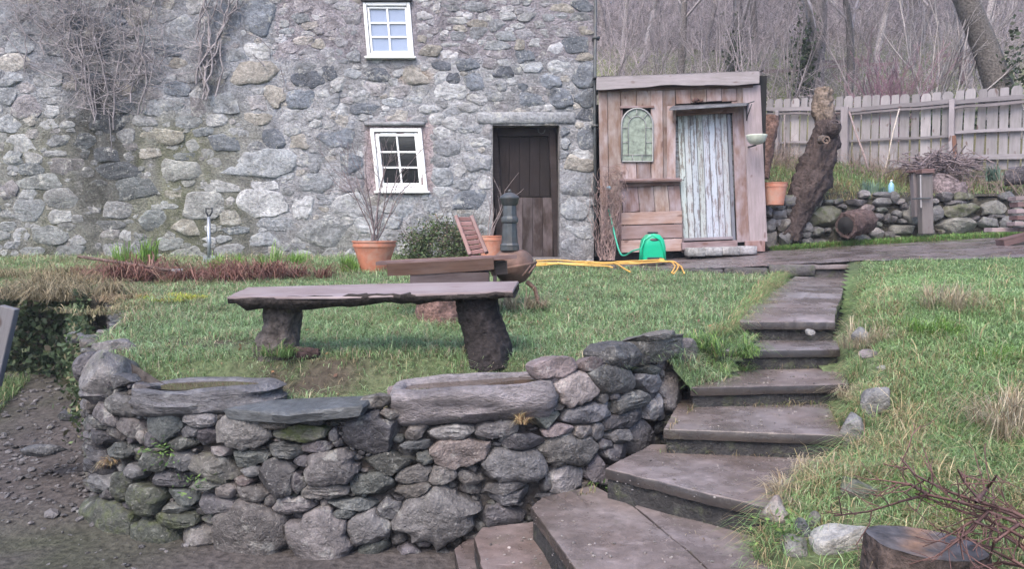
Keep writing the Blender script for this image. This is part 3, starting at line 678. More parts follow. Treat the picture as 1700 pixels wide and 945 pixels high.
# ------------------------------------------------------------------ stone troughs and slate slab on the wall head
def trough(name, label, c, half, hgt, rotz, tilt, rim, depth, col, water, seed, sq=3.2, taper=.0):
    t = thing(name, label, 'trough', (c[0], c[1], c[2] - hgt)); K = 80; a = np.linspace(0, 2 * np.pi, K, endpoint=False)
    def outl(hx, hy, q): 
        r = (np.abs(np.cos(a)) ** q + np.abs(np.sin(a)) ** q) ** (-1 / q); x = hx * r * np.cos(a); y = hy * r * np.sin(a) * (1 + taper * x / hx); return x, y
    L = []
    for (ix, iy, z, q) in [(-.03, -.05, -hgt, sq), (-.01, -.02, -hgt * .88, sq), (.0, .0, -hgt * .76, sq), (.006, .006, -hgt * .64, sq), (.01, .01, -hgt * .52, sq), (.01, .01, -hgt * .4, sq), (.006, .006, -hgt * .28, sq), (.004, .004, -hgt * .15, sq), (-.012, -.012, 0, sq), (-rim * .6, -rim * .6, .006, sq), (-rim, -rim, -.004, sq), (-rim - .012, -rim - .012, -depth * .5, sq), (-rim - .03, -rim - .03, -depth, sq)]:
        x, y = outl(half[0] + ix, half[1] + iy, q); L.append(np.stack([x, y, np.full(K, z)], 1))
    A = np.concatenate(L + [np.array([[0, 0, -depth]])]); nL = len(L)
    st_ = fbm(A * np.array([1.2, 1.2, 11]), 3.0, seed, 4); st_ = np.where(st_ > .05, st_ + .35, st_)
    A = A + np.stack([fbm(A, 5, seed + 1), fbm(A, 5, seed + 2), .8 * fbm(A, 4, seed + 3)], 1) * .026
    dr = A.copy(); dr[:, 2] = 0; dr /= (np.linalg.norm(dr, axis=1)[:, None] + 1e-6); outer = np.zeros(len(A)); outer[:8 * K] = 1
    A = A + dr * (st_ * .032 * outer)[:, None]
    Mx = Matrix.Translation(c) @ Matrix.Rotation(rotz, 4, 'Z') @ Euler(tilt).to_matrix().to_4x4(); W = A @ np.array(Mx.to_3x3()).T + np.array(Mx.translation)
    mb = MB(); mb.add(W, quads(nL, K, True) + [((nL - 1) * K + i, (nL - 1) * K + (i + 1) % K, nL * K) for i in range(K)] + [tuple(range(K))[::-1]], np.array(col) * (1 + .2 * st_)[:, None]); mb.build('basin', M['trough'], t, sharp=65)
    if water:
        x, y = outl(half[0] - rim - .008, half[1] - rim - .008, sq); A = np.concatenate([np.stack([x, y, np.full(K, -depth * .3)], 1)]); W = A @ np.array(Mx.to_3x3()).T + np.array(Mx.translation)
        mb = MB(); mb.add(W, [tuple(range(K))], (.1, .1, .1)); mb.build('water', M['water'], t)
    return t
a0 = P(640, 655, 3.62); a1 = P(905, 630, 3.70)
trough('stone_trough', 'long rough grey stone trough with a water filled hollow on the wall head', Vector((-.205, 3.83, .835)), (.425, .19), .185, R(4), (R(.5), R(-3.2), 0), .062, .07, (.20, .185, .195), True, 3, 6)
trough('stone_trough', 'smooth dark oval stone trough at the left end of the wall head', Vector((-1.63, 3.93, .80)), (.385, .215), .14, R(-4), (R(1), R(-1.5), 0), .105, .028, (.125, .125, .135), True, 8, 2.6, -.15)
mb = MB(); q = [P(362, 688, 3.66), P(480, 690, 3.57), P(604, 664, 3.6), P(600, 657, 3.80), P(470, 656, 3.95), P(430, 662, 3.9)]
q = [Vector((-1.45, 3.66, .73)), Vector((-1.08, 3.53, .735)), Vector((-.72, 3.53, .775)), Vector((-.70, 3.72, .782)), Vector((-1.0, 3.78, .76)), Vector((-1.24, 3.76, .75))]
prism(mb, q, .055, (.075, .083, .09), .012, 3, 14, .010, .02); tag(mb.build('slate_slab', M['slate'], None, sharp=50), 'flat dark slate slab lying on the wall between the two troughs', 'slab')
# ------------------------------------------------------------------ stone house
HY = 10.5
def hx(x, y=250): return P(x, y, HY).x
def hz(y): return P(850, y, HY).z
ho = thing('stone_house', 'old rubble stone house with white windows and a dark plank door', 'house', (-3.5, HY, 1.2))
OPEN = dict(up=(hx(613), hx(684), hz(88), hz(-60)), low=(hx(624), hx(699), hz(310), hz(222)), door=(hx(818), hx(929), hz(432), hz(208)))
HX0, HX1, HZ0, HZ1 = -9.6, hx(987), .95, 5.75
Z1 = (0, 0, 3.376); Z5 = (0, 240, 3.635); ZM = (340, 180, 3.9375); Z2 = (450, 0, 3.091); ZD = (880, 90, 2.7); Z6 = (560, 180, 3.375)
HS = [(Z1, "100,240,150,90,p 430,110,150,90,b 650,110,110,90,b 250,450,160,80,w 70,440,150,70,p 45,545,110,100,p 140,580,150,140,m 310,560,95,35,w 300,620,75,60,w 410,640,110,30,p 50,695,120,80,p 270,695,110,50,w 370,700,80,35,w 120,800,150,80,w 320,790,140,50,g 465,795,110,75,b 315,860,140,25,w 600,870,180,70,b 715,770,90,80,w 910,765,195,75,t 820,675,150,45,w 1055,685,160,50,p 1220,675,110,55,w 930,600,200,90,p 1250,570,210,100,p 1110,600,100,90,m 990,490,180,70,b 990,355,110,50,t 1440,415,300,110,t 1540,530,110,110,t 1330,310,90,70,p 1450,90,170,170,b 1270,110,140,150,b 1030,150,180,110,p 940,280,180,50,b 1260,800,260,70,b 1000,825,110,20,w 1140,740,150,40,b 1020,880,150,40,b 830,860,180,40,t 700,500,90,70,t 710,590,80,70,b 600,680,170,100,b 200,160,140,60,g 560,260,120,70,b 330,280,120,60,g 780,330,120,70,m 500,420,120,60,b 600,540,120,60,g 840,440,120,60,g"),
 (Z5, "70,80,140,70,p 405,130,180,85,m 200,145,150,65,b 260,225,300,75,p 380,325,165,100,w 50,280,100,110,m 165,395,190,120,p 360,432,145,70,w 470,448,70,40,w 205,485,120,30,w 45,500,90,65,p 300,550,260,95,p 690,160,250,80,b 820,270,260,120,b 1080,150,330,120,w 1300,250,310,55,w 1050,298,115,45,t 1040,258,80,35,p 1235,370,240,130,w 695,392,185,75,w 985,362,180,45,p 945,460,195,95,b 1130,500,180,80,t 655,490,165,50,g 640,448,60,15,w 830,432,40,25,w 780,465,60,15,w 1020,600,170,60,p 1280,575,200,40,w 400,645,220,60,g 190,645,140,40,p 80,605,120,35,g 850,145,40,20,w 845,180,35,25,w 590,230,95,25,p 570,325,60,40,p"),
 (ZM, "345,365,540,160,p 355,630,380,150,w 645,635,145,145,w 955,630,215,135,w 465,755,270,70,p 790,830,350,160,g 390,850,330,70,p 200,800,200,40,b 90,860,150,50,p 410,500,170,55,w 700,490,280,110,p 730,350,130,110,g 960,355,210,110,b 890,190,310,110,b 460,200,130,110,b 620,210,160,90,t 720,75,130,70,w 330,70,200,60,t 775,580,90,30,g 790,660,80,24,t 780,615,90,26,g 960,490,190,90,m 810,708,60,22,w"),
 (Z2, "65,120,50,30,w 155,95,110,40,p 240,155,60,30,m 75,160,90,25,p 370,170,40,15,w 430,170,80,20,p 430,285,110,45,g 350,270,40,30,p 245,230,60,50,t 780,200,70,30,t 810,260,120,60,t 930,100,130,30,w 820,160,110,30,m 1060,120,95,30,t 1160,130,70,50,g 1265,130,60,22,w 1320,85,90,35,w 1380,125,70,30,w 1410,165,50,45,w 1210,180,90,40,p 1060,170,100,50,g 970,145,90,25,t 960,180,80,35,g 925,228,100,15,w 1080,225,40,35,w 1165,235,130,40,p 1275,230,55,45,t 1345,222,75,40,w 1210,80,90,30,w 1040,35,110,50,g 1490,45,130,40,t 1590,25,100,55,b 1500,80,90,25,p 1420,90,60,30,p 1590,90,110,50,g 1605,155,85,35,t 1575,225,150,80,b 920,35,90,30,g 1310,10,50,20,p 1285,290,100,50,b 1400,280,70,40,m 1600,290,90,40,t 1000,330,150,60,b 875,335,90,35,k 1120,320,80,50,m 1345,345,125,50,p 1195,370,110,50,k 1600,380,110,120,b 195,410,150,70,k 310,375,85,55,k 410,375,80,40,p 545,385,105,60,k 155,520,135,90,b 275,480,75,40,w 225,610,105,60,w 470,560,170,45,b 310,520,80,60,g 740,390,150,80,t 930,400,80,40,k 1040,410,90,80,b 910,470,190,60,w 1290,450,50,35,b 1430,415,100,60,b 1170,440,110,40,g 1335,515,125,70,b 1490,500,120,80,b 1605,500,100,80,b 1010,550,120,45,w 820,560,100,35,w 740,510,80,40,p 630,520,100,40,p 1150,490,120,40,g 1060,735,120,40,w 1000,665,90,30,p 880,760,140,70,g 1060,830,160,90,g 1490,680,60,50,b 1490,740,60,60,p 1630,700,90,120,b 1610,590,100,50,k"),
 (ZD, "215,490,180,70,t 215,585,170,110,g 200,700,130,100,p 240,790,150,60,p 240,455,80,50,w 200,860,150,60,g 270,660,90,50,p"),
 (Z6, "590,390,150,90,p 740,520,240,90,b 380,570,120,70,p 530,540,110,70,p 470,650,180,90,g 720,620,150,60,p 700,420,140,60,p 800,690,120,60,g 300,640,150,60,p")]
hseeds = []
for (ox, oy, s), txt in HS:
    for q in txt.split():
        cx, cy, w_, h_, c = q.split(','); cx, cy, w_, h_ = ox + float(cx) / s, oy + float(cy) / s, float(w_) / s, float(h_) / s
        p = P(cx, cy, HY); k = HY / F
        hseeds.append((p.x, p.z, w_ * k / 2 * 1.04, h_ * k / 2 * 1.04, RNG.uniform(-.06, .06), c))
LINT = (hx(778), hx(955), hz(206), hz(186)); LINT2 = (hx(606), hx(706), hz(209), hz(200))
WUP = (hx(602), hx(694), hz(99), 5.4); WLO = (hx(603), hx(714), hz(322), hz(206))
RECTS = [WUP, WLO, (OPEN['door'][0] - .02, OPEN['door'][1] + .02, .9, OPEN['door'][3]), LINT]
def hforb(u, v):
    r = (u < HX0 + .05) | (u > HX1 - .015) | (v < HZ0) | (v > HZ1)
    for a, b, c, d in RECTS: r = r | ((u > a) & (u < b) & (v > c) & (v < d))
    return r
rng = random.Random(8)
nh = len(hseeds)
upz = hz(98); xm = hx(458)
hseeds = fill_seeds(hseeds, rng, (HX0, xm, 1.0, HZ1), [(.09, .14), (.055, .085), (.025, .05)], 700, .80, hforb, (1.2, 2.4))
hseeds = fill_seeds(hseeds, rng, (xm, HX1, upz, HZ1), [(.055, .08), (.035, .05), (.02, .032)], 520, .80, hforb, (1.5, 3.6), 'u')
hseeds = fill_seeds(hseeds, rng, (xm, HX1, 1.05, upz), [(.07, .10), (.045, .065), (.02, .04)], 700, .78, hforb, (1.1, 2.2))
hrad, _ = stone_cells(hseeds, .010, 1.28, .002, hforb, 30, 3.4, [.22 if i < nh and q[2] > .09 else .75 for i, q in enumerate(hseeds)])
def stain(x, y):
    """weathering of the front in photo pixels: (dark wet run-off, green algae)"""
    p = v3(np.asarray(x, float), np.asarray(y, float)); n = fbm(p, .012, 2, 3); n2 = fbm(p * np.array([1, .3, 1]), .05, 5, 2)
    d = np.exp(-((p[..., 0] - 165 - 22 * n) / 55) ** 2) * sstep(20, 90, p[..., 1]) * sstep(440, 330, p[..., 1]) * (.85 + .4 * n2)
    d = np.maximum(d, .55 * np.exp(-((p[..., 0] - 345) / 25) ** 2) * sstep(60, 110, p[..., 1]) * sstep(200, 150, p[..., 1]))
    g = sstep(455, 380, p[..., 0]) * sstep(120, 260, p[..., 1]) * (.5 + .7 * n2) + .9 * np.exp(-((p[..., 0] - 300) / 40) ** 2) * sstep(180, 240, p[..., 1]) + .5 * np.exp(-((p[..., 0] - 570) / 80) ** 2) * sstep(330, 400, p[..., 1]) + .6 * np.exp(-((p[..., 0] - 770) / 60) ** 2) * sstep(320, 380, p[..., 1])
    return np.clip(d, 0, 1), np.clip(g, 0, 1)
def hpx(X, Z): return PX(X, HY, Z)
def mortar_col(V):
    x, y = hpx(V[:, 0], V[:, 2]); n = fbm(V, 1.7, 4)[:, None]
    base = np.tile(np.array([.255, .26, .272]), (len(V), 1)) * (1 + .35 * n)
    pink = (sstep(452, 462, x) * sstep(108, 88, y))[:, None]; base = lerp(base, np.array([.245, .225, .238]) * (1 + .25 * n), pink)
    lowr = (sstep(452, 470, x) * sstep(95, 110, y))[:, None]; base = lerp(base, np.array([.29, .288, .292]) * (1 + .4 * n), lowr)
    och = np.exp(-((x - 690) / 26) ** 2 - ((y - 127) / 12) ** 2)[:, None]; base = lerp(base, np.array([.38, .25, .13]), och * .8)
    w_ = (sstep(600, 612, x) * sstep(724, 714, x) * sstep(192, 202, y) * sstep(326, 318, y))[:, None]; base = lerp(base, np.array([.33, .265, .265]), w_)
    lf = (sstep(460, 430, x) * sstep(150, 230, y))[:, None]; base = lerp(base, np.array([.205, .20, .18]) * (1 + .35 * n), lf * .8)
    d, g = stain(x, y); base = lerp(base, np.array([.14, .145, .085]) * (1 + .4 * n), (g * .75)[:, None]); base = base * np.array([.96, .99, 1.05]) * 1.12 * (1 - .8 * d[:, None])
    dmp = sstep(1.75, 1.25, V[:, 2])[:, None]; base = base * (1 - .35 * dmp)
    return np.concatenate([np.clip(base, 0, 1), (.25 * g)[:, None]], 1)
cuts = sorted(set([HX0, HX1] + [c for o in OPEN.values() for c in o[:2]])); cz = sorted(set([HZ0, HZ1] + [c for o in OPEN.values() for c in o[2:]]))
def fine(c, step):
    r = []
    for a, b in zip(c[:-1], c[1:]): n = max(1, int((b - a) / step)); r += list(np.linspace(a, b, n, endpoint=False))
    return np.array(r + [c[-1]])
cz = [c for c in cz if HZ0 <= c <= HZ1]; xs, zs_ = fine(cuts, .05), fine(cz, .05)
X, Z = np.meshgrid(xs, zs_); V = np.stack([X, np.zeros_like(X), Z], -1); rel = .012 * fbm(V, 4, 3) + .012 * fbm(V, 13, 5)
V[..., 1] = HY - rel; idx = np.arange(X.size).reshape(X.shape); cxm, czm = (X[:-1, :-1] + X[1:, 1:]) / 2, (Z[:-1, :-1] + Z[1:, 1:]) / 2
mk = np.ones(cxm.shape, bool)
for o in OPEN.values(): mk &= ~((cxm > o[0]) & (cxm < o[1]) & (czm > o[2]) & (czm < o[3]))
f = np.stack([idx[:-1, :-1][mk], idx[:-1, 1:][mk], idx[1:, 1:][mk], idx[1:, :-1][mk]], 1).tolist()
Vf = V.reshape(-1, 3); mb = MB(); mb.add(Vf, f, mortar_col(Vf))
mb.build('wall', M['mortar'], ho)
mb = MB(); c = (.26, .25, .25)
box(mb, (HX1 - .5, HY + .02, .95), (HX1 - .01, HY + 6, HZ1), c); box(mb, (HX0, HY + 5.5, .95), (HX1 - .5, HY + 6, HZ1), c); box(mb, (HX0, HY + .02, .95), (HX0 + .5, HY + 5.5, HZ1), c)
mb.build('wall', M['mortar'], ho)
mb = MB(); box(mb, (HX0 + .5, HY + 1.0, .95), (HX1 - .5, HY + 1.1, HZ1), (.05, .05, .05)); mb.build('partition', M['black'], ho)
for k, (n_, o) in enumerate(OPEN.items()):     # plastered sides of the openings
    mb = MB(); a, b, c0, d0 = o; dp = .34; q = (.24, .22, .22) if n_ != 'door' else (.17, .165, .165)
    for pp in ([(a, HY - .004, c0), (a, HY + dp, c0), (a, HY + dp, d0), (a, HY - .004, d0)], [(b, HY + dp, c0), (b, HY - .004, c0), (b, HY - .004, d0), (b, HY + dp, d0)], [(a, HY - .004, d0), (a, HY + dp, d0), (b, HY + dp, d0), (b, HY - .004, d0)], [(a, HY + dp, c0), (a, HY - .004, c0), (b, HY - .004, c0), (b, HY + dp, c0)]):
        mb.add(pp, [(0, 1, 2, 3)], q)
    mb.build('reveal', M['mortar'], ho, smooth=False)
# stones: the largest as single pieces, the rest together
order = sorted(range(len(hseeds)), key=lambda i: -(hrad[i].mean()) * (1.3 if i < nh else 1) * (1 if PX(hseeds[i][0], HY, hseeds[i][1])[1] > -5 and PX(hseeds[i][0], HY, hseeds[i][1])[0] > -5 else .05))
small = MB()
for rank, i in enumerate(order):
    u, v, a, b, ro, tg = hseeds[i]; r_ = hrad[i]
    if r_.max() < .02: continue
    r_ = np.maximum(r_, .3 * r_.mean()); x, y = PX(u, HY, v)
    if tg == 'f': c = np.array(PAL[rng.choice('pgbgpmwt')]) * .95; c = lerp(c, np.array([.33, .32, .31]), .4)
    elif tg == 'u': c = lerp(np.array(PAL[rng.choice('ggmptmgw')]), np.array([.28, .25, .262]), .4)
    else: c = np.array(PAL[tg]) * (.76 if tg in 'wp' else .84) * (1.0 if not (y < 98 and x > 458) else .9)
    d, g = stain(x, y); c = c * .93 * rng.uniform(.82, 1.16) * np.array([.95, .985, 1.04]); c = lerp(c, np.array([.16, .17, .11]), .35 * float(g)) * (1 - .74 * float(d))
    pr = rng.uniform(.5, 1.0) * min(.038, .25 * min(a, b) + .008) * (1.25 if i < nh else .85)
    mb = MB() if rank < 290 else small
    stone(mb, np.array([u, HY + .004, v]), (1, 0, 0), (0, 0, 1), (0, -1, 0), r_, pr, .05, np.clip(c, 0, 1), rng, facet=5, rough=.075, pw=rng.uniform(3.5, 7), moss=.12 * float(g), cut=(.6, .92), face=rng.uniform(.4, .75), strata=.006)
    if mb is not small: mb.build('stone', M['house_stone'], ho, sharp=45)
stuff(small.build('small_stones', M['house_stone'], ho))
# lintels
mb = MB(); box(mb, (LINT[0] + .12, HY - .03, LINT[2]), (LINT[1], HY + .3, LINT[3]), (.27, .285, .31), None, .025); o = mb.build('lintel', M['house_stone'], ho)
mb = MB(); box(mb, (LINT2[0], HY - .06, LINT2[2]), (LINT2[1], HY + .02, LINT2[3] - .02), (.22, .23, .25), None, .012); mb.build('lintel', M['slate'], ho)
mb = MB(); box(mb, (hx(603), HY - .07, hz(3)), (hx(686), HY + .02, hz(-4)), (.06, .06, .065), None, .01); mb.build('lintel', M['slate'], ho)
# windows
def window(x0, x1, y0, y1, lean, pane, fw, sash):
    X0, X1, Zt, Zb = hx(x0), hx(x1), hz(y0), hz(y1)
    def sh(mb):
        for i, v in enumerate(mb.v): v[:, 0] += lean * (Zt - v[:, 2])
        return mb
    mb = MB(); c = (.5, .5, .5)
    for lo, hi in (((X0, HY - .03, Zb), (X0 + fw, HY + .10, Zt)), ((X1 - fw, HY - .03, Zb), (X1, HY + .10, Zt)), ((X0 + fw, HY - .028, Zt - fw), (X1 - fw, HY + .10, Zt)), ((X0 + fw, HY - .028, Zb), (X1 - fw, HY + .10, Zb + fw))): box(mb, lo, hi, c, None, .006)
    wn = sh(mb).build('window', M['white'], ho, smooth=False)
    mb = MB(); box(mb, (X0 - .03, HY - .075, Zb - .035), (X1 + .03, HY + .02, Zb - .002), c, None, .008); sh(mb).build('sill', M['white'], wn, smooth=False)
    a0, a1, b0, b1 = X0 + fw + .006, X1 - fw - .006, Zb + fw + .006, Zt - fw - .006
    mb = MB()
    for lo, hi in (((a0, HY - .005, b0), (a0 + sash, HY + .06, b1)), ((a1 - sash, HY - .005, b0), (a1, HY + .06, b1)), ((a0 + sash, HY - .003, b1 - sash), (a1 - sash, HY + .06, b1)), ((a0 + sash, HY - .003, b0), (a1 - sash, HY + .06, b0 + sash))): box(mb, lo, hi, c, None, .006)
    sh(mb).build('sash', M['white'], wn, smooth=False)
    a0 += sash; a1 -= sash; b0 += sash; b1 -= sash; g = .013
    for k in (1, 2):
        z = lerp(b0, b1, k / 3); mb = MB(); box(mb, (a0, HY + .004, z - g), (a1, HY + .045, z + g), c, None, .004); sh(mb).build('glazing_bar', M['white'], wn, smooth=False)
    xm_ = (a0 + a1) / 2; mb = MB(); box(mb, (xm_ - g, HY + .001, b0), (xm_ + g, HY + .043, b1), c, None, .004); sh(mb).build('glazing_bar', M['white'], wn, smooth=False)
    for i in range(2):
        for j in range(3):
            l, r_ = (a0, xm_ - g) if i == 0 else (xm_ + g, a1); bb, tt = lerp(b0, b1, j / 3) + (g if j else 0), lerp(b0, b1, (j + 1) / 3) - (g if j < 2 else 0)
            t1, t2 = RNG.uniform(-.004, .004), RNG.uniform(-.004, .004)
            mb = MB(); mb.add([(l, HY + .028 + t1, bb), (r_, HY + .028 - t1, bb), (r_, HY + .028 - t1 + t2, tt), (l, HY + .028 + t1 + t2, tt)], [(0, 1, 2, 3)], c); sh(mb).build('pane', pane, wn, smooth=False)
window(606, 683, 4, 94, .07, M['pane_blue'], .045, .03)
window(615, 700, 213, 317, .095, M['pane_dark'], .05, .055)
# entrance door: dark frame, stable door in two leaves
a, b, c0, d0 = OPEN['door']; fx0, fx1 = a + .005, b - .005; Y0 = HY + .19; lean = .05
def sh2(mb):
    for v in mb.v: v[:, 0] += lean * (d0 - v[:, 2] - .9)
    return mb
mb = MB(); cc = (.3, .29, .3)
for lo, hi in (((fx0, Y0, c0 - .1), (fx0 + .10, Y0 + .12, d0)), ((fx1 - .10, Y0, c0 - .1), (fx1, Y0 + .12, d0)), ((fx0 + .10, Y0 + .003, d0 - .12), (fx1 - .10, Y0 + .12, d0 - .002))): box(mb, lo, hi, cc, None, .008)
fr = sh2(mb).build('door_frame', M['door_dark'], ho, smooth=False)
def dplank(x0, x1, z0, z1, y, par, col, lean_=0, mat='door_dark'):
    mb = MB(); L = z1 - z0; box(mb, (-L / 2, -.016, -(x1 - x0) / 2 + .002), (L / 2, .016, (x1 - x0) / 2 - .002), col, None, .003)
    o = mb.build('plank', M[mat], None, smooth=False); zc = (z0 + z1) / 2
    o.parent = par; o.matrix_parent_inverse = Matrix()
    W_ = Matrix.Translation(((x0 + x1) / 2 + lean_ * (d0 - zc - .9), y, zc)) @ Matrix(((0, 0, -1, 0), (0, 1, 0, 0), (1, 0, 0, 0), (0, 0, 0, 1)))
    sk = Matrix(((1, 0, -lean_, lean_ * zc), (0, 1, 0, 0), (0, 0, 1, 0), (0, 0, 0, 1)))
    me = o.data; me.transform(Matrix.Identity(4)); o.matrix_parent_inverse = Matrix()
    o.matrix_basis = WMI(par) @ W_
    return o
def WMI(par):
    m_ = Matrix()
    if par.name in WM: return WM[par.name].inverted()
    return m_
dx0, dx1 = fx0 + .10, fx1 - .10; dm = lerp(c0, d0, .475)
mb = MB(); box(mb, (dx0, Y0 + .075, c0 - .1), (dx1, Y0 + .09, dm), (.3, .3, .3)); dr1 = sh2(mb).build('door_leaf', M['door_dark'], ho, smooth=False)
mb = MB(); box(mb, (dx0, Y0 + .10, dm + .01), (dx1, Y0 + .115, d0 - .12), (.2, .2, .2)); dr2 = sh2(mb).build('door_leaf', M['door_dark'], ho, smooth=False)
n = 5
for i in range(n):
    l, r_ = lerp(dx0, dx1, i / n), lerp(dx0, dx1, (i + 1) / n)
    dplank(l, r_, c0 - .02, dm, Y0 + .058, dr1, (.27, .25, .25), lean, 'door_low'); dplank(l, r_, dm + .015, d0 - .125, Y0 + .083, dr2, (.2, .19, .2), lean)
mb = MB(); box(mb, (a - .02, HY - .22, hz(440)), (b + .08, HY + .12, hz(427)), (.17, .16, .16, .2), None, .02); mb.build('doorstep', M['riser'], ho)
mb = MB(); tube(mb, [P(x, y, HY + .09) for x, y in ((905, 215), (903, 220), (898, 222), (894, 219), (893, 213))], .006, 6, (.3, .3, .3)); mb.build('hook', M['iron'], fr)
# rainwater pipe, roof
mb = MB(); tube(mb, [(HX1 - .015, HY - .09, 5.6), (HX1 - .01, HY - .09, 3.2), (HX1 + .03, HY - .09, 1.3)], .022, 10, (.5, .5, .5)); dp_ = mb.build('rainwater_pipe', M['iron'], ho)
for z in (4.3, 3.1, 2.0):
    mb = MB(); box(mb, (HX1 - .05, HY - .12, z), (HX1 + .05, HY + .0, z + .03), (.5, .5, .5)); mb.build('bracket', M['iron'], dp_)
mb = MB(); mb.add([(HX0 - .2, HY - .3, 5.62), (HX1 + .15, HY - .3, 5.62), (HX1 + .15, HY + 3, 8.2), (HX0 - .2, HY + 3, 8.2), (HX0 - .2, HY + 6.3, 5.62), (HX1 + .15, HY + 6.3, 5.62), (HX0 - .2, HY - .3, 5.70), (HX1 + .15, HY - .3, 5.70), (HX1 + .15, HY + 3, 8.3), (HX0 - .2, HY + 3, 8.3), (HX0 - .2, HY + 6.3, 5.70), (HX1 + .15, HY + 6.3, 5.70)],
   [(0, 3, 2, 1), (3, 4, 5, 2), (6, 7, 8, 9), (9, 8, 11, 10), (0, 1, 7, 6), (4, 10, 11, 5), (1, 2, 8, 7), (2, 5, 11, 8), (0, 6, 9, 3), (3, 9, 10, 4)], (.12, .125, .14)); mb.build('roof', M['slate'], ho, smooth=False)
def on(f, x, y, z0=1.0):
    d = ray(x, y); Ys = np.arange(2.0, 10.4, .02); t = Ys / d.y; k = np.argmax(CAMZ + d.z * t <= f(d.x * t, Ys)) or len(Ys) - 1
    return Vector((d.x * t[k], Ys[k], float(f(np.array(d.x * t[k]), np.array(Ys[k])))))
# ------------------------------------------------------------------ timber helpers
def beam(name, p0, p1, wid, thk, mat, parent=None, col=(.5, .5, .5), up=(0, -1, 0), ch=.004, wob=0.0, seg=1, seed=0):
    """board from p0 to p1; wid across, thk along up. The grain follows its own local X."""
    p0, p1 = Vector(p0), Vector(p1); d = p1 - p0; L = d.length; x = d.normalized(); z = Vector(up); z = (z - x * z.dot(x)).normalized(); y = z.cross(x)
    mb = MB()
    if wob > 0:
        n = max(6, seg); t = np.linspace(-L / 2, L / 2, n); V = []
        for s_ in t:
            q = np.array([[s_, -wid / 2, -thk / 2], [s_, wid / 2, -thk / 2], [s_, wid / 2, thk / 2], [s_, -wid / 2, thk / 2]]); q[:, 1:] += wob * np.stack([vn(q * np.array([3, 9, 9]), 1, seed), .5 * vn(q * np.array([3, 9, 9]), 1, seed + 5)], 1); V.append(q)
        mb.add(np.concatenate(V), quads(n, 4, True) + [(3, 2, 1, 0), tuple(range(4 * n - 4, 4 * n))], col)
    else: box(mb, (-L / 2, -wid / 2, -thk / 2), (L / 2, wid / 2, thk / 2), col, None, ch)
    o = mb.build(name, M[mat] if isinstance(mat, str) else mat, None, smooth=False)
    W_ = Matrix.Translation((p0 + p1) / 2) @ Matrix((x, y, z)).transposed().to_4x4()
    if parent is not None:
        o.parent = parent; o.matrix_basis = WMI(parent) @ W_
    else: o.matrix_basis = W_
    if parent is None or True: WM_local[o.name] = W_
    return o
WM_local = {}
def WMI(par):
    if par.name in WM: return WM[par.name].inverted()
    if par.name in WM_local: return WM_local[par.name].inverted()
    return Matrix()
def attach(o, parent):
    o.parent = parent; o.matrix_parent_inverse = WMI(parent)
# ------------------------------------------------------------------ timber shed against the house
SY = 10.3
def S(x, y, d=0.0): return P(x, y, SY - d)
sh = thing('timber_shed', 'weathered reddish timber shed with arched leaded window against the house', 'shed', (2.35, SY, 1.35))
mb = MB(); q0, q1 = S(992, 425), S(1268, 412)
zt = S(1100, 122).z
box(mb, (q0.x + .03, SY + .03, 1.1), (S(1120, 300).x, SY + .08, zt - .02), (.2, .16, .14)); box(mb, (S(1222, 300).x, SY + .03, 1.1), (q1.x - .06, SY + .08, zt - .02), (.2, .16, .14)); box(mb, (S(1120, 300).x, SY + .03, S(1150, 186).z), (S(1222, 300).x, SY + .08, zt - .02), (.2, .16, .14))
box(mb, (q1.x - .06, SY + .03, 1.1), (q1.x, SY + 2.4, zt - .02), (.3, .28, .28)); box(mb, (q0.x + .03, SY + 2.3, 1.1), (q1.x - .06, SY + 2.4, zt - .02), (.2, .16, .14))
mb.build('backing', M['black'], sh, smooth=False)
def vb(x0, x1, yt, yb, mat='shed_board', col=(.5, .5, .5), d=0.0, thk=.025, nm='board', lean=0.0):
    xm = (x0 + x1) / 2; a, b = S(xm + lean, yb, d), S(xm, yt, d); wd = (x1 - x0) * (SY - d) / F - .008
    return beam(nm, a, b, wd, thk, mat, sh, col)
rng = random.Random(3)
def cv(s=.5, v=.12): return tuple(np.clip(s * (1 + rng.uniform(-v, v)) * np.array([1, 1 + rng.uniform(-.04, .04), 1 + rng.uniform(-.06, .06)]), 0, 1))
for x0, x1, yt, yb in [(993, 1008, 146, 400), (1008, 1030, 146, 404), (1030, 1056, 150, 178), (1056, 1080, 148, 178), (1030, 1056, 268, 299), (1056, 1080, 268, 299), (1080, 1100, 148, 299), (1100, 1121, 146, 299), (1030, 1058, 308, 352), (1058, 1084, 308, 352), (1084, 1108, 308, 352), (1108, 1128, 308, 352), (1121, 1146, 142, 172), (1146, 1172, 141, 170), (1172, 1197, 140, 168), (1197, 1222, 139, 168), (1222, 1240, 139, 172)]:
    vb(x0, x1, yt, yb, col=cv(.5 if yt > 300 or x0 < 1030 else .56), lean=4 if yb > 350 else 1)
vb(1214, 1236, 168, 402, 'shed_board', (.58, .58, .62), -.005, lean=9)
vb(1232, 1262, 142, 402, 'grey_board', (.60, .53, .54), .012, .03, 'board', 12)
vb(1107, 1122, 176, 298, col=cv(.55), d=.012)
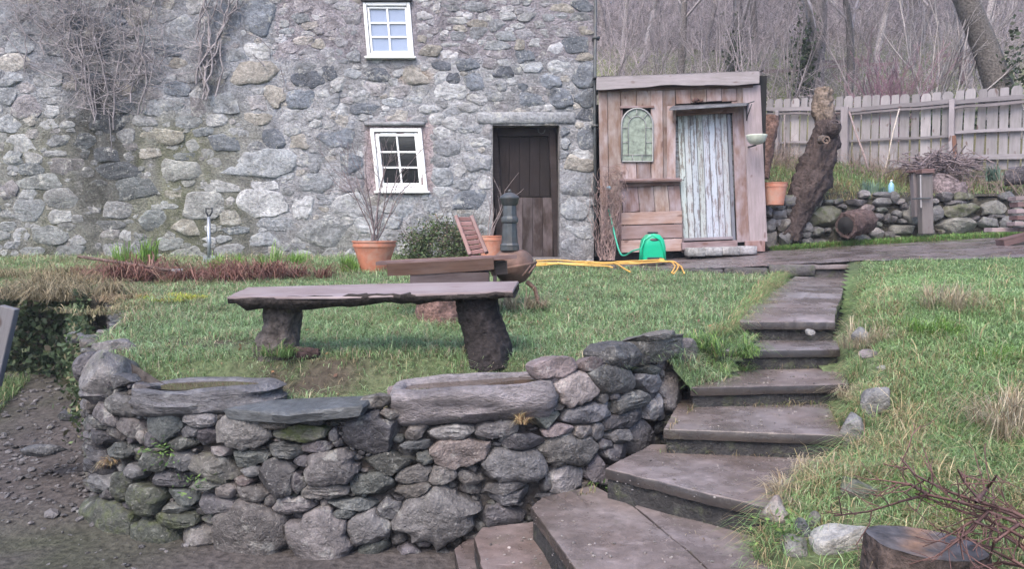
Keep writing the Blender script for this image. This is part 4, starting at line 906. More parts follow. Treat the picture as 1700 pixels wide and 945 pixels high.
# board around the arched window
for x0, x1 in ((1030, 1034), (1082, 1086)): vb(x0, x1, 178, 268, col=cv(.45), d=-.006)
aw = []
def arch(cx, cyt, cyb, rx, d, n=14):
    pts = [S(cx - rx, cyb, d)]
    for k in range(n + 1):
        t = math.pi * (1 - k / n); pts.append(S(cx + rx * math.cos(t), cyt - rx * 1.05 * math.sin(t), d))
    pts.append(S(cx + rx, cyb, d)); return pts
outer = arch(1058, 207, 268, 26, .03); mid_ = arch(1057.5, 207, 268, 15, .032)
mb = MB(); tube(mb, outer + [outer[0]], .012, 6, (.5, .5, .5)); wn = mb.build('arched_window', M['lead'], sh)
mb = MB(); tube(mb, arch(1057.5, 208, 257, 14.5, .03) , .006, 5, (.5, .5, .5))
for l in [((1032, 257), (1084, 257)), ((1032, 212), (1043, 212)), ((1072, 212), (1084, 212)), ((1032, 236), (1043, 236)), ((1072, 236), (1084, 236)), ((1040, 188), (1047, 197)), ((1057, 181), (1057, 193)), ((1075, 188), (1068, 197)), ((1050, 257), (1050, 268)), ((1066, 257), (1066, 268))]:
    tube(mb, [S(l[0][0], l[0][1], .03), S(l[1][0], l[1][1], .03)], .005, 5, (.5, .5, .5))
stuff(mb.build('lead_strip', M['lead'], wn))
mb = MB(); v = arch(1058, 207, 268, 25, .018); mb.add([list(p) for p in v], [tuple(range(len(v)))[::-1]], (.5, .5, .5)); mb.build('pane', M['pane_green'], wn, smooth=False)
# fascia with waney lower edge, roof edge
a, b = S(990, 138, .10), S(1260, 128, .10); n = 40; V = []
for k in range(n):
    t = k / (n - 1); p = a.lerp(b, t); hw = .085; lowr = hw + .006 * math.sin(9 * t) + .006 * math.sin(23 * t + 1) - (.018 * math.sin((t - .15) / .5 * math.pi) if .15 < t < .65 else 0)
    V += [(p.x, p.y - .02, p.z - lowr), (p.x, p.y - .02, p.z + hw), (p.x, p.y + .02, p.z + hw), (p.x, p.y + .02, p.z - lowr)]
V = np.array(V); ctr = (np.array(a) + np.array(b)) / 2; mb = MB(); mb.add(V - ctr, quads(n, 4, True) + [(3, 2, 1, 0), tuple(range(4 * n - 4, 4 * n))], (.55, .53, .54)); o = mb.build('fascia', M['grey_board'], None, smooth=False)
o.parent = sh; o.matrix_basis = WMI(sh) @ Matrix.Translation(ctr)
mb = MB(); xs = np.linspace(a.x - .03, b.x + .06, 130); V = []
for x in xs:
    z = lerp(a.z, b.z, (x - a.x) / (b.x - a.x)) + .082 + .010 * math.sin(x * 82); V += [(x, SY - .125, z), (x, SY + 2.6, z + .25)]
mb.add(V, [(2 * i, 2 * i + 2, 2 * i + 3, 2 * i + 1) for i in range(len(xs) - 1)], (.5, .5, .5)); mb.build('corrugated_roof', M['iron'], sh)
beam('rail', S(993, 149, .02), S(1250, 142, .02), .05, .03, 'shed_board', sh, (.3, .26, .25))
beam('trim', S(1029, 178, .02), S(1086, 177, .02), .03, .03, 'shed_board', sh, cv(.5))
beam('shelf', S(1028, 300, .05), S(1130, 298, .05), .14, .03, 'shed_board', sh, (.42, .40, .42), up=(0, -.3, 1))
beam('batten', S(1034, 307, .03), S(1128, 303, .03), .06, .04, 'shed_board', sh, (.36, .32, .32))
# door canopy slate, head board, bracket
mb = MB(); prism(mb, [S(1111, 180, .26), S(1240, 172, .26), S(1244, 170, -.0), S(1116, 175, .0)], .025, (.10, .105, .12), .012, 5, 6); mb.build('canopy', M['slate'], sh, sharp=50)
beam('door_head', S(1120, 188, .03), S(1222, 182, .03), .075, .05, 'shed_board', sh, (.52, .42, .38))
beam('corbel', S(1119, 203, .06), S(1120, 178, .12), .04, .05, 'shed_board', sh, cv(.45))
mb = MB(); tube(mb, [S(1240, 200, .04), S(1240, 172, .05), S(1252, 168, .22)], .008, 6, (.5, .5, .5)); tube(mb, [S(1240, 196, .05), S(1248, 172, .16)], .007, 6, (.5, .5, .5)); mb.build('bracket', M['iron'], sh)
# peeling door of narrow boards
dz0, dz1 = S(1170, 398).z, S(1170, 190).z
mb = MB(); box(mb, (S(1122, 300).x, SY + .055, dz0), (S(1222, 300).x, SY + .075, dz1), (.3, .3, .3)); dl = mb.build('door', M['peel'], sh, smooth=False)
for k in range(8):
    x0, x1 = lerp(1124, 1206, k / 8), lerp(1124, 1206, (k + 1) / 8); xm = (x0 + x1) / 2
    beam('plank', P(xm + 9, 397, SY + .035), P(xm, 189, SY + .035), (x1 - x0) * SY / F - .008, .022, 'peel', dl, cv(.5, .08))
vb(1206, 1212, 190, 400, 'grey_board', (.30, .33, .38), -.02, .05, 'door_post', 9)
mb = MB(); tube(mb, [P(1131, 297, SY - .02), P(1135, 300, SY - .03), P(1136, 293, SY - .03)], .008, 6, (.5, .5, .5)); mb.build('latch', M['iron'], dl)
# base: planked panel of the lower left and step
for k, (y0, y1) in enumerate(((352, 373), (374, 397), (398, 419))):
    beam('panel_board', S(1031, (y0 + y1) / 2 + 1, .07), S(1132, (y0 + y1) / 2 - 2, .07), (y1 - y0) * SY / F - .006, .028, 'pale_board', sh, cv(.54, .06))
beam('panel_post', S(1134, 420, .05), S(1130, 350, .05), .03, .05, 'dark_board', sh, (.5, .5, .5)); beam('panel_post', S(1030, 421, .04), S(1027, 352, .04), .05, .06, 'dark_board', sh, (.6, .5, .5))
beam('sill_beam', S(1131, 409, .10), S(1222, 405, .10), .10, .14, 'dark_board', sh, (.75, .72, .75)); beam('sill_beam', S(1131, 398, .03), S(1216, 395, .03), .04, .06, 'grey_board', sh, (.35, .33, .35))
for k in range(4):
    x0, x1 = lerp(1140, 1254, k / 4), lerp(1140, 1254, (k + 1) / 4); c = S((x0 + x1) / 2, 417 - k, .28); wd = (x1 - x0) * SY / F
    mb = MB(); box(mb, (c.x - wd / 2 + .004, c.y - .09, c.z - .07), (c.x + wd / 2 - .004, c.y + .16, c.z + .045), cv(.27, .1), None, .012); mb.build('step_block', M['riser'], sh)
vb(1236, 1270, 400, 418, 'shed_board', (.5, .42, .42), .03, .04, 'plinth_board', 0)
# small reddish ornament above the canopy
mb = MB(); blob(mb, S(1155, 166, .08), (.055, .04, .035), (.10, .06, .055), rng, sub=2); blob(mb, S(1164, 167, .08), (.03, .03, .025), (.12, .07, .06), rng, sub=2); mb.build('carved_ornament', M['bark'], sh)

# ------------------------------------------------------------------ things by the shed
rng = random.Random(6)
hr = thing('hose_reel', 'bright green plastic hose reel standing on the paving by the shed', 'hose reel', P(1083, 433, 9.55))
c = P(1083, 412, 9.55); k = 9.55 / F
prof = [(-19, 22), (-19, -2), (-16, -14), (-9, -22), (0, -24), (9, -22), (16, -14), (19, -2), (20, 22)]
mb = MB(); V = []; dpt = [-.13, -.115, .115, .13]; scl = [.90, 1, 1, .90]
for d_, s_ in zip(dpt, scl): V += [(c.x + x * k * s_, c.y + d_, c.z - y * k * s_) for x, y in prof]
n = len(prof); mb.add(V, quads(4, n, True, True) + [tuple(range(n)), tuple(range(3 * n, 4 * n))[::-1]], (.5, .5, .5)); mb.build('casing', M['green_plastic'], hr, sharp=40)
mb = MB(); tube(mb, [P(1065, 433, 9.42), P(1064, 415, 9.41), P(1070, 398, 9.42), P(1083, 391, 9.43), P(1096, 398, 9.42), P(1102, 415, 9.41), P(1104, 433, 9.42)], .013, 8, (.5, .5, .5)); mb.build('rim', M['green_plastic'], hr)
mb = MB(); lathe(mb, [(.0, -.01), (.045, -.01), (.05, 0), (.045, .006), (0, .006)], (0, 0, 0), 20); 
for v in mb.v: v[:] = np.stack([c.x + v[:, 0] * 1.25, c.y - .125 - v[:, 2], P(1086, 398, 9.55).z + v[:, 1] * .42], 1)
mb.build('handle_slot', M['dark_plastic'], hr)
mb = MB(); box(mb, (c.x - .09, c.y - .15, c.z - .165), (c.x + .10, c.y - .11, c.z - .115), (.5, .5, .5), None, .006); mb.build('hose_outlet', M['dark_plastic'], hr, smooth=False)
mb = MB(); box(mb, (c.x - .17, c.y - .12, c.z - .185), (c.x + .18, c.y + .12, c.z - .155), (.5, .5, .5), None, .01); mb.build('base', M['green_plastic'], hr, smooth=False)
mb = MB(); box(mb, (c.x - .07, c.y - .03, c.z + .185), (c.x + .07, c.y + .03, c.z + .21), (.5, .5, .5), None, .01); mb.build('grip', M['dark_plastic'], hr, smooth=False)
def hose(name, pts, r, mat, label, cat, D=None):
    mb = MB(); q = [Vector(p) for p in pts]; s_ = []
    for i in range(len(q) - 1):
        p0, p1, p2, p3 = q[max(i - 1, 0)], q[i], q[i + 1], q[min(i + 2, len(q) - 1)]
        for j in range(6):
            t = j / 6; s_.append(.5 * ((2 * p1) + (p2 - p0) * t + (2 * p0 - 5 * p1 + 4 * p2 - p3) * t * t + (3 * p1 - p0 - 3 * p2 + p3) * t ** 3))
    s_.append(q[-1]); tube(mb, s_, r, 8, (.5, .5, .5)); return tag(mb.build(name, M[mat], None), label, cat)
def gp(x, y, lift=.02):      # on the paving near the shed
    p = PPL(x, y, 1.235, 9.2, .03); return Vector((p.x, p.y, p.z + lift))
hose('green_hose', [P(1010, 346, 10.15), P(1016, 370, 10.1), P(1023, 400, 10.0), P(1030, 421, 9.9), P(1038, 424, 9.8), P(1050, 417, 9.65), P(1064, 413, 9.58)], .011, 'green_hose', 'thin green hose running from the wall tap to the reel', 'hose')
ys = [((888, 444), (960, 438), (1040, 439), (1110, 434), (1122, 438), (1130, 450), (1136, 462)), ((888, 440), (950, 441), (1010, 436), (1080, 438), (1116, 436), (1126, 446), (1118, 463)), ((884, 447), (930, 444), (1000, 442), (1060, 435), (1105, 435), (1120, 444), (1115, 462)), ((905, 443), (960, 446), (1000, 447), (1017, 453)), ((1020, 441), (1028, 450), (1046, 462)), ((890, 438), (940, 437), (1000, 440), (1050, 436), (1100, 432), (1095, 430))]
hs_ = thing('garden_hose', 'loose yellow garden hose lying in loops along the paving edge', 'hose', gp(1000, 440, 0))
for i, l in enumerate(ys):
    mb = MB(); q = [P(x, y, on(hl, x, y).y if y > 447 else lerp(9.35, 8.75, max(0, (y - 434) / 13))) for x, y in l]; s_ = []
    for a_ in range(len(q) - 1):
        p0, p1, p2, p3 = q[max(a_ - 1, 0)], q[a_], q[a_ + 1], q[min(a_ + 2, len(q) - 1)]
        for j in range(6): t = j / 6; s_.append(.5 * ((2 * p1) + (p2 - p0) * t + (2 * p0 - 5 * p1 + 4 * p2 - p3) * t * t + (3 * p1 - p0 - 3 * p2 + p3) * t ** 3))
    s_.append(q[-1])
    s_ = [Vector((p.x, p.y, max(p.z, float(hl(np.array(p.x), np.array(p.y))) + .05 + i * .004, (float(hp(p.x, p.y)) + .02 + i * .004) if p.y > float(ip(p.x, PATHF)) else 0))) for p in s_]
    tube(mb, s_, .0095, 8, (.5, .5, .5)); mb.build('hose_loop', M['yellow_hose'], hs_)
tp = thing('wall_tap', 'pale blue plastic cover on the tap at the shed corner', 'tap', P(1011, 312, 10.2))
mb = MB(); blob(mb, P(1011, 312, 10.15), (.035, .03, .03), (.3, .42, .5), rng, sub=2); mb.build('cover', M['blue'], tp)
mb = MB(); tube(mb, [P(1010, 314, 10.22), P(1010, 348, 10.2)], .012, 8, (.5, .5, .5)); mb.build('pipe', M['iron'], tp)
# basin on a bracket at the shed corner
bs = thing('hanging_basin', 'shallow pale basin fixed to the right corner post of the shed', 'basin', P(1256, 240, 9.95))
mb = MB(); c = P(1256, 224, 9.95); lathe(mb, [(.03, -.125), (.08, -.115), (.115, -.075), (.135, -.02), (.138, 0), (.128, 0), (.12, -.03), (.07, -.09), (.0, -.1)], c, 28); mb.build('bowl', M['bowl'], bs)
mb = MB(); tube(mb, [c + Vector((0, .34, -.12)), c + Vector((0, .02, -.13))], .012, 8, (.4, .4, .4)); mb.build('bracket', M['iron'], bs)
ROCKS = [(1.42, 2.45, .22)]
# ------------------------------------------------------------------ picket fence on the upper bank
rng = random.Random(14)
def fpt(t): # along the fence by pixel x
    a, b = np.array(FENCE[1]), np.array(FENCE[3]); d = ray(t, 300); den = d.x * (b - a)[1] - d.y * (b - a)[0]
    k = (a[0] * (b - a)[1] - a[1] * (b - a)[0]) / den; return np.array([d.x * k, d.y * k])
fe = thing('picket_fence', 'grey weathered picket fence along the top of the bank', 'fence', (6.4, 12.9, 2.8))
p0, p1 = fpt(1255), fpt(1740); L = np.linalg.norm(p1 - p0); dv = (p1 - p0) / L; nrm = np.array([dv[1], -dv[0]])
if nrm[1] > 0: nrm = -nrm
s_ = 0; i = 0; meshes = {}
def fz(p, ytop=None):
    x, _ = PX(p[0], p[1], 2.8); yt = float(ip(x, [(1255, 164), (1480, 157), (1700, 141), (1760, 136)])); yb = float(ip(x, [(1255, 268), (1480, 284), (1700, 274)]))
    k = p[1]
    return P(x, yb, p[1]).z, P(x, yt, p[1]).z
while s_ < L:
    wd = .145 if i % 2 == 0 else .115; p = p0 + dv * (s_ + wd / 2); zb, zt = fz(p); zb -= .05; zt += rng.uniform(-.015, .015); h = zt - zb
    mb = MB(); rd = i % 2 == 0; pr = [(-wd / 2, 0), (wd / 2, 0), (wd / 2, h - (.05 if rd else .012))]
    pr += [(wd / 2 * .75, h - .015), (wd / 4, h), (-wd / 4, h), (-wd / 2 * .75, h - .015)] if rd else [(wd / 2 - .01, h), (-wd / 2 + .01, h)]
    pr += [(-wd / 2, h - (.05 if rd else .012))]; n = len(pr)
    V = [(z - h / 2, x, -.011) for x, z in pr] + [(z - h / 2, x, .011) for x, z in pr]
    g = rng.uniform(.42, .6); mb.add(V, quads(2, n, True) + [tuple(range(n))[::-1], tuple(range(n, 2 * n))], (g, g * .99, g * 1.01))
    o = mb.build('picket', M['fence_board'], None, smooth=False); o.parent = fe
    x_, y_, z_ = Vector((0, 0, 1)), Vector((dv[0], dv[1], 0)), Vector((0, 0, 1)).cross(Vector((dv[0], dv[1], 0)))
    lean = Matrix.Rotation(rng.uniform(-.018, .018), 4, Vector((nrm[0], nrm[1], 0)))
    o.matrix_basis = WMI(fe) @ Matrix.Translation((p[0] - nrm[0] * .03, p[1] - nrm[1] * .03, (zt + zb) / 2)) @ lean @ Matrix((x_, y_, z_)).transposed().to_4x4()
    s_ += wd + rng.uniform(.020, .036); i += 1
def fl(x, y, off=.03): p = fpt(x) + nrm * off; q = P(x, y, p[1]); return Vector((p[0], p[1], q.z))
up3 = (nrm[0], nrm[1], 0)
for xa, ya, xb, yb, wd in [(1255, 181, 1400, 180, .07), (1400, 183, 1577, 168, .07), (1577, 170, 1740, 156, .07), (1255, 236, 1400, 236, .035), (1400, 234, 1577, 226, .035), (1577, 220, 1740, 211, .05), (1400, 282, 1577, 272, .08), (1577, 262, 1740, 258, .08)]:
    beam('rail', fl(xa, ya), fl(xb, yb), wd, .04, 'fence_board', fe, (.42, .41, .43), up=up3, wob=.012, seg=14, seed=xa)
for xa, ya, xb, yb in [(1255, 189, 1400, 188), (1400, 190, 1577, 174), (1577, 180, 1740, 164)]:
    beam('pole_rail', fl(xa, ya, .06), fl(xb, yb, .06), .035, .035, 'fence_board', fe, (.34, .32, .33), up=up3, wob=.02, seg=18, seed=xb)
for x, yt, yb, wd in [(1290, 184, 275, .05), (1401, 178, 290, .12), (1577, 165, 275, .075)]: beam('post', fl(x + 3, yb, .07), fl(x, yt, .07), wd, .09, 'fence_board', fe, (.48, .46, .48), up=up3)
beam('post', fl(1590, 292, .12), fl(1583, 225, .10), .055, .05, 'brown_board', fe, (.55, .5, .5), up=up3)
for k, (xa, ya, xb, yb, c, lb) in enumerate([(1458, 290, 1410, 185, (.24, .19, .19), 'brown stick leaning across the picket fence'), (1477, 303, 1492, 180, (.42, .38, .34), 'pale thin cane leaning upright on the picket fence'), (1318, 272, 1304, 190, (.22, .19, .19), 'crooked thin branch against the fence behind the flower pot'), (1698, 0, 1698, 0, 0, 0)][:3]):
    mb = MB(); A, B = fl(xa, ya, .5), fl(xb, yb, .12); tube(mb, [A, A.lerp(B, .3) + Vector((.01, 0, 0)), A.lerp(B, .7) - Vector((.01, 0, 0)), B], [.02, .019, .017, .014] if k == 0 else .01, 6, c, rough=.1)
    tag(mb.build('garden_cane', M['twig'], None), lb, 'stick')

# ------------------------------------------------------------------ rough wall at the foot of the upper bank
rw = thing('bank_wall', 'mossy rough stone wall holding the bank below the picket fence', 'stone wall', (5.4, 10.85, 1.5))
BW = [(3.5, 10.75), (3.9, 10.6), (4.5, 10.8), (5.2, 10.75), (5.9, 10.7), (6.6, 10.6), (7.6, 10.4), (9, 10.2)]
cur2 = Curtain(BW)
ZA = (1250, 270, 5.561); ZB = (1480, 230, 4.5)
W2 = [(ZA, "140,450,95,90,L 260,420,130,35,S 255,475,140,90,L 155,575,115,120,L 235,550,60,90,L 305,575,120,120,B 175,710,150,150,B 330,705,160,140,S 505,590,120,95,L 515,665,115,45,S 520,730,100,60,S 680,500,290,190,M 640,745,160,80,D 700,625,55,40,L 1035,290,100,75,L 1200,295,160,50,S 1210,365,150,85,S 1205,435,120,40,G 1150,505,130,70,D 1150,570,110,50,G 1145,655,110,120,L 600,370,70,80,B 830,405,110,40,D 960,365,190,50,D 1060,430,160,80,R 1250,520,60,90,D 900,670,160,50,D"),
 (ZB, "20,440,60,90,S 50,560,70,60,S 25,600,50,60,D 110,510,60,60,D 155,560,120,170,C 95,680,200,120,C 90,620,110,40,S 345,560,90,120,S 405,435,120,65,D 540,435,150,65,M 490,475,360,30,D 525,535,300,110,M 480,640,330,120,C 760,520,190,110,C 870,430,120,60,S 740,625,190,100,S 640,600,80,40,D 790,575,190,30,D 850,625,110,80,S 330,470,80,40,L 70,470,80,40,L 940,480,80,50,S 940,560,90,80,S 960,640,80,60,S")]
sd2 = []
for (ox, oy, s), txt in W2:
    for q in txt.split():
        a = q.split(','); cx, cy, w_, h_ = map(float, a[:4]); z = px_seed(cur2, ox + cx / s, oy + cy / s, w_ / s, h_ / s, rng.uniform(-.1, .1), a[4])
        if z: sd2.append(z)
f2 = lambda u, v: (v > 2.1) | (v < 1.4)
sd2 = fill_seeds(sd2, rng, (0, cur2.L[-1], 1.4, 2.1), [(.06, .10), (.035, .05)], 260, .8, f2, (1.2, 2.2))
rad2, _ = stone_cells(sd2, .008, 1.16, .003, None, 28, 2.8, .9)
for (u, v, a, b, ro, tg), r_ in zip(sd2, rad2):
    if r_.max() < .015: continue
    r_ = np.maximum(r_, .35 * r_.mean()); p, d = cur2.at(min(max(u, 0), cur2.L[-1] - 1e-3)); c, ms = HUE.get(tg, (PAL.get(tg, (.15, .15, .15)), .2))
    if tg == 'f': c = np.array(PAL[rng.choice('SGBD')]); ms = .3
    mb = MB(); N = np.array([d[1], -d[0], 0]); stone(mb, np.array([p[0], p[1], v]), (d[0], d[1], 0), (0, 0, 1), N, r_, .35 * min(a, b) + .03, .12, np.array(c) * .85, rng, facet=9, rough=.10, moss=.35 if tg == 'M' else ms, pw=3.5, cut=(.52, .88), face=rng.uniform(.45, .75)); mb.build('stone', M['stone'], rw, sharp=34)
mb = MB(); V = []
for z in (1.2, 1.6, 2.0, 2.15):
    for s_ in np.linspace(0, cur2.L[-1] - 1e-3, 40):
        p, d = cur2.at(s_); n = np.array([d[1], -d[0]]); q = p - n * (.08 if z < 2.05 else .45); V.append((q[0], q[1], z - .06 if z < 2 else float(hh(np.array(q[0]), np.array(q[1]))) + (.0 if z < 2.05 else .06)))
V = np.array(V); mb.add(V, quads(4, 40), np.array([.05, .048, .04]) * (1 + .4 * fbm(V, 7)[:, None])); mb.build('earth_core', M['soil'], rw)

# ------------------------------------------------------------------ logs and stumps
def log(mb, pts, rads, k=22, col=(.1, .08, .07), rough=.16, seed=0, fl_=.1, cap=True, capcol=None):
    pts = [Vector(p) for p in pts]; n0 = len(pts); T = []; RR = []
    for i in range(n0 - 1):
        for j in range(6): T.append(pts[i].lerp(pts[i + 1], j / 6)); RR.append(lerp(rads[i], rads[i + 1], j / 6))
    T.append(pts[-1]); RR.append(rads[-1]); a = np.linspace(0, 2 * np.pi, k, endpoint=False); V = []; X = None
    for i, (p, r_) in enumerate(zip(T, RR)):
        d = (T[min(i + 1, len(T) - 1)] - T[max(i - 1, 0)]).normalized()
        if X is None: X, Y_ = frame(d, Vector((0, 1, 0)))
        else: X = (X - d * X.dot(d)).normalized(); Y_ = d.cross(X)
        cs = np.stack([np.cos(a) * 2.2, np.sin(a) * 2.2, np.full(k, i * .22)], 1)
        m_ = 1 + rough * fbm(cs, 1.7, seed, 3) + .5 * rough * vn(cs, 4.5, seed + 2) + fl_ * np.abs(vn(cs * np.array([2.2, 2.2, .5]), 1.6, seed + 4))
        V.append(np.array(p) + (r_ * m_)[:, None] * (np.cos(a)[:, None] * np.array(X) + np.sin(a)[:, None] * np.array(Y_)))
    V = np.concatenate(V); n = len(T); f = quads(n, k, True)
    cc = np.array(col)[None] * (1 + .55 * fbm(V * np.array([1, 1, .35]), 22, seed + 8))[:, None]
    mb.add(V, f, np.clip(cc, 0, 1))
    if cap:
        for e in (0, n - 1):
            ring = V[e * k:(e + 1) * k]; c = ring.mean(0); W = np.concatenate([ring, c + (ring - c) * .55, c[None]])
            q = quads(2, k, True, e > 0) + [((k + i, k + (i + 1) % k, 2 * k) if e else (k + (i + 1) % k, k + i, 2 * k)) for i in range(k)]
            q = [t[::-1] for t in q]
            mb.add(W, q, capcol or col)
# leaning dead trunk below the fence
t = thing('dead_tree', 'tall dark dead tree trunk leaning right in front of the fence', 'tree stump', P(1335, 372, 10.35))
mb = MB(); log(mb, [P(1308, 400, 10.72), P(1317, 372, 10.74), P(1328, 338, 10.76), P(1346, 300, 10.78), P(1360, 265, 10.8), P(1370, 235, 10.83), P(1372, 208, 10.85), P(1371, 196, 10.9)], [.15, .15, .19, .215, .20, .165, .13, .11], 44, (.055, .042, .041), .32, 5, .36); mb.build('trunk', M['bark'], t)
mb = MB(); log(mb, [P(1370, 208, 10.88), P(1366, 180, 10.92), P(1365, 160, 10.95), P(1367, 148, 10.97)], [.13, .14, .125, .095], 26, (.15, .12, .10), .34, 9, .34); mb.build('bare_top', M['bark'], t)
mb = MB(); log(mb, [P(1376, 222, 10.7), P(1384, 212, 10.55), P(1387, 202, 10.5)], [.10, .10, .07], 16, (.07, .055, .055), .2, 12); mb.build('branch_stub', M['bark'], t)
mb = MB(); log(mb, [P(1363, 232, 10.55), P(1372, 232, 10.4)], [.06, .055], 14, (.12, .10, .09), .1, 2, capcol=(.16, .12, .1)); mb.build('branch_stub', M['bark'], t)
mb = MB(); log(mb, [P(1262, 295, 11.6), P(1270, 250, 11.6), P(1277, 210, 11.6), P(1280, 192, 11.6)], [.13, .12, .12, .11], 18, (.16, .10, .085), .3, 22, .2); tag(mb.build('dead_tree', M['bark'], None), 'short reddish dead trunk half hidden behind the shed corner', 'tree stump')
# split post with cap set in the bank wall
gpst = thing('old_gate_post', 'pair of old grey posts strapped together in front of the bank wall', 'post', P(1533, 385, 10.4))
beam('post', P(1537, 388, 10.42), P(1535, 288, 10.42), .155, .12, 'fence_board', gpst, (.34, .32, .31)); beam('post', P(1524, 360, 10.55), P(1520, 287, 10.55), .13, .10, 'fence_board', gpst, (.40, .37, .38))
beam('edge_strip', P(1529, 345, 10.34), P(1528, 290, 10.34), .015, .02, 'fence_board', gpst, (.7, .7, .7)); beam('cap', P(1525, 285, 10.4), P(1546, 284, 10.4), .06, .17, 'red_wood', gpst, (.5, .5, .5)); beam('strap', P(1514, 330, 10.33), P(1546, 329, 10.33), .02, .02, 'iron', gpst)
beam('cap', P(1509, 285, 10.54), P(1524, 284, 10.54), .03, .15, 'dark_board', gpst, (.6, .5, .5))
# cut stump behind the wall
mb = MB(); log(mb, [P(1573, 322, 11.1), P(1573, 302, 11.1), P(1575, 298, 11.1)], [.25, .21, .20], 22, (.17, .14, .15), .16, 33, .2, capcol=(.12, .11, .11)); tag(mb.build('cut_stump', M['bark'], None), 'low dark cut stump on top of the bank wall', 'tree stump')
# rusty bin in the wall
rb = thing('rusty_bucket', 'rusty metal drum lying in front of the bank wall', 'drum', P(1420, 400, 10.3)); mb = MB()
cA, cB = P(1404, 374, 10.3), P(1440, 366, 10.55); log(mb, [cA, cA.lerp(cB, .15), cA.lerp(cB, .5), cB], [.16, .17, .17, .16], 24, (.075, .052, .05), .2, 61, .12); mb.build('body', M['bark'], rb)
mb = MB(); tube(mb, [cA - (cB - cA) * .02, cA + (cB - cA) * .01], [.12, .12], 20, (.5, .5, .5)); mb.build('mouth', M['black'], rb)
# terracotta pots
def pot(label, x, yt, yb, D, wt, wb, band=True):
    k = D / F; c = P(x, yb, D); H = (yb - yt) * k; rt, rb_ = wt * k / 2, wb * k / 2
    t = thing('terracotta_pot', label, 'plant pot', c); mb = MB()
    pr = [(rb_ * .9, 0), (rb_, .006), (lerp(rb_, rt, .5) * 1.01, H * .5), (rt * .965, H * .80)] + ([(rt * 1.0, H * .805), (rt * 1.015, H * .84)] if band else []) + [(rt * 1.0, H * .95), (rt * 1.045, H * .955), (rt * 1.05, H), (rt * .93, H), (rt * .90, H * .9)]
    lathe(mb, pr, c, 40); mb.build('pot', M['terracotta'], t, sharp=40)
    mb = MB(); a = np.linspace(0, 6.283, 24, endpoint=False); V = np.stack([c.x + rt * .92 * np.cos(a), c.y + rt * .92 * np.sin(a), c.z + H * .92 + 0 * a], 1); mb.add(np.concatenate([V, [[c.x, c.y, c.z + H * .95]]]), [(i, (i + 1) % 24, 24) for i in range(24)], (.06, .05, .04)); mb.build('compost', M['soil'], t)
    return c, H, rt
POT1 = pot('large terracotta pot holding a bare twiggy shrub beneath the lower window', 622, 400, 452, 8.7, 70, 44)
POT2 = pot('terracotta pot behind the slatted chair by the house door', 815, 391, 436, 9.3, 42, 30)
POT3 = pot('ribbed terracotta pot on the wall beside the shed', 1285, 304, 341, 10.45, 40, 30)
# ------------------------------------------------------------------ spade and long hoe
t = thing('garden_spade', 'spade standing upright in the flower bed against the house', 'spade', P(347, 432, 9.6))
mb = MB(); tube(mb, [P(347, 428, 9.6), P(347, 400, 9.62), P(346.5, 360, 9.68)], [.022, .024, .022], 10, (.5, .5, .5)); mb.build('shaft', M['steel'], t)
mb = MB(); tube(mb, [P(346.5, 361, 9.68), P(342, 352, 9.7), P(342, 346, 9.7), P(352, 346, 9.7), P(352, 352, 9.7), P(346.5, 361, 9.68)], .012, 8, (.5, .5, .5)); mb.build('handle', M['dark_plastic'], t)
mb = MB(); V = [P(x, y, 9.59 + dd) for dd in (0, .008) for x, y in ((337, 424), (357, 424), (357, 445), (347, 453), (337, 445))]; mb.add([list(v) for v in V], [(0, 4, 3, 2, 1), (5, 6, 7, 8, 9)] + [(i, (i + 1) % 5, 5 + (i + 1) % 5, 5 + i) for i in range(5)], (.5, .5, .5)); mb.build('blade', M['steel'], t, smooth=False)
t = thing('long_hoe', 'long handled hoe lying across the dead stalks in front of the house', 'hoe', P(295, 460, 8.2))
mb = MB(); tube(mb, [P(130, 426, 8.0), P(200, 436, 7.85), P(286, 450, 7.7)], [.016, .017, .017], 8, (.12, .085, .075)); mb.build('shaft', M['bark'], t)
mb = MB(); V = [P(x, y, 7.68 + dd) for dd in (0, .01) for x, y in ((283, 447), (304, 446), (300, 455), (292, 463))]; mb.add([list(v) for v in V], [(0, 3, 2, 1), (4, 5, 6, 7)] + [(i, (i + 1) % 4, 4 + (i + 1) % 4, 4 + i) for i in range(4)], (.5, .5, .5)); mb.build('blade', M['steel'], t, smooth=False)
# ------------------------------------------------------------------ log bench on the lawn
t = thing('log_bench', 'rustic bench of one wet plank on two log stumps near the wall', 'bench', (-.95, 4.4, .88))
top = [P(377, 493, 4.22), P(560, 493, 4.2), P(852, 483, 4.2), P(862, 467, 4.55), P(640, 471, 4.55), P(410, 477, 4.5)]
mb = MB(); ctr = sum(top, Vector()) / 6
prism(mb, [p - ctr for p in top], .012, (.5, .5, .5), .008, 4, 8, .004)
o = mb.build('seat_plank', M['bench'], None, sharp=50); o.parent = t; o.matrix_basis = WMI(t) @ Matrix.Translation(ctr)
mb = MB(); n = 34; V = []
for k in range(n):
    u = k / (n - 1); a = top[0].lerp(top[2], u); b = top[5].lerp(top[3], u); th = .055 + .012 * math.sin(7 * u) + .008 * math.sin(31 * u)
    if u < .04: th *= .4
    if u > .8: th *= .55
    q0_ = a.lerp(b, .04); q1_ = a.lerp(b, .9)
    for w_, z in ((a.lerp(b, -.01), -.009), (a.lerp(b, -.015), -.035), (a.lerp(b, .10), -.02 - th), (a.lerp(b, .5), -.035 - th), (q1_, -.03 - th * .5), (q1_, -.012)): V.append((w_.x, w_.y, w_.z + z))
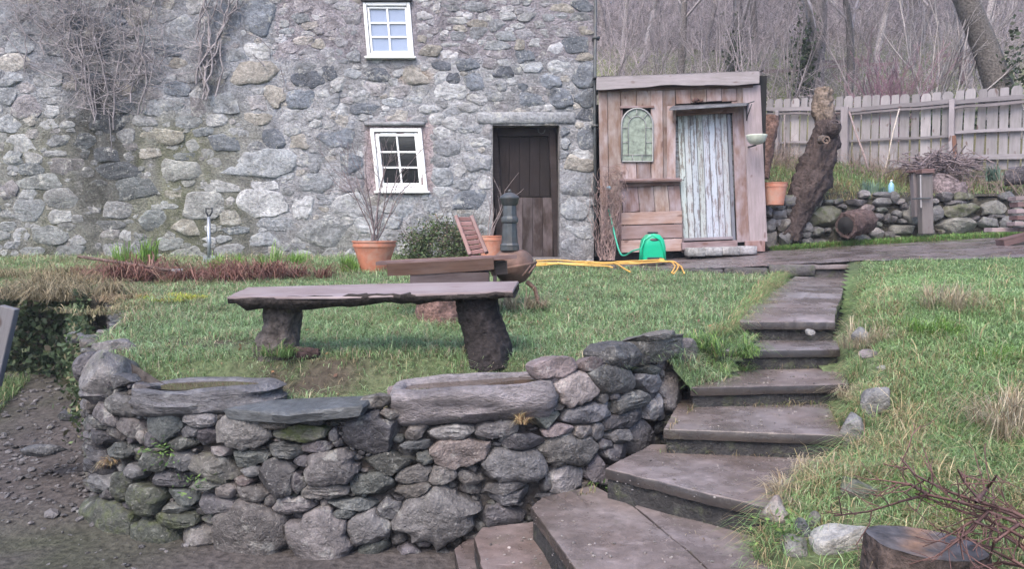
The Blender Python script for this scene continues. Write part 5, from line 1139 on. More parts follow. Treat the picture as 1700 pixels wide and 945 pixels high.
V = np.array(V); V += .008 * np.stack([vn(V, 18, k) for k in range(3)], 1); mb.add(V, quads(n, 6, True) + [tuple(range(6)), tuple(range(6 * n - 6, 6 * n))[::-1]], np.array([.026, .022, .021]) * (1 + .6 * fbm(V, 30, 4)[:, None])); mb.build('waney_underside', M['bark'], t)
mb = MB(); log(mb, [P(456, 622, 4.42), P(462, 572, 4.42), P(468, 545, 4.42), P(470, 503, 4.42)], [.155, .115, .10, .115], 24, (.085, .075, .072), .18, 41, .16); mb.build('leg', M['bark'], t)
mb = MB(); log(mb, [P(815, 616, 4.34), P(806, 560, 4.38), P(796, 520, 4.4), P(790, 488, 4.42)], [.13, .118, .115, .12], 26, (.022, .019, .02), .2, 43, .28); mb.build('leg', M['bark'], t)
mb = MB(); log(mb, [P(470, 592, 4.36), P(500, 588, 4.34), P(530, 585, 4.33)], [.05, .045, .02], 12, (.06, .04, .04), .4, 47); mb.build('root_flare', M['bark'], t)
# ------------------------------------------------------------------ low plank table behind it
t = thing('plank_table', 'low table of dark planks on a tree stump behind the log bench', 'table', P(735, 540, 5.55))
beam('top_board', P(627, 437, 5.5), P(858, 426, 5.5), .16, .025, 'dark_board', t, (.62, .55, .55), up=(0, 0, 1), wob=.006, seg=12)
beam('top_board', P(640, 436, 5.72), P(850, 427, 5.72), .20, .03, 'brown_board', t, (.45, .42, .42), up=(0, 0, 1), wob=.006, seg=12, seed=4)
beam('side_beam', P(644, 448, 5.42), P(820, 438, 5.42), .085, .07, 'brown_board', t, (.20, .19, .19), wob=.006, seg=12, seed=8)
beam('back_beam', P(645, 448, 5.78), P(838, 440, 5.78), .09, .06, 'dark_board', t, (.5, .5, .5))
beam('cross_block', P(684, 462, 5.5), P(812, 460, 5.5), .085, .22, 'dark_board', t, (.42, .42, .45), wob=.006, seg=8)
beam('end_block', P(822, 445, 5.6), P(842, 444, 5.6), .10, .12, 'dark_board', t, (.5, .5, .5))
mb = MB(); log(mb, [P(729, 545, 5.55), P(730, 510, 5.55), P(732, 466, 5.55)], [.19, .155, .14], 24, (.15, .095, .085), .16, 51, .14); mb.build('stump', M['bark'], t)
mb = MB(); log(mb, [P(788, 545, 5.62), P(786, 510, 5.62), P(784, 466, 5.62)], [.13, .12, .11], 20, (.10, .085, .08), .16, 52, .14); mb.build('stump', M['bark'], t)
# ------------------------------------------------------------------ slatted chair
t = thing('slatted_chair', 'reddish slatted wooden folding chair behind the plank table', 'chair', P(800, 470, 6.3))
D = 6.15
for xa, ya, xb, yb in ((781, 424, 757, 359), (808, 420, 783, 359)):
    beam('back_rail', P(xa, ya, D), P(xb, yb, D + .22), .032, .04, 'red_wood', t, (.55, .52, .52)); 
for k in range(8):
    u = (k + .5) / 8; l = P(783, 424, D).lerp(P(759, 360, D + .22), u); r_ = P(807, 420, D).lerp(P(782, 360, D + .22), u); beam('slat', l + Vector((0, .012, 0)), r_ + Vector((0, .012, 0)), .036, .012, 'red_wood', t, cvt(rng) if False else (.62, .54, .54))
for k in range(5):
    y_ = D - .06 - k * .075; a_ = P(783, 424, D); b_ = P(824, 420, D); beam('seat_slat', (a_.x, y_, a_.z - .01), (b_.x, y_, a_.z - .01), .055, .018, 'red_wood', t, (.5, .45, .46), up=(0, 0, 1))
zs0 = P(800, 424, D).z; xg0, xg1 = P(786, 424, D).x, P(822, 424, D).x
for xx in (xg0, xg1):
    beam('leg', (xx, D - .34, float(hl(np.array(xx), np.array(D - .34)))), (xx, D - .02, zs0 - .02), .03, .025, 'red_wood', t); beam('leg', (xx, D + .14, float(hl(np.array(xx), np.array(D + .14)))), (xx, D - .25, zs0 - .02), .03, .025, 'red_wood', t)
# ------------------------------------------------------------------ iron chiminea
gz = float(hl(np.array(0.0), np.array(6.1)))
D = 6.1; c = P(848, 400, D); k = D / F
t = thing('chiminea', 'tall grey iron garden stove with capped chimney and rusty bowl before the door', 'garden stove', (c.x, D, gz))
def zz(y): return P(848, y, D).z
mb = MB(); cx = P(846, 400, D).x
lathe(mb, [(15.5 * k, zz(416)), (16 * k, zz(413)), (15.2 * k, zz(409)), (15.8 * k, zz(407)), (13.6 * k, zz(404)), (12.6 * k, zz(385)), (11.8 * k, zz(371)), (14 * k, zz(369)), (14.6 * k, zz(365)), (14 * k, zz(362)), (11.6 * k, zz(359)), (11 * k, zz(342)), (10.6 * k, zz(341))], (cx, D, 0), 10); mb.build('chimney', M['iron'], t, sharp=28)
mb = MB(); lathe(mb, [(10.5 * k, zz(342)), (14 * k, zz(338)), (15 * k, zz(332)), (16.5 * k, zz(330)), (16.5 * k, zz(328)), (14 * k, zz(325)), (8 * k, zz(321)), (2.5 * k, zz(319.5)), (3 * k, zz(317)), (2 * k, zz(315)), (.3 * k, zz(314))], (cx, D, 0), 24); mb.build('cap', M['iron'], t, sharp=35)
bz = zz(440); bx = P(852, 440, D).x
mb = MB(); lathe(mb, [(6 * k, zz(474)), (20 * k, zz(468)), (31 * k, zz(455)), (35 * k, zz(442)), (34 * k, zz(432)), (29 * k, zz(423)), (22 * k, zz(417)), (14 * k, zz(414))], (bx, D + .06, 0), 32); mb.build('bowl', M['rust'], t)
mb = MB(); V = []; n = 16
for j, (rr, yy) in enumerate(((36, 452), (40, 444), (41, 440), (38, 441))):
    for i in range(n): a_ = lerp(R(195), R(355), i / (n - 1)); V.append((bx + rr * k * math.cos(a_), D + .06 + rr * k * .9 * math.sin(a_), zz(yy) + .035 * (math.cos(a_))))
mb.add(V, quads(4, n), (.5, .5, .5)); mb.build('front_lip', M['rust'], t)
for a_ in (R(-20), R(100), R(220)):
    p0_ = Vector((bx + .12 * math.cos(a_), D + .06 + .12 * math.sin(a_), zz(468))); p1_ = Vector((bx + .22 * math.cos(a_), D + .06 + .22 * math.sin(a_), gz + .05)); mb = MB(); tube(mb, [p0_, p0_.lerp(p1_, .5) + Vector((.02 * math.cos(a_), .02 * math.sin(a_), .03)), p1_, p1_ + Vector((.05 * math.cos(a_), .05 * math.sin(a_), -.05))], [.02, .018, .016, .02], 8, (.5, .5, .5)); mb.build('leg', M['rust'], t)
for q in (((878, 454), (889, 440)), ((868, 458), (881, 441))):
    mb = MB(); tube(mb, [P(*q[0], 5.86), P(*q[1], 5.9)], .008, 6, (.5, .5, .5)); mb.build('grate_bar', M['rust'], t)
# ------------------------------------------------------------------ right foreground: kerb rocks and stump
for (x, y, D, w_, h_, c, ms, lb, rt) in [(1412, 722, 3.55, 56, 82, (.25, .25, .25), .1, 'upright grey lichened slab beside the fourth step from the top', (0, .12, .2)), (1455, 672, 3.85, 50, 66, (.27, .27, .27), .15, 'rounded grey rock above the lichened slab beside the steps', (.2, .3, 0)), (1420, 815, 3.05, 84, 50, (.17, .18, .16), .3, 'flat mossy rock sunk in the grass below the lichened slab', (0, 0, 0)),
      (1288, 852, 2.95, 54, 62, (.26, .22, .20), .05, 'tan pointed rock at the foot of the bank', (0, .3, 0)), (1397, 900, 2.62, 104, 84, (.46, .46, .45), .1, 'pale block of stone next to the wet cut stump', (0, .05, .1)), (1314, 912, 2.66, 68, 46, (.24, .24, .23), .25, 'small low lichened rock left of the pale block', (0, -.2, 0)),
      (1332, 880, 2.78, 30, 44, (.10, .11, .12), .2, 'little dark rock behind the pale block', (0, 0, 0)), (1352, 862, 2.82, 20, 40, (.2, .2, .19), .2, 'thin standing stone behind the pale block', (0, .1, 0)), (1440, 590, 4.3, 44, 18, (.27, .24, .25), .1, 'flat stone showing through the grass beside the third step from the top', (0, .1, 0)), (1432, 556, 4.7, 36, 30, (.24, .24, .24), .2, 'rock under dead grass beside the second step from the top', (0, .2, 0)), (1464, 612, 4.1, 20, 12, (.36, .36, .35), 0, 'tiny pale stone in the grass by the steps', (0, 0, 0)), (1345, 553, 5.12, 26, 12, (.36, .35, .34), 0, 'small pale stone lying on the second step from the top', (0, 0, 0))]:
    D = on(hb, x, y + h_ * .36).y + w_ * .30 * D / F if x != 1345 else D
    o = boulder('rock', x, y, D, w_ * 1.06, h_ * 1.15, np.array(c) * .68, None, rng=rng, moss=ms + .12, rot=rt, cut=(.45, .82), facet=15, rough=.14); tag(o, lb, 'rock'); c_ = P(x, y, D); ROCKS.append((c_.x, c_.y, w_ * D / F / 2))
t = thing('wet_stump', 'wet cut tree stump with split orange grain in the bottom right corner', 'tree stump', P(1540, 960, 2.5))
mb = MB(); D = 2.45; pc = P(1540, 902, D); K = 40; a = np.linspace(0, 2 * np.pi, K, endpoint=False)
rr = 1 + .12 * fbm(np.stack([np.cos(a) * 2, np.sin(a) * 2, 0 * a], 1), 1.2, 4) ; L = []
for z, s_ in ((-.22, 1.05), (-.1, 1.0), (-.03, .98), (-.012, .97), (0, .94)):
    q = np.stack([pc.x + .205 * rr * s_ * np.cos(a), pc.y + .15 * rr * s_ * np.sin(a), pc.z + z + .02 * np.cos(a) * (-1) + 0 * a], 1); L.append(q)
V = np.concatenate(L); V[:, :2] += .006 * np.stack([vn(V * np.array([1, 1, .3]), 40, 2), vn(V * np.array([1, 1, .3]), 40, 3)], 1); mb.add(V, quads(5, K, True), np.array([.055, .042, .038]) * (1 + .5 * vn(V, 45, 2)[:, None])); mb.build('bark', M['bark'], t)
mb = MB(); L = [L[-1]]
for s_ in (.8, .6, .4, .2): q = L[0].copy(); q[:, 0] = pc.x + (q[:, 0] - pc.x) * s_; q[:, 1] = pc.y + (q[:, 1] - pc.y) * s_; q[:, 2] += .004 * vn(q, 30, 1) - .004; L.append(q)
V = np.concatenate(L + [np.array([[pc.x, pc.y, pc.z]])]); st_ = np.clip(1.6 * np.exp(-((V[:, 0] - pc.x + .02 - .6 * (V[:, 1] - pc.y)) / .05) ** 2) * (.6 + .8 * vn(V, 25, 7)), 0, 1)[:, None]
mb.add(V, quads(5, K, True) + [(4 * K + i, 4 * K + (i + 1) % K, 5 * K) for i in range(K)], lerp(np.array([.085, .08, .085]) * (1 + .4 * vn(V, 30, 3)[:, None]), np.array([.20, .125, .085]), st_)); mb.build('cut_face', M['end_grain'], t)
# leaning slate at the left edge and rubble on the track
mb = MB(); beam('leaning_post', P(-14, 640, 4.5), P(16, 510, 4.5), .10, .05, 'grey_board', None, (.28, .29, .30)); o = bpy.data.objects['leaning_post']; tag(o, 'grey weathered post leaning at the left edge of the picture', 'post')
rub = MB(); NRr = np.random.default_rng(3)
for q in range(4200):
    x = NRr.uniform(-4.6, -1.6); y = NRr.uniform(2.6, 6.6); s_ = (.003 + .014 * NRr.uniform() ** 2.6) * (1 + (y > 4) * .5) * (1.6 if NRr.uniform() < .06 else 1)
    if inside(LAWN, np.array([x]), np.array([y]))[0]: continue
    if (y < 3.6 and NRr.uniform() < .6) or NRr.uniform() > .65 + .9 * float(nz2(np.array(x), np.array(y), 1.4, 77)): continue
    blob(rub, (x, y, float(hg(np.array(x), np.array(y))) + s_ * .3), (s_ * NRr.uniform(1, 1.8), s_ * NRr.uniform(.8, 1.3), s_ * NRr.uniform(.4, .7)), np.array([.11, .105, .108]) * NRr.uniform(.4, 1.35), rng, (NRr.uniform(-.4, .4), NRr.uniform(-.4, .4), NRr.uniform(0, 6)), facet=3, rough=.1, sub=1)
stuff(rub.build('rubble', M['stone'], None, smooth=False), 'loose grey stone chippings on the track left of the wall', 'rubble')
for (x, y, D, w_, h_) in [(80, 748, 4.5, 90, 24), (115, 690, 5.0, 40, 26)]:
    lb = {80: 'dark flat boulder in the rubble left of the wall', 115: 'small stone at the foot of the ivy bank'}[x]
    tag(boulder('rock', x, y, D, w_, h_, (.075, .078, .085), None, rng=rng, moss=.1, cut=(.5, .8), facet=14), lb, 'rock')
# bottle by the wall, brick and timber pile at the far right
bt = thing('blue_bottle', 'blue plastic bottle standing on the bank wall', 'bottle', P(1479, 320, 10.8)); mb = MB(); c = P(1479, 320, 10.8); lathe(mb, [(.035, 0), (.04, .01), (.04, .10), (.03, .13), (.012, .15), (.012, .17)], c, 14); mb.build('body', M['blue'], bt)
mb = MB(); lathe(mb, [(.014, .165), (.014, .185)], c, 12); mb.build('lid', M['white'], bt)
tpile = thing('timber_pile', 'stack of weathered boards and bricks at the right edge by the path', 'timber pile', P(1690, 395, 8.6))
for k, (xa, ya, xb, yb, D, wd) in enumerate([(1640, 382, 1720, 381, 9.2, .05), (1660, 404, 1720, 388, 8.9, .09), (1678, 372, 1740, 370, 9.0, .05), (1682, 362, 1740, 361, 9.05, .05), (1680, 351, 1740, 350, 9.05, .05), (1683, 340, 1740, 339, 9.1, .06), (1680, 330, 1740, 328, 9.1, .05)]):
    beam('board', P(xa, ya, D), P(xb, yb, D), wd, .16, 'dark_board' if k % 2 else 'fence_board', tpile, (.5, .42, .42))
mb = MB(); log(mb, [P(1500, 0, 11), P(1500, 1, 11)], [.01, .01], 6)
for k, (xa, ya, xb, yb) in enumerate([(1675, 290, 1720, 284), (1668, 296, 1725, 293)]):
    mb = MB(); log(mb, [P(xa, ya, 10.9), P(xb, yb, 10.7)], [.10, .10], 14, (.07, .065, .075), .15, 60 + k); tag(mb.build('fallen_log', M['bark'], None), ['upper dark log lying on the bank at the right edge', 'lower dark log lying on the bank at the right edge'][k], 'log')
# ------------------------------------------------------------------ bulk geometry for plants
def fast(name, V, Fc, C, mat, parent=None, smooth=False):
    V = np.asarray(V, np.float32).reshape(-1, 3); Fc = np.asarray(Fc, np.int32); n, k = Fc.shape
    me = bpy.data.meshes.new(name); me.vertices.add(len(V)); me.vertices.foreach_set('co', V.ravel()); me.loops.add(n * k); me.loops.foreach_set('vertex_index', Fc.ravel())
    me.polygons.add(n); me.polygons.foreach_set('loop_start', np.arange(0, n * k, k, dtype=np.int32)); 
    if smooth: me.polygons.foreach_set('use_smooth', np.ones(n, bool))
    C = np.concatenate([np.asarray(C, np.float32).reshape(len(V), 3), np.ones((len(V), 1), np.float32)], 1)
    at = me.color_attributes.new('Col', 'FLOAT_COLOR', 'POINT'); at.data.foreach_set('color', C.ravel())
    me.materials.append(mat); me.update(calc_edges=True); me.validate()
    return link(name, me, parent)
def blades(name, B, h, w_, lean, col, mat='grass', parent=None, az=None, droop=None, tipc=1.25):
    """thin bent blades: base points B (n,3), height, width, sideways lean (n), colour (n,3)"""
    n = len(B); az = NR.uniform(0, 2 * np.pi, n) if az is None else az
    d = np.stack([np.cos(az), np.sin(az), 0 * az], 1); s = np.stack([-np.sin(az), np.cos(az), 0 * az], 1) * (w_ / 2)[:, None]
    up = np.array([0, 0, 1.0])
    m1 = B + up * (h * .45)[:, None] + d * (h * lean * .18)[:, None]
    m2 = B + up * (h * (.82 - .18 * np.minimum(lean, 1.5)))[:, None] + d * (h * lean * .55)[:, None]
    dr = np.zeros(n) if droop is None else droop
    t = B + up * (h * (1 - .45 * np.minimum(lean, 1.5) - dr))[:, None] + d * (h * lean)[:, None]
    V = np.stack([B - s, B + s, m1 - s, m1 + s, m2 - s * .75, m2 + s * .75, t - s * .12, t + s * .12], 1).reshape(-1, 3)
    o = np.arange(n)[:, None] * 8
    Fc = np.stack([o + np.array([[0, 1, 3, 2]]), o + np.array([[2, 3, 5, 4]]), o + np.array([[4, 5, 7, 6]])], 1).reshape(-1, 4)
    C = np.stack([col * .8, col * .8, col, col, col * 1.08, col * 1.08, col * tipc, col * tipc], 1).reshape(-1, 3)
    return fast(name, V, Fc, np.clip(C, 0, 1), M[mat], parent)
def segs(name, A, B, ra, rb, col, mat='twig', parent=None, k=3):
    A, B = np.asarray(A, float), np.asarray(B, float); n = len(A); d = B - A; d /= np.linalg.norm(d, axis=1)[:, None] + 1e-9
    r = np.where(np.abs(d[:, 2:3]) < .9, np.array([[0, 0, 1.0]]), np.array([[1.0, 0, 0]])); x = np.cross(d, r); x /= np.linalg.norm(x, axis=1)[:, None]; y = np.cross(d, x)
    a = np.linspace(0, 2 * np.pi, k, endpoint=False); ring = np.cos(a)[None, :, None] * x[:, None] + np.sin(a)[None, :, None] * y[:, None]
    V = np.concatenate([A[:, None] + ring * np.asarray(ra)[:, None, None], B[:, None] + ring * np.asarray(rb)[:, None, None]], 1).reshape(-1, 3)
    o = np.arange(n)[:, None] * 2 * k; Fc = np.concatenate([o + np.array([[i, (i + 1) % k, k + (i + 1) % k, k + i]]) for i in range(k)], 1).reshape(-1, 4)
    C = np.repeat(np.broadcast_to(col, (n, 3)), 2 * k, 0); return fast(name, V, Fc, C, M[mat], parent, True)
def leaves(name, Pt, size, col, mat='leaf', parent=None, up=.5, asp=.6):
    n = len(Pt); nrm = NR.normal(size=(n, 3)); nrm[:, 2] = np.abs(nrm[:, 2]) + up; nrm /= np.linalg.norm(nrm, axis=1)[:, None]
    t = np.cross(nrm, NR.normal(size=(n, 3))); t /= np.linalg.norm(t, axis=1)[:, None]; b = np.cross(nrm, t); s = np.asarray(size)[:, None]
    V = np.stack([Pt - t * s, Pt + b * s * asp - nrm * s * .15, Pt + t * s, Pt - b * s * asp - nrm * s * .15], 1).reshape(-1, 3)
    Fc = np.arange(n)[:, None] * 4 + np.array([[0, 1, 2, 3]]); C = np.repeat(col, 4, 0); return fast(name, V, Fc, np.clip(C, 0, 1), M[mat], parent)
class Tw:
    def __init__(s): s.a = []; s.b = []; s.ra = []; s.rb = []
    def path(s, pts, r0, r1):
        n = len(pts) - 1
        for i in range(n): s.a.append(tuple(pts[i])); s.b.append(tuple(pts[i + 1])); s.ra.append(lerp(r0, r1, i / n)); s.rb.append(lerp(r0, r1, (i + 1) / n))
    def grow(s, p, d, L, r, lev, rng, ang=.6, nb=(2, 4), seg=4, wob=.18, trop=.08, ratio=(.5, .75), rr=.62, minr=.002):
        p = Vector(p); d = Vector(d).normalized(); pts = [p.copy()]
        for i in range(seg):
            d = (d + Vector((rng.gauss(0, wob), rng.gauss(0, wob), rng.gauss(0, wob) + trop))).normalized(); p = p + d * (L / seg); pts.append(p.copy())
        s.path(pts, r, max(r * rr, minr))
        if lev <= 0: return
        for j in range(rng.randint(*nb)):
            t = rng.uniform(.35, 1.0); k = min(int(t * seg), seg - 1); q = pts[k].lerp(pts[k + 1], t * seg - k)
            x, y = frame((pts[k + 1] - pts[k])); th = rng.uniform(0, 6.283); a_ = ang * rng.uniform(.6, 1.4)
            dd = (pts[k + 1] - pts[k]).normalized() * math.cos(a_) + (x * math.cos(th) + y * math.sin(th)) * math.sin(a_)
            s.grow(q, dd, L * rng.uniform(*ratio), max(r * lerp(1, rr, t) * rng.uniform(.5, .75), minr), lev - 1, rng, ang, nb, max(2, seg - 1), wob, trop, ratio, rr, minr)
    def build(s, name, col, parent=None, mat='twig', k=3, var=.25):
        n = len(s.a); c = np.array(col)[None] * (1 + var * NR.uniform(-1, 1, (n, 1))); return segs(name, s.a, s.b, np.array(s.ra), np.array(s.rb), c, mat, parent, k)
def mixc(n, cols, wts):
    c = np.array(cols, float); i = NR.choice(len(c), n, p=np.array(wts) / sum(wts)); return c[i] * NR.uniform(.6, 1.4, (n, 1))
GREENS = [(.14, .24, .085), (.20, .32, .13), (.29, .40, .21), (.36, .30, .18), (.22, .19, .10)]
# ------------------------------------------------------------------ lawn
def sample(poly, n, yr, power):
    xs = [p[0] for p in poly]; out = []
    while sum(len(o) for o in out) < n:
        u = NR.uniform(0, 1, n * 3); y0, y1 = yr; e = 1 - power; Y = (y0 ** e + u * (y1 ** e - y0 ** e)) ** (1 / e); X = NR.uniform(max(min(xs), -8), min(max(xs), 9), n * 3)
        k = inside(poly, X, Y) & (np.abs(X) < .78 * Y + .4); out.append(np.stack([X[k], Y[k]], 1))
    return np.concatenate(out)[:n]
Q = sample(LAWN, 150000, (3.7, 10.4), 1.9); X, Y = Q.T
bp = bare(X, Y); keep = NR.uniform(0, 1, len(X)) > np.clip(bp * 1.15, 0, .92); X, Y, bp = X[keep], Y[keep], bp[keep]; n = len(X)
pt = nz2(X, Y, 1.5, 40); pt2 = nz2(X, Y, 6, 41); dry = np.clip(.34 + .6 * pt2 + .3 * pt + .5 * sstep(-2.2, -3.2, X) + .35 * bp + .25 * sstep(4.3, 3.8, Y), .05, .9)
cg = mixc(n, GREENS[:3], [3, 4, 3]); cd = mixc(n, [(.34, .285, .17), (.22, .20, .10), (.42, .36, .24)], [4, 4, 2]); isd = NR.uniform(0, 1, n) < dry * .55
col = np.where(isd[:, None], cd, cg * (1 + .35 * pt2[:, None])); col[:, 2] *= 1.12
h = NR.uniform(.02, .07, n) * (1 + 1.1 * np.clip(pt2, -.6, 1)) * (1 + .8 * NR.uniform(0, 1, n) ** 8) * (1 - .35 * bp)
tall = sstep(8.6, 9.4, Y) * (X < .2); h *= 1 + .4 * tall
wdt = NR.uniform(.0022, .0042, n) * (.6 + .11 * Y); B = np.stack([X, Y, hl(X, Y) - .008], 1)
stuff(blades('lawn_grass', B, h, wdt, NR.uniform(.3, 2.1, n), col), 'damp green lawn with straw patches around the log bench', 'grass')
# ------------------------------------------------------------------ right bank
Q = sample(BANK, 150000, (2.2, 8.2), 1.8); X, Y = Q.T; n = len(X)
pt = nz2(X, Y, 1.3, 50); pt2 = nz2(X, Y, 4.5, 51); edge = sstep(.5, .0, X - ip(Y, XB)); dry = np.clip(.20 + .65 * pt2 + .25 * edge + .12 * sstep(4, 2.8, Y) - .2 * sstep(5, 7, Y), .04, .95)
isd = NR.uniform(0, 1, n) < dry * .8; cg = mixc(n, GREENS[:3], [3, 4, 3]); cd = mixc(n, [(.38, .31, .18), (.26, .22, .11), (.46, .39, .25), (.28, .19, .11)], [4, 3, 3, 1])
col = np.where(isd[:, None], cd, cg * (1 + .3 * pt[:, None])); h = NR.uniform(.03, .09, n) * (1 + .6 * np.clip(pt2, -.6, 1)) * (1 + .35 * NR.uniform(0, 1, n) ** 6) * (1 - .35 * sstep(5, 7.5, Y))
ln = NR.uniform(0, 1, n) < .03; h = np.where(ln & isd, h * 2.4, h); kp = X > ip(Y, XB) - .02 + .05 * nz2(X, Y, 7, 61); 
for rx_, ry_, rr_ in ROCKS: kp &= ~((np.abs(X - rx_ * Y / ry_) < rr_ * .95) & (Y < ry_ + rr_ * .5) & (Y > ry_ - rr_ - .22) & (NR.uniform(0, 1, n) < .88))
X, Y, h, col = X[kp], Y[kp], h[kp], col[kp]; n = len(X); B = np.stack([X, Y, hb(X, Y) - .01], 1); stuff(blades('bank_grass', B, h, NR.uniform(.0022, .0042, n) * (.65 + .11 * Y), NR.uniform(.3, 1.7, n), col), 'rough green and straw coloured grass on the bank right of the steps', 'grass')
# grass of the upper bank below the fence and beside the path
Q = np.stack([NR.uniform(3.6, 10, 30000), NR.uniform(10.9, 14.5, 30000)], 1); X, Y = Q.T; fy = np.interp(X, [p[0] for p in FENCE], [p[1] for p in FENCE]); k = Y < fy + .3; X, Y = X[k], Y[k]; n = len(X); pt2 = nz2(X, Y, 1.4, 55)
isd = NR.uniform(0, 1, n) < np.clip(.45 + .7 * pt2, .1, .9); col = np.where(isd[:, None], mixc(n, [(.32, .26, .15), (.20, .16, .09), (.28, .25, .10)], [3, 3, 2]), mixc(n, GREENS[:3], [4, 3, 1])); B = np.stack([X, Y, hh(X, Y) + .005], 1)
stuff(blades('upper_bank_grass', B, NR.uniform(.05, .16, n), NR.uniform(.006, .010, n), NR.uniform(.2, 1.4, n), col), 'rough grass on the upper bank below the picket fence', 'grass')
X = NR.uniform(3.7, 7.2, 9000); Y = NR.uniform(0, .35, 9000); w0 = np.interp(X, [p[0] for p in BW], [p[1] for p in BW]); Y = w0 - .02 - Y * (.4 + .6 * sstep(3.8, 5, X)); n = len(X); B = np.stack([X, Y, hp(X, Y) - .01], 1)
stuff(blades('verge_grass', B, NR.uniform(.04, .12, n), NR.uniform(.005, .008, n), NR.uniform(.2, 1.2, n), mixc(n, [(.12, .24, .06), (.16, .28, .08), (.25, .22, .11)], [4, 4, 1])), 'strip of fresh green grass between the path and bank wall', 'grass')
# ------------------------------------------------------------------ clumps
def clump(name, label, cat, c, n, rad, hgt, cols, wts, lean=(.4, 1.6), wd=(.004, .008), group=None, droop=0.0, sq=1.0):
    m_ = max(5, n // 45); ca = NR.uniform(0, 2 * np.pi, m_); cr = rad * 1.15 * np.sqrt(NR.uniform(0, 1, m_)); hf = NR.uniform(.45, 1.15, m_); baz = NR.normal(0, .8, m_); g = NR.integers(0, m_, n)
    x_ = cr[g] * np.cos(ca[g]) + NR.normal(0, rad * .16, n); y_ = cr[g] * np.sin(ca[g]) + NR.normal(0, rad * .16, n); a = np.arctan2(y_, x_) + baz[g]; r = np.hypot(x_, y_); B = np.stack([c[0] + x_, c[1] + y_ * sq, np.full(n, c[2])], 1)
    az = a + NR.normal(0, .7, n); o = blades(name, B, NR.uniform(.3, 1.0, n) ** 1.2 * hgt * hf[g], NR.uniform(*wd, n), NR.uniform(*lean, n), mixc(n, cols, wts), az=az, droop=NR.uniform(0, 1, n) * droop); tag(o, label, cat, group); return o
STRAW = [(.36, .31, .22), (.30, .24, .16), (.44, .39, .29)]; RUST = [(.17, .085, .07), (.23, .125, .10), (.12, .06, .052), (.30, .20, .15)]; FRESH = [(.17, .30, .06), (.22, .36, .09), (.11, .21, .05)]
for x, y, n, rad, hg_, lb in [(1585, 512, 500, .16, .30, 'tall clump of pale dead grass high on the right bank'), (1550, 500, 260, .08, .24, 'narrow upright clump of dead grass on the right bank'), (1430, 572, 420, .14, .24, 'dead straw clump at the right end of the second step from the top'), (1655, 705, 520, .12, .34, 'large dead grass clump at the right edge of the bank'), (1695, 735, 420, .10, .28, 'drooping brown dead grass at the right edge of the picture'), (1420, 660, 260, .07, .14, 'small straw tuft at the right end of the third step from the top'), (1355, 800, 420, .13, .15, 'straw tuft spilling over the fifth step from the top'), (1320, 835, 380, .12, .15, 'straw coloured tuft above the tan pointed rock'), (1240, 925, 500, .16, .13, 'flattened straw beside the bottom step')]:
    clump('dead_grass_clump', lb, 'grass clump', on(hb, x, y, .7) - Vector((0, 0, .02)), n, rad, hg_, STRAW + [(.28, .20, .12)], [4, 3, 2, 1], (.1, 1.3), (.002, .0042), droop=.25)
for x, y, n, rad, hg_, lb in [(1545, 548, 700, .16, .16, 'bright green grass tuft on the right bank'), (1640, 590, 600, .2, .14, 'deep green tuft at the top right of the bank'), (1580, 830, 600, .18, .14, 'green tuft behind the bare briar')]:
    clump('grass_tuft', lb, 'grass clump', on(hb, x, y, .8) - Vector((0, 0, .02)), n, rad, hg_, FRESH + [(.36, .31, .17)], [3, 4, 3, 1], (.3, 1.3), (.003, .006))
for x, y, n, rad, hg_, lb in [(1195, 612, 900, .15, .20, 'long grass spilling over the upper steps beside the wall end'), (1215, 575, 700, .14, .18, 'long grass at the left end of the second step from the top'), (1150, 560, 500, .15, .13, 'grass behind the topmost wall stones')]:
    p = P(x, y, 4.75); clump('grass_tuft', lb, 'grass clump', Vector((p.x, p.y, p.z - .05)), n, rad, hg_, FRESH[1:] + [(.10, .17, .07), (.36, .31, .17)], [3, 3, 5, 1], (.4, 1.6), (.003, .005), droop=.35)
for x, y, n, rad, hg_, lb in [(240, 455, 1500, .34, .26, 'big reddish heap of dead stalks below the hoe'), (335, 458, 1300, .36, .22, 'reddish dead stalks around the spade'), (430, 452, 1300, .36, .22, 'reddish dead stalks to the right of the spade'), (495, 452, 700, .24, .2, 'reddish dead stalks left of the big terracotta pot'), (190, 450, 500, .3, .16, 'thin reddish stalks at the left end of the bed')]:
    p = on(hl, x, y + 10, 1.15); clump('dead_stalk_clump', lb, 'dead plant', p, int(n * .6), rad * 1.1, hg_ * 1.45, RUST, [4, 3, 3, 1], (.3, 2.0), (.007, .014), droop=.5, sq=.7)
for x, y, n, rad, hg_, lb in [(225, 437, 420, .20, .36, 'bright green shoots by the house behind the hoe'), (470, 436, 380, .24, .30, 'green shoots sprouting between spade and terracotta pot'), (375, 440, 260, .22, .22, 'short green shoots just right of the spade'), (575, 446, 420, .16, .24, 'green shoots at the left of the big terracotta pot')]:
    p = on(hl, x, y + 5, 1.2); clump('green_shoots', lb, 'plant', Vector((p.x, p.y, p.z)), int(n * .8), rad, hg_ * 1.15, FRESH, [3, 4, 3], (.05, .7), (.006, .011))
for x, y, D, n, rad, hg_, lb in [(1450, 330, 10.95, 260, .16, .34, 'blue green bulb leaves beside the blue bottle'), (1660, 300, 11.1, 260, .18, .28, 'blue green bulb leaves on the bank at the right')]:
    clump('bulb_leaves', lb, 'plant', P(x, y, D), n, rad, hg_, [(.12, .19, .15), (.16, .24, .19), (.09, .15, .11)], [1, 1, 1], (.05, .5), (.012, .02))
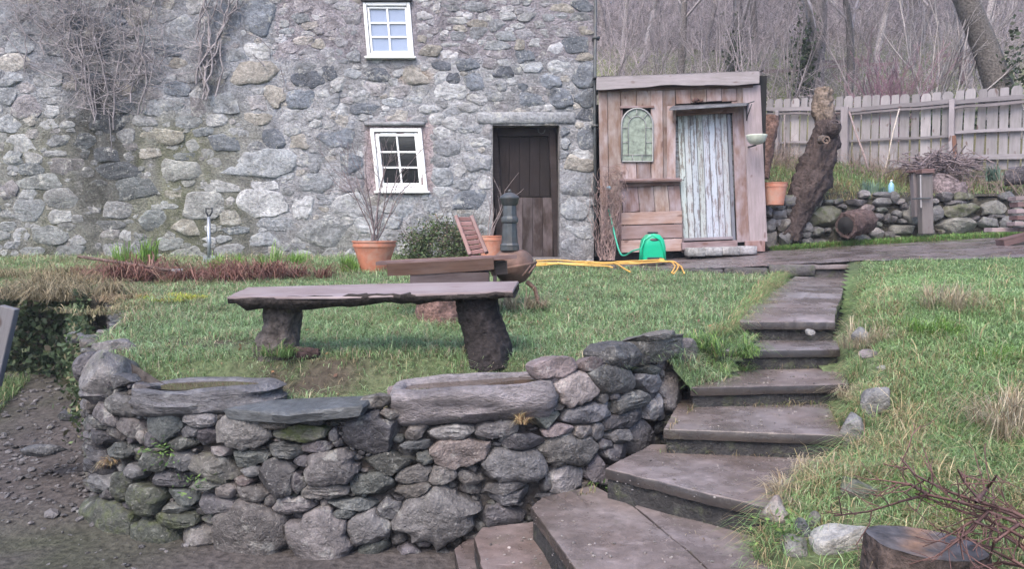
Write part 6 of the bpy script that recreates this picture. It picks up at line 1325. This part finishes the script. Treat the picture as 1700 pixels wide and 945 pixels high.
for x, y, n, rad, hg_, cols, lb in [(210, 500, 420, .2, .12, [(.33, .26, .16), (.25, .19, .12), (.2, .17, .1)], 'matted dead grass heap on the left of the lawn'), (165, 520, 420, .25, .13, [(.33, .28, .17), (.25, .22, .12), (.16, .2, .1)], 'pale matted grass at the left lawn edge'), (290, 498, 600, .2, .08, [(.36, .40, .05), (.26, .31, .05), (.40, .34, .12)], 'yellow green moss hummock behind the bench'), (130, 470, 800, .4, .2, [(.24, .20, .12), (.15, .13, .08), (.33, .27, .17)], 'brown tangled growth above the ivy bank'), (50, 460, 900, .5, .22, [(.24, .20, .12), (.15, .14, .08), (.33, .27, .17)], 'tangled dry growth at the left edge below the house'), (55, 492, 900, .4, .3, [(.22, .19, .12), (.14, .13, .08), (.30, .25, .16)], 'tall brown tangle on the brow of the ivy bank'), (115, 495, 800, .35, .26, [(.26, .22, .14), (.16, .14, .09), (.33, .28, .18)], 'straw brown tangle where the ivy bank meets the lawn')]:
    p = on(hl, x, y, 1.05); clump('dead_grass_clump', lb, 'grass clump', p, n, rad, hg_, cols, [3, 3, 2], (.5, 1.9), (.005, .009), droop=.4)
p = P(868, 512, 5.95); clump('dead_grass_clump', 'straw coloured stalks under the iron stove', 'grass clump', p, 160, .14, .26, STRAW, [3, 3, 2], (.5, 1.8), (.006, .010), droop=.2)
p = P(455, 590, 4.3); clump('grass_tuft', 'green tuft growing against the left leg of the log bench', 'grass clump', p, 420, .12, .15, [(.10, .19, .06), (.15, .25, .10), (.30, .27, .16)], [4, 4, 1], (.3, 1.3), (.003, .006))
# ------------------------------------------------------------------ climbing plant on the house
rng = random.Random(31)
cv_ = thing('wall_climber', 'bare grey twiggy climber hanging down the left of the house front', 'climbing plant', P(160, 220, 10.4)); tw = Tw(); st_ = Tw()
def wp(x, y, d): return P(x, y, HY - .03 - d)
def stem(x0, y0, x1, y1, r, side, n=14, spread=1.0):
    ph = rng.uniform(0, 6); pts = []
    for i in range(n + 1):
        t = i / n; x = lerp(x0, x1, t) + 7 * math.sin(ph + t * 7) + rng.gauss(0, 2.5); y = lerp(y0, y1, t); pts.append(wp(x, y, .03 + .05 * abs(math.sin(ph + 3 * t))))
    st_.path(pts, r * .6, r)
    for k in range(side):
        i = rng.randint(1, n - 1); p = pts[i]; a_ = rng.choice((-1, 1)); L = rng.uniform(.15, .75) * spread; q = [p]; dx, dz = a_ * rng.uniform(.5, 1), rng.uniform(-.45, .6)
        for j in range(5): dx += rng.gauss(0, .25); dz += rng.gauss(0, .3); q.append(q[-1] + Vector((dx, -rng.uniform(-.25, .35), dz)) * L / 5)
        tw.path(q, r * .42, r * .16)
        if rng.random() < .8:
            e = q[3]; q2 = [e]
            for j in range(3): q2.append(q2[-1] + Vector((rng.gauss(.2 * a_, .6), -rng.uniform(-.1, .4), rng.gauss(.2, .6))) * L / 5)
            tw.path(q2, r * .22, r * .1)
for x0, x1, y1 in [(60, 130, 110), (95, 145, 175), (105, 152, 190), (118, 158, 200), (150, 172, 190), (165, 150, 170), (178, 170, 150), (190, 195, 215), (205, 195, 190), (215, 225, 170), (235, 232, 190), (262, 240, 188), (275, 262, 120), (20, 45, 120), (10, 90, 75), (125, 120, 150), (140, 165, 205), (40, 80, 90), (225, 235, 140), (85, 110, 95)]: stem(x0, -50, x1, y1, rng.uniform(.007, .013), 26)
for x0, x1, y1 in [(338, 335, 160), (345, 340, 165), (372, 335, 150), (410, 345, 130), (408, 330, 120), (375, 345, 165), (330, 345, 150), (400, 350, 160), (350, 325, 130), (412, 325, 140)]: stem(x0, -50, x1, y1, rng.uniform(.010, .018), 7, spread=.6)
for l in [((10, 30), (60, 70), (120, 78), (190, 55), (260, 60)), ((10, 60), (50, 110), (110, 140)), ((150, 170), (200, 145), (240, 120), (262, 118)), ((410, 55), (430, 62), (448, 80), (448, 100)), ((20, 15), (80, 45), (130, 40), (180, 62), (250, 40)), ((230, 80), (262, 110), (275, 125)), ((465, 110), (472, 135), (470, 155)), ((420, 90), (440, 110), (436, 102)), ((180, 180), (185, 240), (184, 262))]:
    tw.path([wp(x, y, .05) for x, y in l], .009, .006)
st_.build('stem', (.22, .205, .215), cv_, k=5)['kind'] = 'stuff'; tw.build('twigs', (.27, .255, .27), cv_)['kind'] = 'stuff'
# ------------------------------------------------------------------ bare shrubs in pots, dry climber at the shed
def shrub(name, label, base, stems, col, lev=2, r=.009, ang=.45, wob=.10, nb=(2, 4), trop=.03):
    t = thing(name, label, 'shrub', base); tw = Tw()
    for tx in stems: d = Vector(tx) - Vector(base); tw.grow(Vector(base) + Vector((rng.uniform(-.04, .04), rng.uniform(-.04, .04), 0)), d, d.length * .75, r, lev, rng, ang, nb, 5, wob, trop, (.35, .6))
    tw.build('branches', col, t)['kind'] = 'stuff'; return t
b = POT1[0] + Vector((0, 0, POT1[1])); D = 8.7
shrub('bare_shrub', 'bare branching shrub growing from the large terracotta pot', b, [P(x, y, D) for x, y in ((622, 200), (650, 215), (600, 250), (575, 230), (690, 235), (660, 260), (640, 230), (612, 300), (700, 270))], (.17, .14, .145), 2, .009)
b = POT2[0] + Vector((0, 0, POT2[1])); shrub('bare_shrub', 'thin bare twigs standing in the pot by the house door', b, [P(x, y, 9.3) for x, y in ((818, 300), (835, 285), (842, 292), (812, 330), (828, 320))], (.24, .20, .20), 1, .007)
t = thing('dry_climber', 'dry tangled climber stems on the left corner of the shed', 'climbing plant', P(1010, 430, 10.1)); tw = Tw()
for k in range(46):
    x = rng.uniform(996, 1022); q = [P(x, 432, 10.05)]; L = rng.uniform(60, 150)
    for j in range(8): x += rng.gauss(0, 4.5); q.append(P(x, 432 - L * (j + 1) / 8, 10.12 + rng.uniform(-.08, .05)))
    tw.path(q, .005, .003)
for k in range(60):
    c0 = (rng.uniform(994, 1030), rng.uniform(285, 345)); q = []
    a0 = rng.uniform(0, 6); rr_ = rng.uniform(5, 16)
    for j in range(7): q.append(P(c0[0] + rr_ * math.cos(a0 + j * .6), c0[1] + rr_ * math.sin(a0 + j * .6) * 1.2, 10.1 + rng.uniform(-.08, .04)))
    tw.path(q, .004, .002)
tw.build('stems', (.26, .19, .18), t)
# ------------------------------------------------------------------ leafy things
t = thing('evergreen_shrub', 'low dark evergreen shrub between the two terracotta pots', 'shrub', P(740, 432, 9.7)); n = 9000
u = NR.normal(size=(n, 3)); u /= np.linalg.norm(u, axis=1)[:, None]; u *= (NR.uniform(.35, 1, n) ** .6)[:, None] * (1 + .75 * fbm(u, 2.2, 7, 3))[:, None]; c = P(738, 418, 9.75); Pt = np.array(c) + u * np.array([.60, .32, .36]); Pt = Pt[Pt[:, 2] > 1.18]; n = len(Pt)
leaves('foliage', Pt, NR.uniform(.012, .024, n), mixc(n, [(.055, .09, .04), (.085, .13, .05), (.12, .16, .07), (.16, .12, .08)], [4, 4, 2, 1]), parent=t); tw = Tw()
for k in range(26): tw.grow(P(738 + rng.uniform(-30, 30), 432, 9.75), (rng.gauss(0, .7), rng.gauss(0, .4), 1), .5, .008, 1, rng)
tw.build('stems', (.10, .08, .07), t)
IVY = [(-3.72, 6.62), (-4.2, 6.9), (-4.9, 7.1), (-5.6, 7.2), (-7.5, 7.45), (-9.5, 7.6)]; civ = Curtain(IVY); mb = MB(); V = []
for zf in (0, .25, .5, .75, .95, 1.0):
    for s_ in np.linspace(0, civ.L[-1] - 1e-3, 50):
        p, d = civ.at(s_); zt = float(hl(p[0], p[1])); n_ = np.array([-d[1], d[0]]); zb = float(hg(p[0], p[1])) - .1; q = p + (np.array([0, -1.0]) * (.12 * (1 - zf)) if zf < 1 else np.array([0, .3])); V.append((q[0], q[1], lerp(zb, zt + .02, zf)))
V = np.array(V); V[:, 1] += .06 * fbm(V, 3, 4); mb.add(V, quads(6, 50), np.array([.035, .035, .028]) * (1 + .4 * fbm(V, 6)[:, None])); struct(mb.build('earth_bank', M['soil'], None))
iv = thing('ivy', 'dark ivy covering the shaded bank at the far left', 'ivy', (-4.8, 7.0, .4)); n = 7000; s_ = NR.uniform(0, civ.L[-1] * .55, n); Pt = []
for k in range(n):
    p, d = civ.at(float(s_[k])); Pt.append((p[0], p[1] - .1 - abs(NR.normal(0, .07)), NR.uniform(.25, 1.1)))
Pt = np.array(Pt); Pt[:, 1] -= .12 * np.clip(fbm(Pt, 2.2, 9), 0, 1)
leaves('foliage', Pt, NR.uniform(.018, .042, n), mixc(n, [(.03, .05, .025), (.045, .075, .035), (.075, .10, .05), (.07, .06, .04)], [4, 3, 2, 1]), parent=iv, up=-.1, asp=.8)
n = 2200; X = NR.uniform(-3.75, -2.6, n); f_ = (X + 2.42) / -1.33; Y = 4.25 + f_ * 2.4 + NR.normal(0, .06, n); Pt = np.stack([X - .10 - np.abs(NR.normal(0, .05, n)), Y, NR.uniform(.25, .95, n) + .12 * f_], 1); k = NR.uniform(0, 1, n) < .25 + .75 * f_; Pt = Pt[k]
iw = leaves('wall_ivy', Pt, NR.uniform(.012, .03, len(Pt)), mixc(len(Pt), [(.05, .08, .035), (.09, .13, .06), (.16, .15, .09)], [4, 3, 2]), up=-.1); tag(iw, 'small creeping plants on the left return of the dry stone wall', 'ivy')
Q = np.stack([NR.uniform(-5.5, -3.6, 12000), NR.uniform(5.0, 6.6, 12000)], 1); k = ~inside(LAWN, Q[:, 0], Q[:, 1]) & (Q[:, 0] < -3.05 - .35 * (Q[:, 1] - 4.5) - .55); X, Y = Q[k].T; n = len(X)
stuff(blades('lower_grass', np.stack([X, Y, hg(X, Y)], 1), NR.uniform(.04, .13, n), NR.uniform(.004, .007, n), NR.uniform(.2, 1.2, n), mixc(n, [(.09, .16, .06), (.14, .21, .09), (.28, .25, .14)], [4, 3, 1])), 'patch of grass on the low ground at the left edge', 'grass')
for (x, y, D, lb, nn) in [(262, 748, 3.62, 'small fern growing from a joint of the dry stone wall', 70), (312, 800, 3.6, 'yellow green sprig in a joint of the dry stone wall', 40), (1020, 815, 3.75, 'green weed in the corner between wall and steps', 60), (1300, 880, 2.8, 'green weed among the rocks at the foot of the bank', 70)]:
    c = P(x, y, D); Pt = np.array(c) + NR.normal(0, 1, (nn, 3)) * np.array([.05, .03, .035]); stuff(leaves('fronds', Pt, NR.uniform(.008, .02, nn), mixc(nn, [(.07, .13, .04), (.12, .2, .05)], [1, 1]), asp=.35, parent=thing('wall_fern', lb, 'fern', c)))
for (x, y, D, lb) in [(868, 706, 3.6, 'tuft of brown roots hanging under the right trough'), (190, 770, 3.85, 'tuft of dry grass in the left of the dry stone wall')]:
    clump('dry_tuft', lb, 'grass clump', P(x, y, D), 90, .03, .10, [(.22, .14, .08), (.32, .26, .14)], [1, 1], (.6, 2), (.002, .004), droop=.9)
# ------------------------------------------------------------------ bare briar in the right foreground, twig pile
t = thing('bare_briar', 'bare brown briar stems arching in from the bottom right corner', 'shrub', P(1700, 930, 2.2)); tw = Tw(); D = 2.35
mains = [((1760, 905), (1690, 870), (1640, 850), (1590, 833), (1540, 822), (1490, 835), (1440, 850), (1385, 857)), ((1760, 925), (1700, 893), (1640, 862), (1600, 850), (1560, 835), (1520, 820)), ((1760, 945), (1690, 905), (1650, 880), (1615, 866), (1590, 880), (1600, 930)), ((1760, 850), (1690, 860), (1640, 840), (1570, 815), (1520, 790), (1495, 760)), ((1770, 980), (1680, 930), (1620, 900), (1560, 880)), ((1620, 835), (1640, 810), (1655, 790)), ((1540, 822), (1510, 805), (1480, 800)), ((1700, 940), (1660, 935), (1610, 945)), ((1740, 880), (1680, 850), (1630, 835), (1600, 800), (1590, 780)), ((1640, 850), (1600, 890), (1560, 920)), ((1690, 872), (1650, 900), (1640, 940))]
for l in mains:
    q = [P(x, y, D + .15 * math.sin(i * 1.3 + x)) for i, (x, y) in enumerate(l)]; tw.path(q, .008, .003)
    for i in range(len(q) - 1):
        for k in range(3): d = q[i + 1] - q[i]; tw.grow(q[i].lerp(q[i + 1], rng.random()), d.normalized() + Vector((rng.gauss(0, .6), rng.gauss(0, .6), rng.gauss(.2, .6))), rng.uniform(.05, .16), .0028, 1, rng, .6, (1, 2), 3, .2, .05, (.4, .7), minr=.0011)
tw.build('stems', (.13, .075, .07), t)['kind'] = 'stuff'
t = thing('brushwood_pile', 'heap of cut brown twigs against the foot of the picket fence', 'twig pile', P(1560, 290, 11.6)); tw = Tw()
for k in range(420):
    c = P(1560 + rng.gauss(0, 24), 276 + rng.gauss(0, 8), 11.6 + rng.uniform(-.3, .4)); d = Vector((rng.gauss(0, 1), rng.gauss(0, .6), rng.gauss(0, .35))).normalized() * rng.uniform(.1, .32); tw.path([c - d, c + Vector((0, 0, rng.uniform(-.02, .04))), c + d], .010, .006)
tw.build('twigs', (.17, .14, .15), t)
t = thing('bank_scrub', 'tangled dry stems along the foot of the picket fence', 'scrub', P(1450, 300, 11.6)); tw = Tw()
for k in range(420):
    x = rng.uniform(1400, 1700) if rng.random() < .7 else rng.uniform(1262, 1330); fp = fpt(x); D = fp[1] - rng.uniform(.1, 1.2); X_ = (x - 850) / F * D; z = float(hh(np.array(X_), np.array(D))); tw.grow((X_, D, z), (rng.gauss(0, .5), rng.gauss(0, .4), 1), rng.uniform(.15, .45), .005, 1, rng, .6, (1, 3), 3, .2, -.05)
tw.build('stems', (.22, .175, .155), t)

# ------------------------------------------------------------------ fallen leaves, grit, and growth in the step joints
n = 900; X = NR.uniform(-3.6, 3.2, n); Y = NR.uniform(3.0, 8.5, n); il = inside(LAWN, X, Y) & (X < ip(Y, [(3.4, .6), (3.9, .9), (5.3, 1.6), (8.3, 3.0)])); ib = X > ip(Y, XB) + .05; k = il | ib
Z = np.where(il, hl(X, Y), hb(X, Y)) + .022; Pt = np.stack([X, Y, Z], 1)[k]; n = len(Pt)
stuff(leaves('fallen_leaves', Pt, NR.uniform(.008, .02, n), mixc(n, [(.20, .11, .06), (.28, .18, .10), (.12, .07, .05)], [2, 2, 2]), up=1.2), 'scattered brown fallen leaves on the grass', 'leaves')
Pt = []; rg = random.Random(5)
for (x0, y0, x1, y1, z, cnt) in [(1240, 561, 1385, 559, .85, 130), (1200, 611, 1395, 609, .72, 170), (1140, 672, 1370, 672, .60, 200), (1090, 748, 1390, 760, .47, 200), (1000, 818, 1290, 872, .32, 200), (1110, 713, 1160, 668, .60, 60), (885, 842, 1000, 812, .32, 60), (1385, 600, 1400, 630, .72, 60), (1375, 670, 1396, 715, .60, 80)]:
    for q in range(cnt):
        t_ = rg.random(); p = PZ(lerp(x0, x1, t_), lerp(y0, y1, t_) + rg.uniform(-1, 5), z); Pt.append((p.x, p.y, p.z - .003))
Pt = np.array(Pt); kk = fbm(Pt, 3.5, 3) > -.12; Pt = Pt[kk]; n = len(Pt)
stuff(blades('joint_grass', Pt, NR.uniform(.015, .06, n), NR.uniform(.002, .004, n), NR.uniform(.3, 1.6, n), mixc(n, [(.12, .18, .06), (.30, .25, .15), (.20, .15, .09)], [3, 3, 2])), 'thin grass and dead stalks growing in the joints of the steps', 'grass')
gr = MB(); rg = random.Random(8)
for q in range(520):
    zz_ = rg.choice([(.32, 885, 1290, 830, 940), (.32, 885, 1200, 850, 940), (.47, 1020, 1340, 760, 830), (.60, 1120, 1380, 680, 712), (.72, 1170, 1390, 615, 638), (.17, 800, 930, 885, 940)]); p = PZ(rg.uniform(zz_[1], zz_[2]), rg.uniform(zz_[3], zz_[4]), zz_[0]); s_ = .002 + .006 * rg.random() ** 3
    if p.x > float(ip(p.y, XB)) - .05: continue
    blob(gr, (p.x, p.y, p.z + s_ * .4), (s_ * 1.3, s_, s_ * .7), np.array([.22, .2, .19]) * rg.uniform(.4, 1.3), rg, (0, 0, rg.uniform(0, 6)), facet=2, sub=1)
stuff(gr.build('step_grit', M['stone'], None, smooth=False), 'grit and small chips lying on the steps', 'grit')

# longer grass leaning over the edges of the steps and the long flag
n = 4200; Y = NR.uniform(2.7, 8.2, n); X = ip(Y, XB) + NR.normal(.03, .05, n); k = fbm(v3(X, Y), 2.2, 71) > -.25; X, Y = X[k], Y[k]; n = len(X)
A_ = (np.stack([X, Y, hb(X, Y) - .01], 1), NR.uniform(.05, .14, n) * (1 - .6 * sstep(4.8, 5.6, Y)), NR.normal(np.pi, .8, n))
n2 = 3600; Y2 = NR.uniform(5.0, 8.3, n2); X2 = np.interp(Y2, [p[1] for p in GL], [p[0] for p in GL]) - .02 + NR.normal(0, .05, n2); B_ = (np.stack([X2, Y2, hl(X2 - .1, Y2)], 1), NR.uniform(.04, .12, n2), NR.normal(0, .8, n2))
B = np.concatenate([A_[0], B_[0]]); h = np.concatenate([A_[1], B_[1]]); az = np.concatenate([A_[2], B_[2]]); n = len(B)
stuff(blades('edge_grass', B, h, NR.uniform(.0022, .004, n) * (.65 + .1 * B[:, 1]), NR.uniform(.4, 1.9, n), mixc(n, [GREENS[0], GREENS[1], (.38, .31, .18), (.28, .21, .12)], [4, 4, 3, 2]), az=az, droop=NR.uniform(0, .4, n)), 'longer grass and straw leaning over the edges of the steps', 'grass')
# ------------------------------------------------------------------ bare wood on the hillside
rng = random.Random(77)
def tree_meshes(seed, H, r, lean=(0, 0), lev=4, nb=(3, 5), ang=.55, col=(.15, .125, .13), colb=(.33, .30, .32), ratio=(.42, .68), seg=7, first=.25):
    rg = random.Random(seed); trunk = Tw(); crown = Tw(); p = Vector((0, 0, -.2)); d = Vector((lean[0], lean[1], 1)).normalized(); pts = [p.copy()]
    for i in range(seg): d = (d + Vector((rg.gauss(0, .08), rg.gauss(0, .08), .03))).normalized(); p = p + d * (H / seg); pts.append(p.copy())
    trunk.path(pts, r, r * .35)
    for j in range(rg.randint(9, 14)):
        t = rg.uniform(first, 1); k = min(int(t * seg), seg - 1); q = pts[k].lerp(pts[k + 1], t * seg - k); th = rg.uniform(0, 6.283); a_ = ang * rg.uniform(.8, 1.5)
        dd = Vector((math.cos(th) * math.sin(a_), math.sin(th) * math.sin(a_), math.cos(a_))); crown.grow(q, dd, H * rg.uniform(.25, .45), r * lerp(.5, .25, t), lev - 1, rg, ang, nb, 4, .16, .06, ratio, .6, .006)
    a = trunk.build('trunk', col, None, 'bark', 9); b = crown.build('crown', colb, None, 'twig', 3)
    return a.data, b.data, a, b
protos = []
for s in range(6):
    ma, mb_, oa, ob = tree_meshes(100 + s, rng.uniform(7, 9), rng.uniform(.10, .16), (rng.uniform(-.15, .15), 0), col=[(.13, .12, .12), (.24, .22, .23), (.18, .16, .165), (.28, .26, .27), (.12, .11, .115), (.2, .18, .19)][s]); protos.append((ma, mb_)); bpy.data.objects.remove(oa); bpy.data.objects.remove(ob)
def tree(x, D, sc, rz, label, group=None, k=None, thick=1.0, tilt=0.0):
    ma, mb_ = protos[k if k is not None else rng.randrange(6)]; X_ = (x - 850) / F * D; z = float(hh(np.array(X_), np.array(D)))
    t = bpy.data.objects.new('bare_tree', None); COL.objects.link(t); t.location = (X_, D, z - .1); t.rotation_euler = (0, tilt, rz); t.scale = (sc * thick, sc * thick, sc); t.empty_display_size = .2; tag(t, label, 'tree', group)
    for nm, me in (('trunk', ma), ('crown', mb_)): o = bpy.data.objects.new(nm, me); COL.objects.link(o); o.parent = t
    return t
named = [(1030, 23, .8, 1, 'slim grey tree just right of the house corner', 1.0), (1062, 25, .9, 3, 'slim pale tree above the left half of the shed roof', .9), (1122, 21, .9, 0, 'dark stout tree above the middle of the shed roof', 1.1), (1165, 26, .9, 5, 'thin leaning tree above the shed door', .9), (1208, 20.5, .95, 4, 'dark double trunk tree above the right part of the shed roof', 1.1), (1245, 25, 1.0, 2, 'thin tree above the right end of the shed roof', .9), (1322, 18.5, 1.0, 4, 'thick dark ivy grown trunk above the left fence', 1.6), (1352, 21, .9, 2, 'dark trunk next to the thick ivy grown tree', 1.3), (1398, 19.5, .8, 0, 'slender tree with a dark base behind the fence', 1.1), (1440, 23, .9, 3, 'pale thin tree in the middle of the wood', .9), (1498, 24, .9, 5, 'crooked tree behind the purple shrub', 1.1), (1600, 21, .85, 3, 'thin pale tree left of the big leaning trunk', .9)]
for i, (x, D, sc, k, lb, th) in enumerate(named): tree(x, D, sc, rng.uniform(0, 6), lb, None, k, th, rng.uniform(-.06, .06))
for i in range(80):
    x = rng.uniform(960, 1740); D = rng.uniform(28, 60); tree(x, D, rng.uniform(.75, 1.3), rng.uniform(0, 6.3), 'bare grey tree in the dense wood up the hillside', 'trees in the hillside wood', None, .85)
# the big leaning trunk at the right
ma, mb_, oa, ob = tree_meshes(310, 7.5, .30, (-.32, 0), 4, col=(.13, .12, .115), first=.45); t = thing('bare_tree', 'big leaning tree trunk with ivy behind the right end of the fence', 'tree', P(1692, 150, 15.5)); t.location.z = float(hh(np.array(t.location.x), np.array(15.5)))
for o in (oa, ob): o.parent = t
# multi stemmed hazel and purple shrub behind the fence
def bush(x, D, H, n, col, label, spread, lev=2, r=.02, name='bare_shrub', dirx=0.0):
    X_ = (x - 850) / F * D; z = float(hh(np.array(X_), np.array(D))); t = thing(name, label, 'shrub', (X_, D, z)); tw = Tw()
    for k in range(n): tw.grow((X_ + rng.gauss(0, .15), D + rng.gauss(0, .15), z - .05), (rng.gauss(dirx, spread), rng.gauss(0, spread), 1), H * rng.uniform(.6, 1), r * rng.uniform(.6, 1.1), lev, rng, .4, (2, 4), 5, .06, .05, (.3, .55), minr=.004)
    tw.build('branches', col, t)['kind'] = 'stuff'; return t
bush(1540, 16, 3.0, 18, (.30, .28, .285), 'many stemmed pale hazel behind the fence', .38, lev=3, r=.03, dirx=.2); bush(1475, 15.2, 1.7, 40, (.20, .12, .155), 'purple twigged shrub behind the fence', .35, lev=2, r=.010); bush(1420, 17, 3.0, 10, (.24, .215, .225), 'bare bush left of the purple shrub', .35); bush(1300, 17, 3.0, 10, (.2, .18, .19), 'dark bush behind the leaning dead trunk', .4)
for x, D, lb in [(1090, 19, 'bare bush above the shed window'), (1180, 19.5, 'bare bush above the shed canopy'), (1240, 18, 'bare bush just right of the shed roof'), (1010, 19, 'bare bush between house and shed roof'), (1640, 17, 'bare bush below the big leaning trunk')]: bush(x, D, 3.0, 10, (.26, .235, .25), lb, .4, lev=3, r=.022)
# thicket of undergrowth
tw = Tw()
for k in range(6500):
    D = rng.uniform(27, 58); x = rng.uniform(960, 1730); X_ = (x - 850) / F * D; z = float(3.05 + .38 * (min(D, 30) - 14) + .345 * (max(D, 30) - 30)) - .1
    p = Vector((X_, D, z)); d = Vector((rng.gauss(0, .6), rng.gauss(0, .4), 1)).normalized(); L = rng.uniform(.6, 3.4); q = [p]
    for j in range(4): d = (d + Vector((rng.gauss(0, .38), rng.gauss(0, .3), -.04))).normalized(); q.append(q[-1] + d * L / 4)
    r0 = rng.uniform(.006, .016) * D / 26; tw.path(q, r0, r0 * .5)
    if D > 20:
        for j in range(3):
            e = q[rng.randint(1, 4)]; e2 = e + Vector((rng.gauss(0, .6), rng.gauss(0, .4), rng.gauss(.25, .35))) * L * .28; tw.path([e, e2, e2 + Vector((rng.gauss(0, .6), rng.gauss(0, .4), rng.gauss(.2, .35))) * L * .2], r0 * .55, r0 * .3)
for k in range(2600):
    D = rng.uniform(17, 28); x = rng.uniform(960, 1730); X_ = (x - 850) / F * D; z = float(3.05 + .38 * (D - 14)) - .1
    p = Vector((X_, D, z)); d = Vector((rng.gauss(0, .7), rng.gauss(0, .4), 1)).normalized(); L = rng.uniform(.4, 1.9); q = [p]
    for j in range(4): d = (d + Vector((rng.gauss(0, .4), rng.gauss(0, .3), -.05))).normalized(); q.append(q[-1] + d * L / 4)
    r0 = rng.uniform(.004, .010); tw.path(q, r0, r0 * .4)
    for j in range(3): e = q[rng.randint(1, 4)]; tw.path([e, e + Vector((rng.gauss(0, .6), rng.gauss(0, .4), rng.gauss(.25, .35))) * L * .3], r0 * .6, r0 * .3)
stuff(tw.build('undergrowth', (.27, .24, .255), var=.65), 'tangled bare undergrowth of the hillside wood', 'undergrowth')
# ivy and brambles at the trunks behind the fence
for x, D, w_, h_, n, lb in [(1325, 18.2, .3, 1.2, 700, 'dark ivy on the thick trunk above the left fence'), (1560, 15.5, 1.2, .35, 900, 'dark bramble leaves behind the right of the fence'), (1668, 15.2, .2, 1.2, 350, 'ivy on the big leaning trunk'), (1210, 20, .35, 1.0, 350, 'ivy on the double trunk above the shed')]:
    X_ = (x - 850) / F * D; z = float(hh(np.array(X_), np.array(D))); Pt = np.array([X_, D, z + h_ * .9]) + NR.normal(0, .5, (n, 3)) * np.array([w_, .3, h_]); tag(leaves('ivy', Pt, NR.uniform(.03, .06, n), mixc(n, [(.03, .045, .025), (.05, .075, .04), (.075, .10, .06)], [4, 3, 1]), up=0, asp=.8), lb, 'ivy')
# old field rails in the wood
ff = thing('field_fence', 'dark old post and rail fence among the trees behind the pickets', 'fence', P(1420, 120, 22))
for xa, ya, xb, yb, D in [(1340, 112, 1490, 105, 22), (1345, 103, 1440, 100, 22), (1262, 118, 1330, 116, 22), (1565, 92, 1655, 82, 19), (1590, 104, 1660, 96, 19)]: beam('rail', P(xa, ya, D), P(xb, yb, D), .09, .06, 'dark_board', ff, (.8, .75, .78), wob=.02, seg=8)
for x, yt, yb, D in [(1350, 98, 135, 22), (1420, 96, 135, 22), (1485, 96, 132, 22), (1597, 82, 140, 19), (1645, 78, 140, 19)]: beam('post', P(x, yb, D), P(x + 2, yt, D), .12, .1, 'dark_board', ff, (.7, .66, .68))

# ------------------------------------------------------------------ damp air over the place
bm = bmesh.new(); bmesh.ops.create_cube(bm, size=1); me = bpy.data.meshes.new('haze'); bm.to_mesh(me); bm.free()
hz_ = bpy.data.objects.new('haze', me); COL.objects.link(hz_); hz_.scale = (560, 560, 40); hz_.location = (0, 40, 40 / 2 - 1.3)
hm = bpy.data.materials.new('damp air'); hm.use_nodes = True; t_ = hm.node_tree; t_.nodes.clear(); ho_ = t_.nodes.new('ShaderNodeOutputMaterial'); hv = t_.nodes.new('ShaderNodeVolumePrincipled')
hv.inputs['Color'].default_value = (.86, .90, 1.0, 1); hv.inputs['Density'].default_value = HAZE; t_.links.new(hv.outputs[0], ho_.inputs['Volume']); me.materials.append(hm); stuff(hz_, 'thin damp haze hanging over the garden and wood', 'haze')
